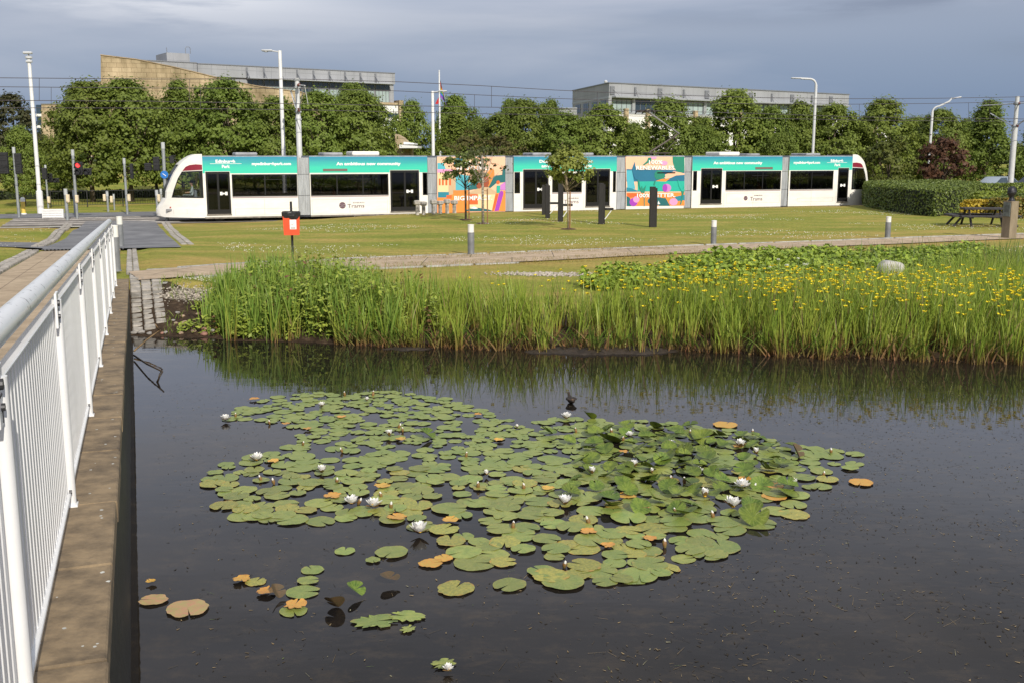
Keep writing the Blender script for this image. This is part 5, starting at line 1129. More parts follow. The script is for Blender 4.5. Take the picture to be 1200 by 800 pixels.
B1b.poly('parapet', [(47.8, 121.6), (88, 121.6), (88, 122.6), (47.8, 122.6)], -.1, 5.1, steel); B1b.poly('parapet', [(87.8, 95.6), (119.8, 95.4), (119.8, 96.4), (87.8, 96.6)], -.1, 5.1, steel)
a, b_ = B1b.p(45.5, 184), B1b.p(48.2, 123); B1b.box('glazed_corner', a[0], b_[0] - .02, 0, b_[1], .3, 4, gl_d)
for k in range(6): z = b_[1] * (k + .5) / 6.5; B1b.box('floor_band', a[0] - .06, b_[0] - .03, z, z + .35, .2, 4.1, wpan)
# grey office behind
B2 = Bld('grey_office_block', 'long grey clad office block with roof plant room behind the sandstone wedge', 160, 172, 464, 198.6)
zr = B2.zz(464, 86.2); zr2 = B2.zz(300, 80.0); U = lambda px, py=95: B2.p(px, py)[0]
ztop = B2.zz(350, 81.0)
B2.box('main_block', U(233), B2.L, 0, ztop - .02, .6, 16, gpan); B2.box('main_block', 0, U(233) - .02, 0, B2.zz(200, 72.6), .5, 16, gpan)
B2.box('parapet', U(233), B2.L + .1, ztop - 1.9, ztop, .2, 16.1, gpan); B2.box('parapet_rail', U(160), U(232.8), B2.zz(200, 72.6), B2.zz(200, 72.6) + .14, .4, 16, steel); B2.box('parapet_rail', U(233), B2.L + .12, ztop + .003, ztop + .15, .1, 16.1, steel)
B2.box('plant_room', U(202, 66), U(229, 66), B2.zz(215, 72) - .1, B2.zz(215, 60.8), 3, 9, gpan)
mb = MB(); u = U(227.5, 60); z = B2.zz(215, 60.8); mb.tube([(u - .4, 3.2, z), (u - .4, 3.2, z + .9), (u - .2, 3.2, z + 1.1), (u + .2, 3.2, z + 1.1), (u + .4, 3.2, z + .9), (u + .4, 3.2, z)], .05, 6); mb.tube([(U(202.5, 60), 3.2, z), (U(202.5, 60), 3.2, z + .8)], .05, 6); mb.build('roof_ladder', steel, B2.o)
nb = 9; ua = U(290); ub = B2.L - .9
for k in range(nb):
    u0, u1 = lerp(ua, ub, k / nb), lerp(ua, ub, (k + 1) / nb); B2.window(u0 + .12, u1 - .12, ztop - 3.0, ztop - 2.05, .45, gl_d, 3, False)
    B2.window(u0 + .12, u1 - .12, ztop - 6.2, ztop - 3.1, .5, gl_l if k % 3 else gl_d, 4, False)
    B2.box('sunshade', u0 + .02, u1 - .02, ztop - 2.03, ztop - 1.91, -1.2, .18, shelf)
    mb = MB(); mb.bbox((u0, .10, ztop - 1.0), (.3, .18, 1.7), b=.02); mb.tube([(u0, .1, ztop - .7), (u0, -1.15, ztop - 1.95)], .08, 6); mb.build('bracket', steel, B2.o)
for k in range(4): B2.window(U(248) + k * 5.4, U(248) + k * 5.4 + 4.8, ztop - 4.3, ztop - 2.9, .55, gl_d, 3, False)
# white lower storey + sandstone pillar, at right end
B2.box('white_bay', U(448), U(465.2), 0, B2.zz(456, 123), -.2, .58, wpan); B2.box('stone_pillar', U(465.6), U(470.5), 0, B2.zz(468, 118), -.6, 2, sandst); B2.box('terrace_parapet', U(420), U(465), B2.zz(456, 123) + .01, B2.zz(456, 120.5), -.4, .58, sandst)
for k in range(2): B2.window(U(450.5) + k * 4.2, U(450.5) + k * 4.2 + 3.6, B2.zz(456, 138), B2.zz(456, 133), -.25, gl_d, 2, False); B2.window(U(450.5) + k * 4.2, U(450.5) + k * 4.2 + 3.6, B2.zz(456, 152), B2.zz(456, 142), -.25, gl_l, 2)
# low entrance canopy
B5 = Bld('entrance_pavilion', 'small building with white flat canopy and sandstone gable seen between trees left of the flagpole', 463, 98, 492, 98)
B5.poly('gable_wall', [(463, 157), (470, 161), (480, 171), (480, 184), (463, 184)], 0, 4, sandst); B5.poly('canopy', [(470, 170), (491, 171.5), (491, 174), (470, 174)], -1.5, 3, wpan); B5.poly('canopy', [(474, 166.5), (486, 168), (486, 169.6), (474, 169.6)], -.8, 3, wpan)
# right office
B3 = Bld('office_building', 'grey office building with glazed top floor and brackets rising above the trees right of centre', 713, 172, 993, 204.6)
ztop = B3.zz(850, 105.2); U = lambda px, py=110: B3.p(px, py)[0]; LL_ = B3.L
zpar = B3.zz(713, 97.8); zt_ = zpar
lw = at_y(671, 107, 192.7); lp = Vector((lw.x, lw.y)); vl = Vector((lp.x - B3.A.x, lp.y - B3.A.y)); M_ = Matrix.Rotation(-math.atan2(B3.D.y, B3.D.x), 2); vloc = M_ @ vl
depth = vloc.y; shx = vloc.x
def skew(poly, z0, z1):   # prism from local plan points
    mb = MB(); n = len(poly); mb.add([(x, y, z0) for x, y in poly] + [(x, y, z1) for x, y in poly], [tuple(range(n)), tuple(range(n, 2 * n))] + [(i, (i + 1) % n, n + (i + 1) % n, n + i) for i in range(n)]); return mb
PL = [(0, 0), (LL_, 0), (LL_ + shx, depth), (shx, depth)]
zw = B3.zz(713, 131.5); zwb = B3.zz(713, 143.5)
inset = [(.8, .8), (LL_ - .8, .8), (LL_ + shx - .8, depth - .8), (shx + .8, depth - .8)]
def offp(P, d):   # move the plan outline inwards by d
    C_ = Vector((sum(p[0] for p in P) / 4, sum(p[1] for p in P) / 4)); out_ = []
    for i in range(4):
        a, b_, c_ = Vector(P[i - 1]), Vector(P[i]), Vector(P[(i + 1) % 4]); e1 = (b_ - a).normalized(); e2 = (c_ - b_).normalized(); n1 = Vector((-e1.y, e1.x)); n2 = Vector((-e2.y, e2.x)); bis = (n1 + n2); bis = bis / (bis.dot(n1)); out_.append(tuple(b_ + bis * d))
    return out_
skew(offp(PL, .5), 0, zpar - .3).build('core_block', gpan, B3.o)
skew(PL, zpar - 1.95, zpar).build('parapet', gpan, B3.o); skew(offp(PL, -.12), zpar + .003, zpar + .16).build('roof_edge', steel, B3.o); skew(offp(PL, -.05), zpar - 2.3, zpar - 1.97).build('fascia', shelf, B3.o)
skew(offp(PL, -.3), zw - .25, zw).build('terrace_band', shelf, B3.o); skew(offp(PL, -.2), zwb - 6, zw - .27).build('white_storey', wpan, B3.o)
nb = 11
for k in range(nb):
    u0, u1 = LL_ * k / nb + (.5 if k == 0 else 0), LL_ * (k + 1) / nb - (.5 if k == nb - 1 else 0)
    B3.window(u0 + .45, u1 - .3, zw + .05, zpar - 2.35, .42, gl_l if k not in (1, 5, 8) else gl_d, 4)
    B3.box('sunshade', u0 + .05, u1 - .05, zpar - 2.22, zpar - 2.02, -1.1, -.06, shelf)
    mb = MB(); mb.bbox((u0 + .1, -.1, zpar - 1.1), (.9 if k % 2 == 0 else .35, .16, 1.3), b=.02); mb.tube([(u0 + .2, -.1, zpar - .8), (u0 + .9, -1.05, zpar - 2.0)], .05, 6); mb.build('bracket', steel, B3.o)
    if k: B3.box('column', u0 - .3, u0 + .3, zw + .01, zpar - 2.31, .1, .41, shelf)
    if k % 2 == 1 or k == 0: B3.box('stone_pillar', u0 + (2.4 if k == 0 else 2.2), u0 + (3.1 if k == 0 else 2.9), zwb - 6, zw + .6, -.7, -.22, sandst)
# left face windows
e_ = Vector((shx, depth)); ln = e_.length; e_.normalize(); nn_ = Vector((-e_.y, e_.x)) 
lf = thing('x', 'x', 'x'); bpy.data.objects.remove(lf)
def lface(name, a0, a1, z0, z1, off, m, parent):
    mb = MB(); q = [Vector((0, 0)) + e_ * a0 + nn_ * (.04 + off), Vector((0, 0)) + e_ * a1 + nn_ * (.04 + off), Vector((0, 0)) + e_ * a1 + nn_ * (-.5), Vector((0, 0)) + e_ * a0 + nn_ * (-.5)]
    mb.add([(v.x, v.y, z0) for v in q] + [(v.x, v.y, z1) for v in q], [(0, 1, 2, 3), (4, 5, 6, 7), (0, 1, 5, 4), (1, 2, 6, 5), (2, 3, 7, 6), (3, 0, 4, 7)]); return mb.build(name, m, parent)
lface('end_wall', .1, ln - .1, zw + .01, zpar - 2.31, -.02, gpan, B3.o)
for k in range(4):
    a0 = ln * (.06 + .23 * k); w_ = lface('window', a0, a0 + ln * .15, zw + .4, zpar - 2.5, .02, steel, B3.o)
    for j in range(3): lface('pane', a0 + .1 + j * ln * .048, a0 + ln * .045 + j * ln * .048, zw + .5, zpar - 2.6, .05, gl_d, w_)
mb = MB(); u = U(811, 104); mb.tube([(u - .4, 8, zpar), (u - .4, 8, zpar + .9), (u + .4, 8, zpar + .9), (u + .4, 8, zpar)], .04, 6); mb.build('roof_rail', steel, B3.o)
mb = MB(); mb.lathe([(.25, 0), (.3, .2), (.1, .4)], 10, c=(.3, 1.2, zpar + .16)); mb.build('roof_vent', lampm, B3.o)
# terrace wing to its right
B4 = Bld('terrace_wing', 'low white terrace wing with stone piers and thin railing right of the office building', 993.5, 206, 1040, 212)
B4.poly('white_wall', [(994, 147.5), (1040, 148.5), (1040, 184), (994, 184)], 0, 6, wpan)
for x in (996.5, 1010.5, 1024): B4.poly('stone_pier', [(x - 2, 138.5), (x + 2, 138.5), (x + 2, 184), (x - 2, 184)], -.4, -.02, sandst)
B4.poly('railing', [(994, 136.4), (1040, 137.6), (1040, 138.1), (994, 136.9)], -.2, -.1, steel); B4.poly('parapet_band', [(994, 143), (1040, 144), (1040, 147.3), (994, 146.3)], -.1, 5, sandst)
# small grey roof in the gap, and a distant one left of the office
B6 = Bld('distant_shed', 'small pale grey building visible in the gap between trees below the wires', 556, 140, 580, 140); B6.poly('shed_wall', [(558, 139), (577, 140.5), (577, 184), (558, 184)], 0, 8, gpan); B6.poly('roof_edge', [(557.6, 138.6), (577.4, 140.1), (577.4, 141), (557.6, 139.5)], -.2, 8.2, shelf)
B7 = Bld('distant_block', 'pale low block just left of the glazed office building behind trees', 650, 150, 672, 150); B7.poly('block_wall', [(652, 127.5), (676, 127), (676, 184), (652, 184)], 0, 8, gpan)
B7.poly('roof_edge', [(651.5, 126.9), (676.3, 126.4), (676.3, 127.4), (651.5, 127.9)], -.2, 8.2, shelf)
# parked cars beyond the hedges at right
def car(label, loc, rz, paint, L_=4.3):
    t_ = thing('parked_car', label, 'car', loc, rz, 'cars parked beyond the hedges'); W_ = 1.75
    prof = [(0, .35), (0, .62), (.08, .78), (1.05, .92), (1.55, 1.38), (1.9, 1.45), (2.9, 1.42), (3.5, 1.0), (4.15, .92), (4.28, .7), (4.28, .35)]
    mb = MB(); n = len(prof); vs = []; K = 6
    for k in range(K + 1):
        f_ = k / K * 2 - 1
        for x, z in prof: tuck = .16 * max(0, (z - .85) / .6); vs.append((x - 2.14, f_ * (W_ / 2 - tuck), z - (.04 * f_ * f_ if z > .9 else 0)))
    fs = [(k * n + i, k * n + (i + 1) % n, (k + 1) * n + (i + 1) % n, (k + 1) * n + i) for k in range(K) for i in range(n)] + [tuple(range(n)), tuple(K * n + i for i in range(n))]
    mb.add(vs, fs); smooth_angle(mb.build('body', paint, t_), 30)
    for sy in (-1, 1):
        for xs in ([(1.18, .96), (1.62, 1.34), (2.15, 1.36), (2.15, .96)], [(2.25, .96), (2.25, 1.36), (2.82, 1.34), (3.3, 1.0)]):
            mb = MB(); mb.slab([(x - 2.14, z) for x, z in xs], [], lambda a, b2, t3: (a, sy * (W_ / 2 - .16 * max(0, (b2 - .85) / .6) + t3), b2), .0, .012); mb.build('side_window', gl_d, t_)
        for x in (-1.35, 1.3): mb = MB(); mb.tube([(x, sy * (W_ / 2 - .18), .32), (x, sy * (W_ / 2 + .01), .32)], .32, 18); wh = mb.build('wheel', frame, t_); mb = MB(); mb.tube([(x, sy * (W_ / 2), .32), (x, sy * (W_ / 2 + .02), .32)], .2, 14); mb.build('rim', lampm, wh)
    return t_
q = at_y(1172, 216, 82); car('pale silver car roof showing over the hedge left of the right-hand pole', (q.x, 82, -.35 + .35), R(200), mat('silver_paint', (.42, .48, .54), .25, metal=.5))
q = at_y(1199, 216, 78); car('dark grey car behind the hedge at the right edge of the photo', (q.x + 1.0, 78, -.35 + .45), R(15), mat('dark_car_paint', (.03, .04, .06), .2, metal=.3))
# ================================================================== TREES, HEDGES
leafm = mat('tree_leaf', (.1, .13, .03), .55, attr='tint', spec=.3, transl=.40, objvar=.12)
barkm = mat('bark', (.11, .085, .06), .95, var=.5, scale=3, stretch=(4, 4, .7), bump=.8, bscale=8); palebark = mat('pale_bark', (.36, .28, .19), .9, var=.4, scale=5, stretch=(2, 2, 1), bump=.4, bscale=20); birch = mat('birch_bark', (.50, .45, .38), .85, col2=(.10, .07, .05), scale=9, stretch=(1, 1, 3))
def leaf_quads(C_, Nn, size, rg, tint, asp=1.5):
    """C_ centres (n,3), Nn normals, size (n,), tint (n,3): each leaf a bent pointed blade of two quads"""
    n = len(C_); a = rg.normal(size=(n, 3)); a -= Nn * (a * Nn).sum(1)[:, None]; a /= np.linalg.norm(a, axis=1)[:, None] + 1e-9; b = np.cross(Nn, a)
    s_ = size[:, None]; V = np.stack([C_ - a * s_ * .5 * asp, C_ + b * s_ * .5 - Nn * s_ * .12, C_ + a * s_ * .5 * asp, C_ - b * s_ * .5 - Nn * s_ * .12], 1).reshape(-1, 3)
    Fq = np.arange(n * 4).reshape(n, 4); return V, Fq, np.repeat(tint, 4, 0)
def crown(rg, H, Rr, zb, n, shape='round', size=.2, c0=(.125, .180, .028), c1=(.225, .285, .055), nclump=130, cr_=.62, gaps=0.0):
    ph = rg.uniform(0, 6.28, 6); cs = []; 
    while len(cs) < nclump:
        f = rg.uniform(0, 1) ** (.85); a = rg.uniform(0, 2 * math.pi)
        if shape == 'round': pr = (math.sin(math.pi * min(1, (f * .93 + .07)) ** .72)) ** .62
        elif shape == 'cone': pr = (1 - f) ** .75 * min(1, f * 9 + .35)
        elif shape == 'sparse': pr = (math.sin(math.pi * min(1, f * .9 + .08))) ** .8
        lob = 1 + .22 * math.sin(3 * a + ph[0] + f * 4) + .12 * math.sin(5 * a + ph[1] - f * 9) + .09 * math.sin(2 * a + ph[2])
        rad = Rr * pr * lob * (rg.uniform(.25, 1) ** .45); z = zb + (H - zb) * f
        cs.append((rad * math.cos(a), rad * math.sin(a), z, rad / (Rr * pr * lob + 1e-6)))
    cs = np.array(cs); cs[:, 2] = np.minimum(cs[:, 2], H - .25) + np.where(rg.uniform(0, 1, nclump) < .06, rg.uniform(0, .5, nclump), 0)
    k = rg.integers(0, nclump, n); csz = rg.uniform(.55, 1.25, nclump) * cr_; d = rg.normal(size=(n, 3)); d /= np.linalg.norm(d, axis=1)[:, None]
    rr = csz[k] * np.abs(rg.normal(0, .62, n)); P = cs[k, :3] + d * rr[:, None] * np.array([1, 1, .62])
    out_ = np.stack([P[:, 0] / Rr, P[:, 1] / Rr, (P[:, 2] - (zb + H) / 2) / (H - zb) * 1.3 + .35], 1)
    Nn = d * .8 + out_ * .9 + rg.normal(size=(n, 3)) * .55 + np.array([0, 0, .35]); Nn /= np.linalg.norm(Nn, axis=1)[:, None]
    tb = rg.uniform(0, 1, nclump)[k] * .6 + rg.uniform(0, 1, n) * .4; tint = np.array(c0) + (np.array(c1) - np.array(c0)) * tb[:, None]
    return leaf_quads(P, Nn, rg.uniform(.7, 1.3, n) * size, rg, tint), cs
def tree_parts(seed, H, Rr, zb, n, parent, trunk_r=.16, bark=None, **kw):
    rg = np.random.default_rng(seed); (V, Fq, T_), cs = crown(rg, H, Rr, zb, n, **kw)
    npmesh('crown', V, Fq, leafm, colors=T_, parent=parent)
    mb = MB(); lean = rg.uniform(-.15, .15, 2); zt = H * .86; pts = [(0, 0, -.2), (lean[0] * .3, lean[1] * .3, zb * .9), (lean[0], lean[1], (zb + zt) / 2), (lean[0] * 1.5, lean[1] * 1.2, zt)]
    mb.tube(pts, [trunk_r * 1.25, trunk_r, trunk_r * .6, trunk_r * .15], 9)
    for i in rg.choice(len(cs), min(16, len(cs)), replace=False):
        c_ = cs[i]; f = rg.uniform(.15, .6); z0 = zb * .8 + (zt - zb) * f * max(.1, (c_[2] - zb) / (H - zb)); mb.tube([(lean[0] * .7, lean[1] * .7, z0), (c_[0] * .5, c_[1] * .5, lerp(z0, c_[2], .4)), (c_[0] * .95, c_[1] * .95, c_[2])], [trunk_r * .38, trunk_r * .25, trunk_r * .07], 5)
    mb.build('trunk', bark or barkm, parent, smooth=True)
protos = []
for k in range(5):
    t_ = thing('street_tree', 'x', 'tree'); tree_parts(100 + k, 8.4, 3.1, 1.2, 25000, t_, size=.158, nclump=260, cr_=.70, shape='round' if k != 3 else 'cone'); protos.append(t_)
used_p = set()
def row_tree(label, px, pyt, Y, wscale=1.0, kind=None, group='trees in the row behind the tram', zb=-.35, k=[0], name='street_tree', tint=None):
    q = at_y(px, pyt, Y); i = kind if kind is not None else k[0] % 5; k[0] += 1; pr = protos[i]
    o = pr if i not in used_p else copy_tree(pr); used_p.add(i); H = q.z - zb; sz = H / 8.25; o.name = name
    place(o, (q.x, Y, zb), random.uniform(0, 6.28), (sz * wscale, sz * wscale, sz), label, group); return o
def rowY(px): return 78 + (px - 100) * .0135
ROW = [(22, 150, -6, .75, 'small bright green tree at the far left edge behind the black signal heads'), (100, 99, 0, 1.0, 'full green tree behind the lit red signal, leftmost of the tall row'), (146, 96, 0, 1.0, 'tall green tree second in the row, below the wedge wall peak'), (208, 98.5, 0, .78, 'narrow-topped green tree just left of the tram nose'),
       (262, 96.5, 0, .95, 'broad green tree before the middle of the sandstone wedge'), (322, 116, 0, .95, 'lower green tree behind the white street lamp'), (372, 110, 0, .95, 'green tree right of the thick overhead line pole'), (418, 109, 2, 1.0, 'wide green tree in front of the grey office end'), (535, 133, 0, 1.05, 'yellow-green tree at the foot of the flagpole'), (585, 136, 1, .95, 'green tree just right of the flagpole under the wires'), (614, 119, 2, .95, 'pointed green tree before the gap showing the distant shed'), (660, 134, 0, 1.0, 'green tree behind the leafy staked sapling'),
       (706, 125, 0, 1.0, 'green tree at the left corner of the glazed office'), (748, 152, -2, .95, 'low dark-sided tree left of the pantograph'), (783, 118, 0, 1.0, 'green tree behind the pantograph'), (862, 108.5, 1, 1.0, 'tallest green tree before the glazed office, with a pointed crown'), (822, 150, -2, .9, 'low green tree right of the pantograph'), (905, 128, 0, .85, 'green tree left of the swan-neck street lamp'), (938, 122, 0, 1.0, 'green tree behind the swan-neck street lamp'), (978, 125, 0, 1.0, 'green tree at the right end of the glazed office'), (915, 158, -4, .8, 'low rounded tree behind the sixth tram section'), (1036, 119, 0, 1.0, 'broad pyramid-shaped green tree right of the tram end'), (1105, 131, 0, 1.0, 'green tree behind the copper-leaved tree'), (1160, 121, 0, 1.05, 'broad green tree just left of the right-hand pole'), (1214, 150, 0, .9, 'green tree cut by the right edge of the photo')]
for (px, pyt, dY, ws, lab) in ROW: row_tree(lab, px, pyt, rowY(px) + dY, ws)
# darker trees farther back
for px, pyt, Y, ws, lab in ((414, 101, 100, .8, 'dark green tree rising behind the row at the grey office'), (481, 121, 104, .75, 'dark tree right of the white bay of the grey office'), (535, 115, 112, .85, 'dark round tree right of the flagpole'), (596, 119, 110, .65, 'dark tree top behind the pointed green tree'), (645, 120, 108, .6, 'small dark tree top left of the glazed office'), (1012, 140, 118, .7, 'dark low tree in the gap right of the terrace wing'), (1078, 140, 112, .8, 'dark tree top between the pyramid tree and the copper tree'), (447, 160, 92, .7, 'low green tree beside the entrance pavilion'), (50, 160, 92, .9, 'dark bushy tree between conifer and camera mast'), (178, 118, 90, .8, 'tree filling the gap between the second and third row trees'), (237, 116, 90, .75, 'tree filling the gap left of the broad wedge-front tree'), (294, 124, 92, .8, 'tree filling the gap right of the broad wedge-front tree'), (348, 126, 92, .8, 'tree between street lamp and overhead pole'), (395, 124, 94, .8, 'tree behind the wires at the grey office foot'), (560, 142, 96, .9, 'tree between flagpole and distant shed, behind the row'), (680, 142, 98, .9, 'tree low before the left face of the glazed office'), (742, 146, 98, .8, 'tree low before the first stone pillar of the glazed office'), (822, 140, 98, .9, 'tree low before the middle of the glazed office'), (890, 136, 100, .8, 'tree between the pointed tree and the swan-neck lamp'), (958, 134, 100, .8, 'tree behind the swan-neck lamp pole foot'), (1004, 146, 98, .8, 'tree before the terrace wing'), (1070, 140, 98, .9, 'tree right of the pyramid-shaped tree'), (1134, 142, 98, .8, 'tree behind the gap right of the copper tree'), (70, 172, 88, .7, 'low bushy tree behind the white camera mast'), (78, 142, 94, .7, 'tree before the left end of the sandstone wing')):
    o = row_tree(lab, px, pyt, Y, ws, group='darker trees behind the row', name='background_tree')
# continue the row beyond the frame only as far as a step aside would show
for px, pyt, lab in ((-70, 118, 'row tree just beyond the left edge of the photo'), (-150, 112, 'row tree farther left beyond the photo edge'), (1290, 125, 'row tree just beyond the right edge of the photo'), (1370, 120, 'row tree farther right beyond the photo edge')):
    row_tree(lab, px, pyt, rowY(px), 1.0)
# pine at far left
def recolor_tree(name, label, loc, seed, H, Rr, zb, n, c0, c1, cat='tree', group=None, **kw):
    t_ = thing(name, label, cat, loc, 0, group); tree_parts(seed, H, Rr, zb, n, t_, c0=c0, c1=c1, **kw); return t_
q = at_y(10, 110, 88); recolor_tree('pine_tree', 'dark brownish-green pine at the far left, taller than its neighbours', (q.x, 88, -.35), 201, q.z + .35, 2.7, 1.2, 13000, (.045, .060, .020), (.115, .110, .050), size=.17, nclump=220, cr_=.55, shape='round', trunk_r=.2)
q = at_y(1108, 161, 76); recolor_tree('copper_tree', 'copper-leaved tree with reddish brown foliage among the green row', (q.x, 76, -.3), 202, q.z + .3, 1.85, 1.2, 4200, (.075, .038, .024), (.17, .085, .045), size=.16, nclump=70, cr_=.5, shape='sparse', trunk_r=.1)
q = at_y(1043, 164, 75); recolor_tree('young_green_tree', 'lighter open-crowned young tree between the tram end and the copper tree', (q.x, 75, -.3), 203, q.z + .3, 2.1, .7, 5200, (.07, .10, .018), (.15, .17, .035), size=.16, nclump=70, cr_=.5, shape='sparse', trunk_r=.09)
# thin young trees standing just beyond the tram
for px, pyt, lab, sd_ in ((548, 158, 'thin brownish-green young tree behind the peach tram panel, left one', 204), (585, 157, 'thin brownish-green young tree behind the peach tram panel, right one', 205)):
    q = at_y(px, pyt, 69); recolor_tree('young_tree', lab, (q.x, 69, -.35), sd_, q.z + .35, 1.7, 2.3, 1800, (.10, .10, .025), (.17, .15, .05), size=.13, nclump=60, cr_=.42, shape='sparse', trunk_r=.06)
# three saplings on the lawn
def sapling(label, base_px, top_px, Rr, zb, n, bark, stake_dx, seed, shape='sparse', c0=(.05, .07, .02), c1=(.13, .15, .05), tr=.045, size=.085, nclump=40, cr_=.26):
    g_ = at_g(*base_px); H = at_y(top_px[0], top_px[1], g_.y).z - g_.z; t_ = thing('sapling', label, 'tree', g_, 0, 'young trees on the lawn'); tree_parts(seed, H, Rr, zb, n, t_, trunk_r=tr, bark=bark, size=size, nclump=nclump, cr_=cr_, shape=shape, c0=c0, c1=c1)
    mb = MB(); x = stake_dx; mb.tube([(x, .02, -.05), (x, .02, 1.55)], .028, 8); mb.tube([(x, .02, 1.45), (0, 0, 1.47)], .016, 6); sk_ = mb.build('stake', mat('stake_wood', (.26, .13, .06), .85, var=.3, scale=6), t_)
    mb = MB(); mb.lathe([(.34, 0), (.25, .03), (.08, .05)], 16, c=(0, 0, 0)); mb.build('mulch_ring', mat('mulch', (.07, .035, .02), .95, var=.5, scale=12), t_); return t_
sapling('dark-trunked leafy sapling with a thin stake before the peach artwork panel', (546, 258), (548, 176), 1.3, 1.75, 2300, barkm, .15, 301, c0=(.10, .14, .03), c1=(.22, .26, .07), size=.095, nclump=38, cr_=.30, tr=.045)
sapling('birch sapling with pale speckled trunk and few leaves, right of the dark one', (566, 262.5), (570, 168), 1.0, 2.0, 420, birch, .2, 302, size=.10, nclump=20, cr_=.24, tr=.05)
sapling('staked round-headed sapling with yellow-green leaves at lawn centre', (666, 269), (668, 172), .95, 1.85, 5600, palebark, .06, 303, c0=(.16, .19, .03), c1=(.34, .36, .08), tr=.028, size=.085, nclump=60, cr_=.30, shape='round')

# hedges
hleaf = mat('hedge_leaf', (.1, .13, .03), .5, attr='tint', spec=.4, transl=.2)
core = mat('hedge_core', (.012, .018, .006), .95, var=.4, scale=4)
def hedge(name, label, outline, z0, H, n, seed, c0, c1, size=.09, cat='hedge', rough=.06, bulge=0.0, group=None, kindname='foliage'):
    """clipped hedge: plan outline (world xy), leaves spread over sides and top, dark twiggy core inside"""
    rg = np.random.default_rng(seed); C_ = Vector((sum(p[0] for p in outline) / len(outline), sum(p[1] for p in outline) / len(outline))); P = [Vector(p) - C_ for p in outline]; t_ = thing(name, label, cat, (C_.x, C_.y, z0), 0, group)
    n_ = len(P); per = [(P[(i + 1) % n_] - P[i]).length for i in range(n_)]; peri = sum(per); xs = [p.x for p in P]; ys = [p.y for p in P]; 
    area = abs(sum(P[i].x * P[(i + 1) % n_].y - P[(i + 1) % n_].x * P[i].y for i in range(n_))) / 2; nt_ = int(n * area / (area + peri * H)); ns = n - nt_
    sgn = 1 if sum(P[i].x * P[(i + 1) % n_].y - P[(i + 1) % n_].x * P[i].y for i in range(n_)) > 0 else -1
    i = rg.choice(n_, ns, p=np.array(per) / peri); f = rg.uniform(0, 1, ns); A_ = np.array([[p.x, p.y] for p in P]); B_ = np.roll(A_, -1, 0); q = A_[i] + (B_[i] - A_[i]) * f[:, None]; e = B_[i] - A_[i]; e /= np.linalg.norm(e, axis=1)[:, None]; nr = np.stack([e[:, 1], -e[:, 0]], 1) * sgn
    z = rg.uniform(0.0, H, ns); inn = rg.uniform(-.12, rough, ns) - .10 * np.clip((z / H - .85) / .15, 0, 1) + .05 * np.sin(q[:, 0] * 2.3) * np.sin(z * 3 + q[:, 1]); S_ = np.stack([q[:, 0] + nr[:, 0] * inn, q[:, 1] + nr[:, 1] * inn, z], 1); SN = np.stack([nr[:, 0], nr[:, 1], np.full(ns, .25)], 1)
    T3 = []; 
    def inside(x, y):
        c = np.zeros(x.shape, bool)
        for k in range(n_):
            a, b_ = P[k], P[(k + 1) % n_]; cond = ((a.y > y) != (b_.y > y)) & (x < (b_.x - a.x) * (y - a.y) / (b_.y - a.y + 1e-12) + a.x); c ^= cond
        return c
    while sum(len(x) for x in T3) < nt_:
        x = rg.uniform(min(xs), max(xs), 4000); y = rg.uniform(min(ys), max(ys), 4000); k = inside(x, y); T3.append(np.stack([x[k], y[k], H + rg.uniform(-.12, rough, k.sum()) + .04 * np.sin(x[k] * 1.7) * np.sin(y[k] * 2.1)], 1))
    Tt = np.concatenate(T3)[:nt_]; C3 = np.concatenate([S_, Tt]); Nn = np.concatenate([SN, np.tile([0, 0, 1.0], (len(Tt), 1))]) + rg.normal(size=(len(C3), 3)) * .5; Nn /= np.linalg.norm(Nn, axis=1)[:, None]
    tt = rg.uniform(0, 1, len(C3)); tint = np.array(c0) + (np.array(c1) - np.array(c0)) * tt[:, None]; V, Fq, T_ = leaf_quads(C3, Nn, rg.uniform(.7, 1.3, len(C3)) * size, rg, tint, 1.4); npmesh(kindname, V, Fq, hleaf, colors=T_, parent=t_)
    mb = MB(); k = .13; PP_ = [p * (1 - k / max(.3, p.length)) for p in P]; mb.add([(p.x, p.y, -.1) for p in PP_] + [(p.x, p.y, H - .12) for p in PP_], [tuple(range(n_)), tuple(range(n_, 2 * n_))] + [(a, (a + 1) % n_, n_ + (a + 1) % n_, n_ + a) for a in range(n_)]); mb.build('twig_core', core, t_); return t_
FR = [(1010.5, 239), (1014, 243), (1025, 245.5), (1045, 248.5), (1070, 252), (1095, 254.5), (1120, 252), (1136, 247), (1143, 242)]
ol = [at_z(x, y, 0.0).xy for x, y in FR]; c0_ = ol[0]; ol = [tuple(p) for p in ol] + [tuple(Vector(ol[-1]) + Vector((2.2, 4.5))), tuple(Vector(ol[0]) + Vector((7, 6.5))), tuple(Vector(ol[0]) + Vector((1.5, 3.5)))]
hedge('clipped_hedge', 'large rounded clipped green hedge at the right end of the tram', ol, 0, 1.34, 34000, 401, (.085, .125, .018), (.17, .215, .040), size=.085)
def hrect(x0, x1, Y0, Y1): a, b_ = at_y(x0, 220, Y0).x, at_y(x1, 220, Y0).x; return [(a, Y0), (b_, Y0 + 1), (b_ + 1, Y1 + 1), (a + 1, Y1)]
hedge('clipped_hedge', 'long low hedge behind the large hedge running out of frame at right', hrect(1128, 1260, 66, 68), 0, 1.22, 9000, 402, (.11, .16, .02), (.20, .25, .04), size=.10)
hedge('clipped_hedge', 'middle low hedge between the long back hedge and the yellow shrubs', hrect(1141, 1260, 60.5, 62), 0, .92, 7000, 403, (.13, .19, .02), (.25, .30, .04), size=.10)
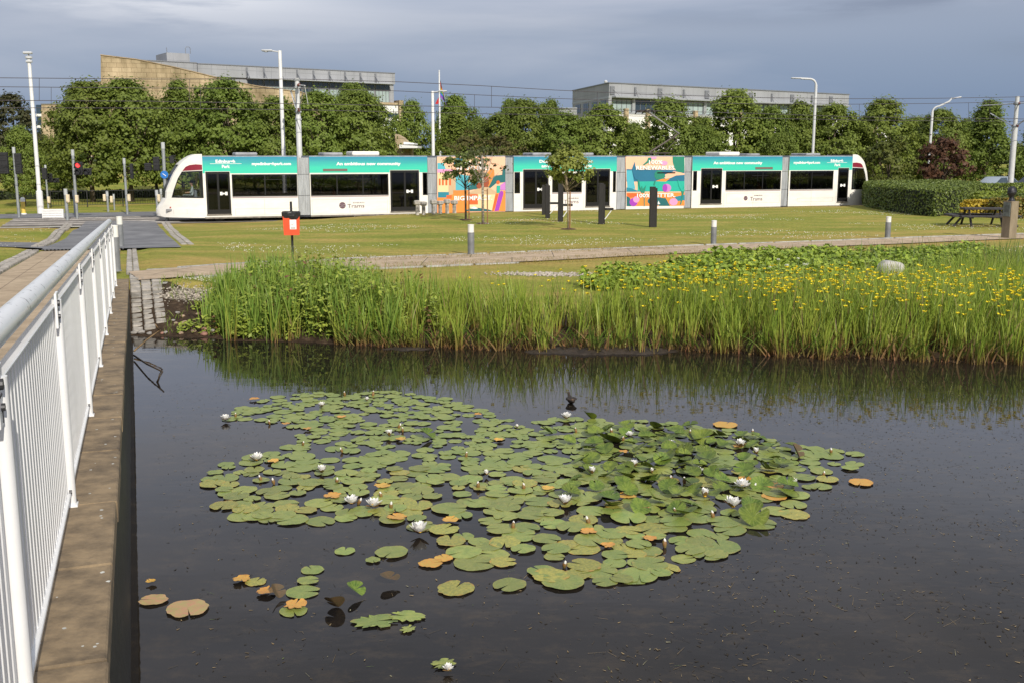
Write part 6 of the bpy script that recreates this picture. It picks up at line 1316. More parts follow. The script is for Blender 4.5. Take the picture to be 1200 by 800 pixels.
hedge('clipped_hedge', 'bright yellow-green hedge mound behind the yellow shrub', hrect(1145, 1240, 56.3, 59), 0, .80, 8000, 404, (.15, .20, .02), (.28, .31, .045), size=.10)
def mound(x, Y, rx, ry): c_ = at_y(x, 240, Y); return [(c_.x + rx * math.cos(a * math.pi / 6), Y + ry * math.sin(a * math.pi / 6)) for a in range(12)]
hedge('yellow_shrub', 'golden yellow shrub behind the picnic table', mound(1157, 52.5, 1.25, .7), 0, .72, 3500, 405, (.38, .28, .02), (.62, .46, .05), size=.09, cat='shrub', rough=.14)
hedge('orange_tipped_shrub', 'green shrub with orange-red tips behind the bust pillar', mound(1184, 51.5, 1.0, .7), 0, .85, 2600, 406, (.10, .14, .02), (.28, .17, .03), size=.09, cat='shrub', rough=.14)
hedge('leafy_shrub', 'rounded green shrub between yellow shrub and bust pillar', mound(1172, 53.5, 1.0, .7), 0, .80, 2600, 407, (.08, .12, .02), (.16, .20, .04), size=.09, cat='shrub', rough=.14)
hedge('leafy_shrub', 'rounded green shrub against the photo edge behind the bust', mound(1199, 55, 1.2, .7), 0, .95, 2600, 408, (.08, .12, .02), (.16, .20, .04), size=.09, cat='shrub', rough=.14)
a, b_ = at_y(-70, 230, 80), at_y(560, 230, 95)
hedge('clipped_hedge', 'long dark low hedge behind the black fence at the left', [(a.x, a.y), (b_.x, b_.y), (b_.x, b_.y + 1.4), (a.x, a.y + 1.4)], -.38, .62, 12000, 409, (.030, .045, .010), (.06, .08, .016), size=.14)
a, b_ = at_y(560, 230, 100), at_y(1300, 230, 112)
hedge('clipped_hedge', 'dark low hedge under the tree row behind the right half of the tram', [(a.x, a.y), (b_.x, b_.y), (b_.x, b_.y + 1.4), (a.x, a.y + 1.4)], -.38, 1.0, 12000, 410, (.030, .045, .010), (.06, .08, .016), size=.16)
# far-off tree belt closing the horizon
rg = np.random.default_rng(77); n = 26000; a = rg.uniform(R(-75), R(75), n); Rr_ = 230 + 60 * rg.uniform(0, 1, n); hh = 5.0 + 2.0 * np.sin(a * 23) + 1.5 * np.sin(a * 57 + 1); P = np.stack([np.sin(a) * Rr_, np.cos(a) * Rr_, hh * rg.uniform(0, 1, n) ** .8 - .5], 1); Nn = rg.normal(size=(n, 3)) * .6 + np.array([0, -.8, .5]); Nn /= np.linalg.norm(Nn, axis=1)[:, None]
V, Fq, T_ = leaf_quads(P, Nn, rg.uniform(1.2, 2.6, n), rg, np.array([.035, .05, .018]) + rg.uniform(0, 1, (n, 1)) * np.array([.04, .045, .012])); tag(npmesh('distant_woodland', V, Fq, hleaf, colors=T_, kind='stuff'), 'far-off belt of woodland along the horizon', 'woodland')
# ================================================================== BANK PLANTS
rg = np.random.default_rng(5)
reedm = mat('reed_blade', (.1, .2, .03), .45, attr='tint', spec=.35, transl=.3)
def blades(P, H, Wd, lean, az, curve, cb, ct, segs=5, twist=None):
    """P (n,3) roots; arching tapering blades; cb/ct colours at root and tip (n,3)"""
    n = len(P); t_ = np.linspace(0, 1, segs + 1)[None, :, None]; d = np.stack([np.cos(az), np.sin(az), np.zeros(n)], 1)[:, None, :]
    off = (lean[:, None, None] * t_ + curve[:, None, None] * t_ ** 3) * H[:, None, None]; z = H[:, None, None] * (t_ - .35 * curve[:, None, None] * t_ ** 3 - .12 * lean[:, None, None] * t_)
    C_ = P[:, None, :] + d * off + np.array([0, 0, 1.0]) * z; tw = rg.uniform(0, 2 * math.pi, n) if twist is None else twist; sd_ = np.stack([np.cos(tw), np.sin(tw), np.zeros(n)], 1)[:, None, :]
    wv = Wd[:, None, None] * np.clip(1.0 - t_ ** 2.2, .04, 1) * (.55 + .45 * np.clip(t_ * 4, 0, 1)); V = np.stack([C_ - sd_ * wv / 2, C_ + sd_ * wv / 2], 2).reshape(-1, 3)
    c = cb[:, None, :] + (ct - cb)[:, None, :] * np.clip(t_ * 2.0, 0, 1); c = np.repeat(c[:, :, None, :], 2, 2).reshape(-1, 3); m = (segs + 1) * 2; b0 = (np.arange(n) * m)[:, None] + (np.arange(segs) * 2)[None, :]; Fq = np.stack([b0, b0 + 1, b0 + 3, b0 + 2], -1).reshape(-1, 4); return V, Fq, c
def pxX(px, Y): return (px - 600) / F * Y * 1.015
def bedback(x, y):    # rear edge of the reed bed in metres behind the shore
    ppx = 600 + x / (y + 1e-6) * F; return np.interp(ppx, [190, 230, 300, 400, 480, 600, 680, 760, 850, 950, 1050, 1150, 1250], [.25, 1.2, 2.8, 3.2, 2.3, 1.5, 1.4, 2.2, 3.0, 4.2, 5.6, 7.5, 8.0])
def scatter(n, xr, yr, rg, keep):
    out_ = []; tot = 0
    while tot < n:
        x = rg.uniform(*xr, 20000); y = rg.uniform(*yr, 20000); k = keep(x, y); out_.append(np.stack([x[k], y[k]], 1)); tot += k.sum()
    return np.concatenate(out_)[:n]
def mix3(a, b, t_): return np.array(a) + (np.array(b) - np.array(a)) * np.asarray(t_)[:, None]
# main reeds grow in tufts
def keep_r(x, y):
    ppx = 600 + x / y * F; d = y - shore(x); bk = bedback(x, y); dens = np.clip(.25 + (ppx - 330) / 260, .12, 1); nz_ = np.sin(x * 6.3 + np.sin(y * 5)) * np.sin(y * 7.1 + np.cos(x * 4)) ; gapm = 1 - .95 * np.exp(-((ppx - 680) / 55) ** 2 - ((d - .1) / .45) ** 2) - .8 * np.exp(-((ppx - 775) / 45) ** 2 - ((d - .0) / .35) ** 2)
    return (d > -.12 + .14 * np.sin(x * 9)) & (d < bk) & (ppx > 235) & (ppx < 1330) & (rg.uniform(0, 1, x.shape) < dens * gapm * (.35 + .65 * (nz_ > -.25)))
XY = scatter(2300, (-6, 13), (13, 25), rg, keep_r); nb_ = 11; tuft = np.repeat(np.arange(len(XY)), nb_); n = len(tuft); pos = XY[tuft] + rg.normal(size=(n, 2)) * .045
th = rg.uniform(.55, 1.18, len(XY)); d_ = XY[:, 1] - shore(XY[:, 0]); th *= np.interp(d_, [0, .5, 3], [.88, 1.0, .92]); Hh = th[tuft] * rg.uniform(.55, 1.05, n)
P = np.stack([pos[:, 0], pos[:, 1], np.maximum(G(pos[:, 0], pos[:, 1]), -.15)], 1)
fr = rg.uniform(0, 1, n); cb = mix3((.26, .10, .05), (.24, .20, .06), fr); ct = mix3((.15, .25, .025), (.38, .44, .07), rg.uniform(0, 1, len(XY))[tuft] * .6 + rg.uniform(0, 1, n) * .4); dead = rg.uniform(0, 1, n) < .06; ct[dead] = (.30, .22, .10); cb[dead] = (.22, .14, .07)
V, Fq, C_ = blades(P, Hh, rg.uniform(.012, .024, n), rg.uniform(.0, .22, n), rg.uniform(0, 6.28, n), np.abs(rg.normal(size=n)) * .16, cb, ct)
tag(npmesh('reed_bed', V, Fq, reedm, colors=C_, kind='stuff'), 'dense bed of tall green reeds with reddish bases along the pond edge', 'reeds')
# a fringe of bent, broader leaves hanging over the waterline
XY = scatter(900, (-5, 11), (13, 19), rg, lambda x, y: (np.abs(y - shore(x) + .02) < .14) & (600 + x / y * F > 400) & (600 + x / y * F < 1300)); n = len(XY)
P = np.stack([XY[:, 0], XY[:, 1], np.full(n, -.02)], 1); f2 = rg.uniform(0, 1, n); ct = mix3((.12, .20, .03), (.28, .18, .08), (f2 > .7) * 1.0); cb = mix3((.36, .15, .09), (.30, .22, .09), rg.uniform(0, 1, n))
V, Fq, C_ = blades(P, rg.uniform(.25, .6, n), rg.uniform(.018, .034, n), rg.uniform(.1, .8, n), rg.uniform(3.3, 6.1, n), rg.uniform(.0, .5, n), cb, ct)
tag(npmesh('waterside_leaves', V, Fq, reedm, colors=C_, kind='stuff'), 'broken reddish and green leaves leaning over the waterline', 'reeds')
# iris clumps and weeds at the left part of the bank
def keep_l(x, y): ppx = 600 + x / y * F; d = y - shore(x); return (ppx > 205) & (ppx < 520) & (d > .05) & (d < bedback(x, y)) & (rg.uniform(0, 1, x.shape) < np.clip((ppx - 190) / 90, .2, 1) * np.clip((540 - ppx) / 150, .1, 1))
XY = scatter(200, (-8, -1), (15, 24), rg, keep_l); tuft = np.repeat(np.arange(len(XY)), 14); n = len(tuft); pos = XY[tuft] + rg.normal(size=(n, 2)) * .05; P = np.stack([pos[:, 0], pos[:, 1], G(pos[:, 0], pos[:, 1])], 1); ppx = 600 + P[:, 0] / P[:, 1] * F
Hh = np.interp(ppx, [200, 260, 330, 520], [.35, .75, .95, 1.0]) * rg.uniform(.5, 1.05, n); ct = mix3((.14, .25, .035), (.30, .40, .08), rg.uniform(0, 1, n)); cb = ct * .8
V, Fq, C_ = blades(P, Hh, rg.uniform(.02, .036, n), rg.uniform(0, .25, n), rg.uniform(0, 6.28, n), np.abs(rg.normal(size=n)) * .08, cb, ct); tag(npmesh('iris_leaves', V, Fq, reedm, colors=C_, kind='stuff'), 'upright sword-shaped iris leaves at the left of the bank', 'plants')
XY = scatter(750, (-9, 0), (15, 24.5), rg, keep_l); n0 = len(XY); gz0 = G(XY[:, 0], XY[:, 1]); ppx = 600 + XY[:, 0] / XY[:, 1] * F; hs = np.interp(ppx, [200, 260, 330, 430, 520], [.15, .38, .80, .92, .7]) * rg.uniform(.35, 1.15, n0)
k = np.repeat(np.arange(n0), 26); n = len(k); f = rg.uniform(.08, 1, n); a = rg.uniform(0, 6.28, n); rr = .10 * (1.1 - f * .7) * rg.uniform(.3, 1.2, n); P = np.stack([XY[k, 0] + rr * np.cos(a), XY[k, 1] + rr * np.sin(a), gz0[k] + hs[k] * f], 1); Nn = np.stack([np.cos(a) * .4, np.sin(a) * .4, np.ones(n)], 1) + rg.normal(size=(n, 3)) * .35; Nn /= np.linalg.norm(Nn, axis=1)[:, None]
tn = mix3((.14, .20, .025), (.36, .42, .065), rg.uniform(0, 1, n0)[k] * .6 + rg.uniform(0, 1, n) * .4); br_ = rg.uniform(0, 1, n0)[k] < .07; tn[br_] = (.16, .08, .035); V, Fq, T_ = leaf_quads(P, Nn, rg.uniform(.03, .055, n), rg, tn, 2.0); tag(npmesh('weeds', V, Fq, hleaf, colors=T_, kind='stuff'), 'tangle of leafy green weeds and nettles on the bank below the red bin', 'weeds')
# low grass on the near bank and lawn fringe
def keep_g(x, y): ppx = 600 + x / y * F; d = y - shore(x); return (ppx > 160) & (ppx < 480) & (d > .02) & (d < 4.6) & (dist_poly(x, y, PC) > 1.15) & (rg.uniform(0, 1, x.shape) < np.where(ppx < 235, .32 * (np.sin(x * 7) * np.sin(y * 5) > -.1) + (d > 2.6) * .6, .9)) & ~((ppx < 185) & (d < 3.3) & (rg.uniform(0, 1, x.shape) < .93))
XY = scatter(6500, (-9, -1), (15, 25), rg, keep_g); n = len(XY); P = np.stack([XY[:, 0], XY[:, 1], G(XY[:, 0], XY[:, 1])], 1); ct = mix3((.13, .23, .025), (.28, .34, .06), rg.uniform(0, 1, n)); V, Fq, C_ = blades(P, rg.uniform(.06, .20, n), rg.uniform(.008, .016, n), rg.uniform(0, .6, n), rg.uniform(0, 6.28, n), rg.uniform(0, .4, n), ct * .7, ct, segs=3); tag(npmesh('bank_grass', V, Fq, reedm, colors=C_, kind='stuff'), 'short tufted grass on the muddy bank beside the cobbles', 'grass')
# lawn edge tufts near the path
XY = scatter(9000, (-6, 22), (22, 34), rg, lambda x, y: (np.abs(dist_poly(x, y, PC) - 1.2) < .75) & (rg.uniform(0, 1, x.shape) < .6)); n = len(XY); P = np.stack([XY[:, 0], XY[:, 1], G(XY[:, 0], XY[:, 1])], 1); ct = mix3((.16, .17, .04), (.34, .24, .08), rg.uniform(0, 1, n)); V, Fq, C_ = blades(P, rg.uniform(.04, .11, n), rg.uniform(.008, .014, n), rg.uniform(0, .6, n), rg.uniform(0, 6.28, n), rg.uniform(0, .3, n), ct * .8, ct, segs=2); tag(npmesh('dry_grass_fringe', V, Fq, reedm, colors=C_, kind='stuff'), 'dry brownish grass fringe along the path edges', 'grass')
# leafy ground cover, bright yellow-green
LP_ = [at_z(x, y, .45).xy for x, y in ((672, 320), (700, 326), (770, 324), (830, 322), (900, 331), (960, 326), (1010, 318), (1100, 308), (1170, 292), (1150, 288), (1060, 290), (1000, 292), (920, 291), (860, 292), (800, 303), (740, 312))]
def inpoly(x, y, P):
    c = np.zeros(x.shape, bool); n_ = len(P)
    for k in range(n_):
        a, b_ = P[k], P[(k + 1) % n_]; c ^= ((a[1] > y) != (b_[1] > y)) & (x < (b_[0] - a[0]) * (y - a[1]) / (b_[1] - a[1] + 1e-12) + a[0])
    return c
xs = [p[0] for p in LP_]; ys = [p[1] for p in LP_]; XY = scatter(2600, (min(xs), max(xs)), (min(ys), max(ys)), rg, lambda x, y: inpoly(x, y, LP_)); n0 = len(XY); gz0 = G(XY[:, 0], XY[:, 1]); hs = .34 + .14 * np.sin(XY[:, 0] * 2.1) * np.sin(XY[:, 1] * 1.7 + 1) + rg.uniform(-.08, .08, n0)
k = np.repeat(np.arange(n0), 16); n = len(k); a = rg.uniform(0, 6.28, n); f = rg.uniform(.25, 1, n); P = np.stack([XY[k, 0] + .14 * np.cos(a) * rg.uniform(.2, 1, n), XY[k, 1] + .14 * np.sin(a) * rg.uniform(.2, 1, n), gz0[k] + hs[k] * f], 1); Nn = np.stack([np.cos(a) * .5, np.sin(a) * .5, np.ones(n)], 1) + rg.normal(size=(n, 3)) * .3; Nn /= np.linalg.norm(Nn, axis=1)[:, None]
tn = mix3((.15, .24, .02), (.36, .44, .055), rg.uniform(0, 1, n)); V, Fq, T_ = leaf_quads(P, Nn, rg.uniform(.06, .105, n), rg, tn, 1.6); tag(npmesh('leafy_ground_cover', V, Fq, hleaf, colors=T_, kind='stuff'), 'bright yellow-green broad-leaved ground cover behind the reeds', 'ground cover')
# taller thin grasses around the ground cover
XY = scatter(2600, (4, 19), (19, 30), rg, lambda x, y: ((600 + x / y * F) > 880) & ((600 + x / y * F) < 1300) & (dist_poly(x, y, PC) > 1.5) & (y < np.interp(x, [4, 19], [27, 33])) & (rg.uniform(0, 1, x.shape) < np.clip(((600 + x / y * F) - 900) / 260, .05, 1)) & (y - shore(x) > 4)); n = len(XY); P = np.stack([XY[:, 0], XY[:, 1], G(XY[:, 0], XY[:, 1])], 1); ct = mix3((.09, .16, .03), (.20, .24, .07), rg.uniform(0, 1, n)); V, Fq, C_ = blades(P, rg.uniform(.35, .80, n), rg.uniform(.012, .022, n), rg.uniform(0, .25, n), rg.uniform(0, 6.28, n), rg.uniform(0, .2, n), ct * .8, ct); tag(npmesh('tall_grass', V, Fq, reedm, colors=C_, kind='stuff'), 'thin tall grass between ground cover and bust pillar', 'grass')
# yellow flowers among the reeds
def keep_y(x, y): ppx = 600 + x / y * F; d = y - shore(x); return (ppx > 540) & (ppx < 1300) & (d > .0) & (d < np.minimum(bedback(x, y), 2.6)) & (rg.uniform(0, 1, x.shape) < np.clip((ppx - 560) / 380, .05, 1) * (.4 + .6 * (np.sin(x * 3 + y) * np.sin(y * 4) > -.2)))
XY = scatter(780, (-1, 12), (14, 22), rg, keep_y); n0 = len(XY); gz0 = G(XY[:, 0], XY[:, 1]); zc = gz0 + rg.uniform(.66, 1.02, n0); NP_ = 5; k = np.repeat(np.arange(n0), NP_); n = len(k); a = np.tile(np.arange(NP_) * 2 * math.pi / NP_, n0) + rg.uniform(0, 1, n); P = np.stack([XY[k, 0] + .020 * np.cos(a), XY[k, 1] + .020 * np.sin(a), zc[k] + .006], 1); Nn = np.stack([np.cos(a) * -.6, np.sin(a) * -.6, np.ones(n) * .8], 1); Nn /= np.linalg.norm(Nn, axis=1)[:, None]; V, Fq, T_ = leaf_quads(P, Nn, rg.uniform(.030, .046, n), rg, mix3((.88, .66, .01), (.92, .78, .03), rg.uniform(0, 1, n)), 1.2)
P2 = np.stack([XY[:, 0], XY[:, 1], gz0 + .3], 1); V2, F2, C2 = blades(P2, zc - gz0 - .3, np.full(n0, .008), np.zeros(n0), np.zeros(n0), np.zeros(n0), np.tile([.08, .13, .03], (n0, 1)), np.tile([.10, .16, .03], (n0, 1)), segs=2)
tag(npmesh('yellow_flowers', np.concatenate([V, V2]), np.concatenate([Fq, F2 + len(V)]), mat('petal', (.8, .5, .02), .6, attr='tint', transl=.25), colors=np.concatenate([T_, C2]), kind='stuff'), 'small yellow flowers scattered through the reed tops', 'flowers')
# white clover heads in the lawn
def keep_c(x, y): v = np.sin(x * .35 + 1.2) * np.sin(y * .55 + x * .12) + .5 * np.sin(x * 1.1) * np.sin(y * 1.3); return (dist_poly(x, y, PC) > 1.6) & (y > 28) & (v > .42) & ((x - TA.x) * TN.x + (y - TA.y) * TN.y > 2.5) & (NX.x * x + NX.y * y > 2.6)
XY = scatter(3600, (-12, 30), (28, 60), rg, keep_c); l_ = scatter(400, (-9, -4.5), (20, 22.6), rg, lambda x, y: (NX.x * x + NX.y * y > .8) & (dist_poly(x, y, PC) > 1.0) & (dist_poly(x, y, PC) < 2.2)); l2 = scatter(200, (-22, -12), (28, 52), rg, lambda x, y: (NX.x * x + NX.y * y < -3.6)); XY = np.concatenate([XY, l_, l2]); n = len(XY); P = np.stack([XY[:, 0], XY[:, 1], G(XY[:, 0], XY[:, 1]) + .035], 1); Nn = np.tile([0, -.5, .86], (n, 1)) + rg.normal(size=(n, 3)) * .15; Nn /= np.linalg.norm(Nn, axis=1)[:, None]
V, Fq, T_ = leaf_quads(P, Nn, rg.uniform(.022, .040, n), rg, mix3((.55, .52, .42), (.75, .73, .66), rg.uniform(0, 1, n)), 1.0); tag(npmesh('clover_flowers', V, Fq, hleaf, colors=T_, kind='stuff'), 'white clover flowers dotted in bands over the lawn', 'flowers')
# umbel heads near x 915-950
for (x, y, s_) in ((912, 305, .06), (922, 312, .08), (944, 311, .11), (902, 314, .05), (935, 304, .05)):
    q = at_y(x, y, 21.5); mb = MB(); r_ = random.Random(int(x))
    mb.tube([(0, 0, -q.z + gz(q.x, q.y)), (.02, 0, 0)], .008, 5); mb.mi = 1
    for k in range(40): a = r_.uniform(0, 6.28); rr = s_ * .5 * math.sqrt(r_.random()); mb.box((rr * math.cos(a), rr * math.sin(a), .02 + r_.uniform(-.4, .4) * s_ * .5), (.012, .012, .01), rz=a)
    tag(mb.build('white_umbel', [mat('umbel_stem', (.1, .17, .04), .7), mat('umbel_petal', (.55, .57, .48), .8, var=.2, scale=30)], loc=q), 'small greyish-white umbel flower head among grasses left of the white boulder', 'flower', 'white umbel flowers')
# boulder and bank stones
def rock(name, label, loc, s_, m, seed, group=None, cat='rock'):
    bm = bmesh.new(); bmesh.ops.create_icosphere(bm, subdivisions=3, radius=1); r_ = random.Random(seed); dirs = [Vector((r_.gauss(0, 1), r_.gauss(0, 1), r_.gauss(0, 1))).normalized() for _ in range(9)]; cut = [r_.uniform(.62, .92) for _ in dirs]
    for v in bm.verts:
        p = v.co.copy()
        for d, c_ in zip(dirs, cut):
            e = p.dot(d) - c_
            if e > 0: p -= d * e * .85
        v.co = Vector((p.x * s_[0], p.y * s_[1], p.z * s_[2]))
    me = bpy.data.meshes.new(name); bm.to_mesh(me); bm.free(); me.materials.append(m); me.polygons.foreach_set('use_smooth', [True] * len(me.polygons)); o = bpy.data.objects.new(name, me); COL.objects.link(o); o.location = loc; o.rotation_euler = (0, 0, r_.uniform(0, 3)); return tag(o, label, cat, group)
q = at_y(1045, 302, 23.2); rock('boulder', 'large pale grey boulder nestled in the green ground cover', (q.x, 23.2, gz(q.x, 23.2) + .38), (.30, .26, .24), mat('pale_rock', (.46, .44, .42), .9, var=.35, scale=6, bump=.5, bscale=15), 5)
st_m = [mat('buff_stone', (.36, .26, .18), .8, var=.3, scale=9, bump=.3), mat('pinkish_stone', (.33, .17, .13), .8, var=.3, scale=9, bump=.3), mat('grey_stone', (.30, .28, .26), .8, var=.3, scale=9, bump=.3)]
for k, (x, y, s_, mi_) in enumerate([(240, 387, .075, 1), (239, 392.5, .075, 1), (227, 389, .06, 0), (216, 379, .065, 0), (208, 367.5, .055, 2), (214, 371.5, .05, 0), (194, 390.5, .05, 2), (212, 391.5, .055, 0), (206, 379.5, .045, 0), (225, 385, .045, 0), (166, 390.5, .07, 2), (157.5, 391, .07, 2), (175, 391.5, .06, 2), (203, 376, .04, 2), (232, 369, .05, 0), (190, 391, .04, 1), (250, 388, .05, 2), (263, 388, .05, 0), (255, 391, .04, 1)]):
    g_ = at_g(x, y); rock('bank_stone', 'rounded stone at the muddy water edge right of the cobbles' if mi_ != 1 else 'pinkish rounded stone at the water edge', (g_.x, g_.y, g_.z + s_ * .25), (s_, s_ * .8, s_ * .55), st_m[mi_], 50 + k, 'stones along the muddy water edge' if mi_ != 1 else 'pinkish stones at the water edge')
# mud islets at the reed foot
mudm = mat('wet_mud', (.035, .025, .018), .55, var=.5, scale=9, bump=.8, bscale=20)
for (x0, x1, y, lab) in ((445, 512, 408.5, 'low dark mud patch breaking the water below the left reeds'), (610, 800, 411.5, 'long dark mud bank exposed at the foot of the reeds')):
    a, b_ = at_z(x0, y, 0), at_z(x1, y, 0); Wm = (b_ - a).length; mb = MB(); n = 30; m_ = 7; r_ = random.Random(9); vs = []
    for i in range(n + 1):
        for j in range(m_ + 1):
            u = i / n * 2 - 1; v = j / m_ * 2 - 1; e = max(0, 1 - u * u) ** .5; vs.append((u * Wm / 2, v * (.16 + .14 * (Wm > 1.5)) * e + .04 * math.sin(u * 9), -.02 + (.05 + .05 * (Wm > 1.5)) * e * (1 - v * v) * r_.uniform(.55, 1.2)))
    fs = [(i * (m_ + 1) + j, i * (m_ + 1) + j + 1, (i + 1) * (m_ + 1) + j + 1, (i + 1) * (m_ + 1) + j) for i in range(n) for j in range(m_)]; mb.add(vs, fs); tag(mb.build('mud_bank', mudm, loc=(a + b_) / 2, smooth=True), lab, 'mud bank')
rv = random.Random(12); mb = MB()
g1 = at_g(225, 344)
for k in range(420):
    x = g1.x + rv.gauss(0, .42); y = g1.y + rv.gauss(0, .22); s_ = rv.uniform(.012, .03); mb.bbox((x, y, gz(x, y) + s_ * .3), (s_ * 1.5, s_, s_ * .8), b=s_ * .25, rz=rv.uniform(0, 3))
for k in range(500):
    c_ = gq[0]; x = c_.x + rv.gauss(0, .55); y = c_.y + rv.gauss(0, .2); s_ = rv.uniform(.02, .05); mb.bbox((x, y, gz(x, y) + s_ * .3), (s_ * 1.5, s_, s_ * .8), b=s_ * .25, rz=rv.uniform(0, 3))
tag(mb.build('gravel', mat('pale_gravel', (.42, .37, .31), .9, var=.5, scale=9), kind='stuff'), 'pale gravel chips spread behind the reeds and on the bank', 'gravel')

# ================================================================== LILY POND
padm = mat('lily_pad', (.255, .285, .065), .42, col2=(.155, .215, .045), scale=4, spec=.45, objvar=.22, bump=.15, bscale=25, lo=.3, hi=.7)
def pad_detail(m, rim, vein=.16):
    t = m.node_tree; L = t.links; b = t.nodes['Principled BSDF']; src = b.inputs['Base Color'].links[0].from_socket
    co = t.nodes.new('ShaderNodeTexCoord'); sp = t.nodes.new('ShaderNodeSeparateXYZ'); L.new(co.outputs['Object'], sp.inputs[0])
    def M(op, a, b2=None, clamp=False):
        n = t.nodes.new('ShaderNodeMath'); n.operation = op; n.use_clamp = clamp
        for i, v in enumerate((a, b2)):
            if v is None: continue
            if isinstance(v, (int, float)): n.inputs[i].default_value = v
            else: L.new(v, n.inputs[i])
        return n.outputs[0]
    rad = M('SQRT', M('ADD', M('MULTIPLY', sp.outputs[0], sp.outputs[0]), M('MULTIPLY', sp.outputs[1], sp.outputs[1]))); ang = M('ARCTAN2', sp.outputs[1], sp.outputs[0])
    oi = t.nodes.new('ShaderNodeObjectInfo'); wv = M('POWER', M('ABSOLUTE', M('SINE', M('MULTIPLY', ang, 8.5))), 14.0); vf = M('MULTIPLY', M('SUBTRACT', 1.0, wv), 0); vn = M('POWER', M('ABSOLUTE', M('COSINE', M('MULTIPLY', ang, 8.5))), 24.0); vm = M('MULTIPLY', vn, vein)
    m1 = t.nodes.new('ShaderNodeMixRGB'); L.new(vm, m1.inputs[0]); L.new(src, m1.inputs[1]); m1.inputs[2].default_value = (.42, .45, .16, 1)
    nz = t.nodes.new('ShaderNodeTexNoise'); nz.inputs['Scale'].default_value = 4.5; nz.inputs['Detail'].default_value = 4; cb = t.nodes.new('ShaderNodeCombineXYZ'); rd = M('MULTIPLY', oi.outputs['Random'], 60.0)
    L.new(M('ADD', sp.outputs[0], rd), cb.inputs[0]); L.new(M('ADD', sp.outputs[1], rd), cb.inputs[1]); L.new(cb.outputs[0], nz.inputs[0])
    rf = M('MULTIPLY', M('MULTIPLY', M('SUBTRACT', M('ADD', rad, M('MULTIPLY', nz.outputs[0], .42)), .64), 9.0, True), .8)
    m2 = t.nodes.new('ShaderNodeMixRGB'); L.new(rf, m2.inputs[0]); L.new(m1.outputs[0], m2.inputs[1]); m2.inputs[2].default_value = (*rim, 1)
    n3 = t.nodes.new('ShaderNodeTexNoise'); n3.inputs['Scale'].default_value = 22; L.new(cb.outputs[0], n3.inputs[0]); sf = M('MULTIPLY', M('SUBTRACT', n3.outputs[0], .66), 18.0, True)
    m3 = t.nodes.new('ShaderNodeMixRGB'); L.new(sf, m3.inputs[0]); L.new(m2.outputs[0], m3.inputs[1]); m3.inputs[2].default_value = (.07, .055, .02, 1); L.new(m3.outputs[0], b.inputs['Base Color'])
padf = mat('lily_pad_far', (.255, .285, .065), .42, col2=(.155, .215, .045), scale=3, spec=.45, bump=.1, bscale=15, lo=.3, hi=.7)
pad_detail(padm, (.30, .25, .06))
padu = mat('lily_pad_yellowing', (.36, .33, .06), .45, col2=(.18, .20, .045), scale=12, spec=.45, objvar=.15)
pado = mat('lily_pad_orange', (.62, .27, .05), .5, col2=(.50, .36, .07), scale=14, spec=.4, objvar=.15); padp = mat('lily_pad_pinkish', (.50, .25, .15), .5, col2=(.36, .33, .12), scale=5, spec=.4); padr = mat('lily_pad_raised', (.135, .190, .025), .5, col2=(.045, .085, .012), scale=3, spec=.3, objvar=.2); padb = mat('lily_pad_brown', (.10, .055, .025), .6, col2=(.06, .05, .02), scale=10)
def pad_mesh(seed, cup=.0, fold=0.0, r=.5, ragged=.0, notch=.30):
    r_ = random.Random(seed); vs = [(0, 0, .0)]; fs = []; NR, NA = 4, 30; ph = r_.uniform(0, 6.28)
    for j in range(1, NR + 1):
        f = j / NR
        for i in range(NA + 1):
            t_ = notch / 2 * (.35 + .65 * f) ; a = t_ + (2 * math.pi - 2 * t_) * i / NA; rr = r * f * (1 + .018 * math.sin(3 * a + ph) + .008 * math.sin(7 * a + ph * 2)) * (1 - .10 * (i in (0, NA)) * f)
            if ragged and j == NR: rr *= 1 - ragged * r_.random() ** 3
            x, y = rr * math.cos(a), rr * math.sin(a) * .94; z = .0022 * math.sin(5 * a + ph) * f * f + cup * f * f * (.6 + .4 * math.sin(2 * a + ph)); z += fold * abs(x) * (1 if x > 0 else .55); vs.append((x, y, z))
    for i in range(NA): fs.append((0, 1 + i, 2 + i))
    for j in range(NR - 1):
        for i in range(NA): b0 = 1 + j * (NA + 1); b1 = b0 + NA + 1; fs.append((b0 + i, b1 + i, b1 + i + 1, b0 + i + 1))
    return vs, fs
def pad_obj(seed, m, name='lily_pad', **kw):
    vs, fs = pad_mesh(seed, **kw); mb = MB(); mb.add(vs, fs); o = mb.build(name, m, smooth=True)
    if sum(p.normal.z for p in o.data.polygons) < 0: o.data.flip_normals()
    return o
pad_detail(padu, (.42, .20, .04)); pad_detail(pado, (.45, .13, .02), .1); pad_detail(padr, (.10, .10, .03), .2)
rp_ = random.Random(21)
pm_flat = [pad_obj(k, padm, notch=rp_.uniform(.10, .38), ragged=.04) for k in range(9)]; pm_yel = [pad_obj(20 + k, padu, ragged=.1) for k in range(3)]
OUT = [(240, 570), (255, 545), (335, 528), (350, 508), (318, 497), (262, 492), (290, 473), (340, 462), (400, 459), (460, 459), (520, 466), (560, 480), (610, 496), (650, 490), (720, 492), (770, 494), (815, 500), (850, 503), (880, 508), (920, 520), (965, 526), (1003, 530), (1006, 545), (975, 560), (968, 575), (938, 585), (935, 602), (890, 612), (868, 625), (862, 655), (800, 660), (776, 684), (730, 686), (660, 688), (640, 676), (600, 662), (560, 665), (535, 640), (500, 625), (440, 612), (400, 612), (340, 615), (285, 612), (250, 600)]
OW = [at_z(x, y, 0).xy for x, y in OUT]; ow = [(p.x, p.y) for p in OW]
xs = [p[0] for p in ow]; ys = [p[1] for p in ow]
holes = [at_z(x, y, 0) for x, y in ((370, 530), (430, 610), (345, 505), (510, 610), (590, 520))]
pads = []; tries = 0
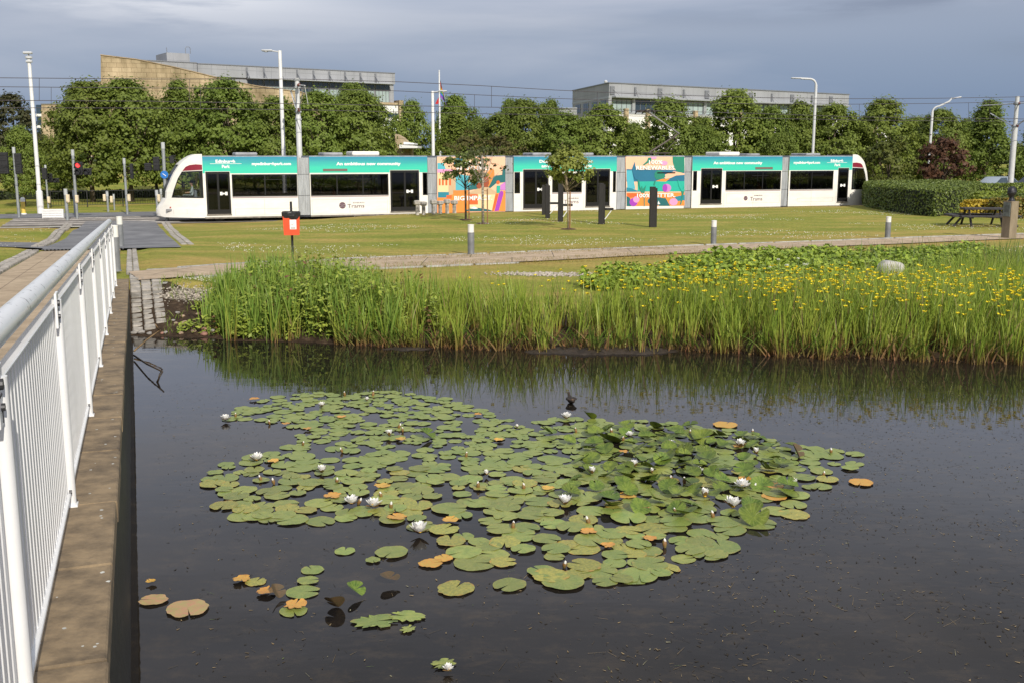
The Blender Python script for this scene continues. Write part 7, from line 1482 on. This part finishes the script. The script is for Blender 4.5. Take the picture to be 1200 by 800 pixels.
while len(pads) < 760 and tries < 200000:
    tries += 1; x = rp_.uniform(min(xs), max(xs)); y = rp_.uniform(min(ys), max(ys))
    if not bool(inpoly(np.array([x]), np.array([y]), ow)[0]): continue
    d = rp_.choice((.18, .22, .24, .27, .30)) * rp_.uniform(.85, 1.1)
    if y > 10.5: d *= .74
    elif y > 9: d *= .88
    if any((x - h.x) ** 2 + (y - h.y) ** 2 < .16 ** 2 for h in holes): continue
    if min([math.hypot(x - q[0], y - q[1]) / ((d + q[2]) / 2) for q in pads] + [9]) < .57: continue
    pads.append((x, y, d))
extra = [(459, 648, .27), (534, 690, .28), (597, 686, .25), (645, 676, .28), (700, 669, .30), (742, 676, .30), (762, 662, .28), (831, 649, .30), (404, 646, .17), (437, 657, .12), (366, 668, .18), (361, 681, .16), (355, 694, .24), (300, 682, .16), (344, 716, .2), (285, 605, .28), (299, 606, .22), (181, 708, .0), (400, 690, .0)]
for x, y, d in extra:
    if d: q = at_z(x, y, 0); pads.append((q.x, q.y, d))
ind = sorted(pads, key=lambda q: q[1])[:300]; rest = sorted(pads, key=lambda q: q[1])[300:]; pads = ind; first_used = set()
print('pads', len(ind), len(rest))
if rest:
    mb = MB()
    for k, (x, y, d) in enumerate(rest):
        vs, fs = pad_mesh(200 + k % 7, notch=.25, ragged=.04); a = rp_.uniform(0, 6.28); mb.add([(x + d * (p[0] * math.cos(a) - p[1] * math.sin(a)), y + d * (p[0] * math.sin(a) + p[1] * math.cos(a)), .004 + .008 * ((k * 7) % 5) / 5 + p[2]) for p in vs], fs)
    o = mb.build('far_lily_pads', padf, smooth=True)
    if sum(p.normal.z for p in o.data.polygons) < 0: o.data.flip_normals()
    o['kind'] = 'stuff'; tag(o, 'farthest small green lily pads crowding the rim nearest the reeds', 'lily pads')

for i, (x, y, d) in enumerate(pads):
    ye = rp_.random() < .13; L_ = pm_yel if ye else pm_flat; k = rp_.randrange(len(L_)); pr = L_[k]
    o = pr if (ye, k) not in first_used else pr.copy()
    if (ye, k) in first_used: COL.objects.link(o)
    first_used.add((ye, k)); o.location = (x, y, .004 + .006 * rp_.random() + .002 * (i % 5)); o.scale = (d, d, 1); o.rotation_euler = (rp_.uniform(-.008, .012), rp_.uniform(-.008, .008), rp_.uniform(0, 6.28))
    tag(o, 'yellowing green lily pad floating flat in the main patch' if ye else 'round green lily pad floating flat on the dark pond', 'lily pad', 'yellowing lily pads in the main patch' if ye else 'green lily pads floating flat')
for (x, y, d, rz, m, lab, g_) in ((850, 498.5, .30, 1.1, pado, 'lone orange lily pad just beyond the far edge of the patch', None), (1009, 566, .24, 4.2, pado, 'lone orange lily pad right of the patch on open water', None), (903, 570, .25, .6, pado, 'bright orange lily pad right of a white flower on the patch edge', None), (907, 583, .23, 2.2, pado, 'orange lily pad at the right rim, just nearer than its orange neighbour', None), (220, 714, .30, 5.1, padp, 'large pinkish lily pad afloat alone near the wall', None), (180, 704, .20, 3.1, padp, 'small tan and green lily pad near the wall beyond the pinkish one', None), (505, 661, .19, .3, pado, 'orange lily pad at the near rim left of two green pads', None), (520, 655, .15, 2.0, pado, 'small orange lily pad beyond the orange one at the near rim', None)):
    o = pad_obj(60 + int(x), m, notch=.12, ragged=.12); q = at_z(x, y, .0); o.location = (q.x, q.y, .014); o.scale = (d, d, 1); o.rotation_euler = (0, 0, rz); tag(o, lab, 'lily pad')
om = [pad_obj(80 + k, pado, ragged=.3, cup=.008) for k in range(3)]; osp = [(390, 583, .17), (320, 542, .13), (470, 516, .12), (400, 490, .12), (585, 517, .12), (298, 469, .14), (448, 571, .16), (465, 608, .18), (528, 611, .15), (642, 574, .13), (735, 583, .18), (752, 597, .14), (690, 625, .15), (712, 641, .12), (761, 633, .12), (872, 563, .14), (283, 681, .14), (312, 695, .14), (346, 711, .17), (360, 504, .1), (560, 487, .1), (335, 498, .1), (865, 525, .12), (730, 531, .1), (177, 684, .08)]
for i, (x, y, d) in enumerate(osp):
    o = om[i] if i < 3 else om[i % 3].copy()
    if i >= 3: COL.objects.link(o)
    q = at_z(x, y, 0); o.location = (q.x, q.y, .022); o.scale = (d, d, 1); o.rotation_euler = (rp_.uniform(-.03, .03), rp_.uniform(-.03, .03), rp_.uniform(0, 6.28)); tag(o, 'small curled orange decaying lily pad among the green ones', 'lily pad', 'small decaying orange lily pads')
# raised, tilted leaves in the right part of the patch
rm = [pad_obj(90 + k, padr, fold=.12 + .12 * k, cup=.05, name='raised_lily_leaf') for k in range(4)]; cen = at_z(800, 555, 0); n = 0; spots = []
while n < 100:
    px = rp_.gauss(790, 62); py = rp_.gauss(545, 30)
    if not (640 < px < 930 and 502 < py < 612): continue
    q = at_z(px, py, 0)
    if not bool(inpoly(np.array([q.x]), np.array([q.y + .06]), ow)[0]): continue
    if any((q.x - s_[0]) ** 2 + (q.y - s_[1]) ** 2 < .17 ** 2 for s_ in spots): 
        if rp_.random() < .97: continue
    spots.append((q.x, q.y)); o = rm[n] if n < 4 else rm[n % 4].copy()
    if n >= 4: COL.objects.link(o)
    d = rp_.uniform(.14, .22); o.location = (q.x, q.y, rp_.uniform(.03, .06)); o.scale = (d, d, d * 1.1); o.rotation_euler = (rp_.uniform(-.5, .6), rp_.uniform(-.45, .45), rp_.uniform(0, 6.28)); tag(o, 'glossy dark green lily leaf standing tilted above the water', 'lily leaf', 'raised tilted lily leaves in the crowded right part'); n += 1
for (x, y, d, rx, ry, rz, m, lab) in ((822, 513, .26, .55, .1, 0.2, padr, 'large dark folded lily leaf standing up at the far rim'), (933, 529, .20, 1.0, .3, 1.0, padb, 'brown upright lily leaf at the far right of the patch'), (690, 487, .18, .7, .0, 2.5, padr, 'small green lily leaf curled up right of the far white flower'), (712, 515, .30, .5, .2, 2.0, padr, 'broad green lily leaf tilted up left of a white flower'), (882, 605, .26, .5, -.2, .5, padr, 'dark green lily leaf drooping at the near right rim'), (416, 690, .15, .5, .3, 1.0, padr, 'small dark curled lily leaf in the little group at bottom left'), (392, 706, .14, .9, .3, 3.0, padb, 'dark withered lily leaf beside the bottom left group'), (456, 677, .15, .15, .2, 1.0, padb, 'grey-brown dead lily leaf alone on open water'), (324, 692, .12, .8, .3, 1.0, padb, 'brown crumpled leaf on the left end of the bottom group'), (500, 508, .2, .5, .3, 1.0, padr, 'dark curled lily leaf in the middle of the far patch')):
    o = pad_obj(130 + int(x), m, fold=.4, cup=.08, name='raised_lily_leaf'); q = at_z(x, y, .05); o.location = (q.x, q.y, .05); o.scale = (d, d, d); o.rotation_euler = (rx, ry, rz); tag(o, lab, 'lily leaf')
for (x, y, d, rz, lab) in ((440, 729, .42, .2, 'ragged torn green lily pad floating alone at bottom centre-left'), (476, 723, .34, 2.9, 'ragged torn green lily pad joined to the right of the bottom one'), (478, 738, .16, 1.0, 'thin torn strip of lily pad just nearer than the ragged pair'), (519, 779, .22, 3.7, 'torn green lily pad beside a wilted flower at the bottom edge')):
    o = pad_obj(170 + int(x + y), padm, ragged=.55, notch=.5); q = at_z(x, y, 0); o.location = (q.x, q.y, .012); o.scale = (d * .8, d * .55 if y < 735 else d * .6, 1); o.rotation_euler = (0, 0, rz); tag(o, lab, 'lily pad')
# flowers
petm = mat('lily_petal', (.84, .83, .80), .5, transl=.25); sepm = mat('lily_sepal', (.15, .13, .03), .6, col2=(.22, .09, .03), scale=20); stam = mat('stamen', (.75, .45, .03), .6)
def petals(n, r, tilt, wd, seed, z0=0, cupf=.35):
    r_ = random.Random(seed); mb = MB()
    for i in range(n):
        a = 2 * math.pi * (i + r_.uniform(-.15, .15)) / n + seed; tl = tilt + r_.uniform(-.12, .12); L_ = r * r_.uniform(.9, 1.08); vs = []; S_ = 5
        for j in range(S_ + 1):
            f = j / S_; w_ = wd * math.sin(math.pi * min(.97, f * .85 + .12)) ** .8 * (1 if f < .95 else .35); rad = L_ * f * math.cos(tl) * (1 - .15 * f * math.sin(tl)); z = z0 + L_ * (f * math.sin(tl) + .12 * f * f)
            for s_ in (-1, 0, 1): x = rad - .0 * abs(s_); y = s_ * w_; zz = z + cupf * w_ * abs(s_); vs.append((x * math.cos(a) - y * math.sin(a), x * math.sin(a) + y * math.cos(a), zz))
        mb.add(vs, [(j * 3 + k, j * 3 + k + 1, (j + 1) * 3 + k + 1, (j + 1) * 3 + k) for j in range(S_) for k in (0, 1)])
    return mb
def flower(label, x, y, s_, openness=1.0, group=None, seed=1, tilt=None):
    q = at_z(x, y, .03); t_ = thing('water_lily_flower', label, 'flower', (q.x, q.y, .02), seed * 1.3, group); r = .078 * s_
    e = 1 - openness
    petals(9, r, .45 + e * .8, .019 * s_, seed).build('outer_petals', petm, t_, smooth=True); petals(8, r * .88, .85 + e * .45, .017 * s_, seed + 5, .004).build('inner_petals', petm, t_, smooth=True); petals(6, r * .70, 1.2 + e * .2, .014 * s_, seed + 9, .006).build('centre_petals', petm, t_, smooth=True)
    petals(4, r * .95, .25 + e * .8, .018 * s_, seed + 3, -.004).build('sepals', sepm, t_, smooth=True); mb = MB(); mb.lathe([(.004, 0), (.016 * s_, .012), (.018 * s_, .03 * s_), (.004, .034 * s_)], 10); mb.build('stamens', stam, t_); return t_
FL = [(264, 491, 1.0, .8, 'white water lily at the far left corner of the patch'), (301, 538, 1.15, .9, 'open white water lily on the left side below the patch corner flower'), (377, 552, 1.0, .5, 'upright cup-shaped white water lily, inner left part of the patch'), (412, 589, 1.15, .75, 'left flower of the bright white pair at the near left rim'), (438, 592, 1.15, .95, 'right, more open flower of the bright white pair at the near left rim'), (491, 623, 1.35, .7, 'white water lily with one long petal laid out, nearest open flower'), (377, 475, .8, .6, 'small white water lily near the far left rim'), (430, 468, .6, .5, 'tiny white water lily at the far rim, left half'), (456, 509, .9, .4, 'pinkish-white half-open water lily in the far left interior'), (664, 489, 1.05, .75, 'white water lily on the far rim nearest the swimming bird'), (662, 589, 1.15, .65, 'white water lily with pointed petals in the centre of the near patch'), (570, 555, .65, .3, 'small half-open white flower left of centre'), (694, 553, .85, .4, 'white half-closed water lily left of the crowded raised leaves'), (743, 545, .9, .5, 'white cup-shaped water lily at the left edge of the raised leaves'), (738, 510, .8, .8, 'white flower partly hidden by a leaf near the far rim'), (787, 520, .8, .9, 'creamy yellow-centred flower among the far raised leaves'), (868, 522, 1.1, .6, 'white cup-shaped water lily near the far right rim'), (886, 530, .8, .3, 'half-closed white flower just right of the cup-shaped one'), (819, 553, .8, .8, 'small white flower in the middle of the raised leaves'), (870, 570, 1.2, .95, 'fully open white water lily on the right side beside an orange pad'), (859, 593, 1.35, .6, 'largest white water lily with a fallen petal at the near right rim'), (826, 581, 1.05, .3, 'half-closed white flower with brown sepals near the right rim'), (930, 567, .85, .3, 'closed white flower at the right rim right of the orange pads'), (606, 500, .5, .3, 'tiny white flower at the far rim left of centre'), (525, 783, .55, .9, 'wilted yellowish flower afloat at the bottom edge'), (764, 552, .55, .2, 'small round white bud in the left of the raised leaves')]
for i, (x, y, s_, op, lab) in enumerate(FL): flower(lab, x, y, s_, op, None, i + 1)
BL = [(276, 489), (316, 497), (355, 522), (321, 567), (306, 563), (401, 530), (404, 464), (437, 464), (467, 502), (472, 506), (546, 536), (447, 583), (458, 596), (601, 620), (395, 566), (614, 574), (882, 508), (974, 531), (965, 558), (812, 516), (787, 564), (802, 567), (847, 575), (883, 573), (661, 665), (779, 641), (792, 602), (808, 508), (836, 607), (730, 517), (675, 507), (420, 591), (690, 614), (717, 508), (560, 572), (752, 592)]
bt = None
for i, (x, y) in enumerate(BL):
    q = at_z(x, y, 0)
    if bt is None:
        bt = thing('lily_bud', 'x', 'flower bud'); mb = MB(); mb.lathe([(.006, -.03), (.016, .0), (.022, .02), (.020, .045), (.010, .062), (.002, .070)], 10); smooth_angle(mb.build('sepals', sepm, bt), 60); mb = MB(); mb.lathe([(.010, .04), (.015, .052), (.010, .070), (.003, .080)], 8, c=(.004, -.004, 0)); smooth_angle(mb.build('petal_tip', petm, bt), 60); o = bt
    else: o = copy_tree(bt)
    place(o, (q.x, q.y, .008), rp_.uniform(0, 6), rp_.uniform(.6, .85), 'closed brownish-green lily bud with pale tip poking up between pads', 'closed lily buds among the pads'); o.rotation_euler = (rp_.uniform(-.3, .3), rp_.uniform(-.3, .3), rp_.uniform(0, 6))
# swimming bird, seen from behind
q = at_z(669, 472, 0); bd = thing('waterbird', 'small dark brown waterbird swimming away beyond the lily patch', 'bird', (q.x, q.y, 0), R(8)); bd.scale = (.88,) * 3
birdm = mat('brown_plumage', (.035, .022, .014), .8, col2=(.015, .010, .008), scale=18, bump=.3, bscale=40)
Jb = [((0, -.02, .045), .055, .048), ((0, -.10, .05), .035, .03), ((0, -.15, .065), .014, .010), ((0, .07, .05), .045, .042), ((0, .12, .075), .024), ((-.002, .132, .098), .019), ((-.004, .138, .120), .023, .021), ((-.012, .152, .120), .017)]
o = skin_person('body', Jb, [(0, 1), (1, 2), (0, 3), (3, 4), (4, 5), (5, 6), (6, 7)], birdm, (0, 0, 0), 0, 'x'); del o['label']; del o['category']; o.parent = bd
mb = MB(); mb.tube([(-.015, .165, .118), (-.045, .187, .114)], [.008, .002], 6, flat=.6); mb.build('bill', mat('bill_dark', (.10, .07, .03), .5), bd)
for s_ in (-1, 1): mb = MB(); mb.tube([(s_ * .042, .05, .065), (s_ * .052, -.03, .068), (s_ * .025, -.13, .072)], [.02, .028, .006], 8, flat=.7); mb.build('wing', birdm, bd, smooth=True)
mb = MB(); mb.bbox((.0, -.118, .078), (.03, .012, .006), b=.002); mb.build('rump_patch', mat('rump_pale', (.25, .15, .08), .8), bd)
# floating and sunken debris
def kd(x, y): 
    z = np.zeros_like(x); yy = F * 3 / np.maximum(y, .1) ; ppx = 600 + x / y * F * .98; return (y < shore(x) - .3) & ((NX.x * x + NX.y * y) > .06) & ~inpoly(x, y, ow) & (rg.uniform(0, 1, x.shape) < np.where((ppx > 700), .75 * (.35 + .65 * (np.sin(x * 2.1 + y) * np.sin(y * 2.7 - x) > -.1)), .16))
XY = scatter(13000, (-4.5, 6.5), (4.4, 14), rg, kd); n = len(XY); L_ = rg.exponential(.022, n) + .003; L_ = np.minimum(L_, .20); Wd = np.where(L_ > .03, rg.uniform(.0015, .0035, n), L_ * .4); a = rg.uniform(0, 3.14, n); dx = np.stack([np.cos(a), np.sin(a), np.zeros(n)], 1) * L_[:, None] / 2; dy = np.stack([-np.sin(a), np.cos(a), np.zeros(n)], 1) * Wd[:, None] / 2; C3 = np.stack([XY[:, 0], XY[:, 1], np.full(n, .0025) + rg.uniform(0, .002, n)], 1); V = np.stack([C3 - dx - dy, C3 + dx - dy * .4, C3 + dx + dy * .4, C3 - dx + dy], 1).reshape(-1, 3); ppx = 600 + XY[:, 0] / XY[:, 1] * F
tn = mix3((.028, .022, .014), (.34, .25, .13), rg.uniform(0, 1, n) ** 3.6); tn[rg.uniform(0, 1, n) < .02] = (.28, .26, .16); tn[rg.uniform(0, 1, n) < .01] = (.14, .20, .05)
tag(npmesh('floating_debris', V, np.arange(n * 4).reshape(n, 4), mat('debris', (.1, .08, .05), .7, attr='tint', spec=.2), colors=np.repeat(tn, 4, 0), kind='stuff'), 'bits of straw, seeds and dead leaf floating on the dark water', 'debris')
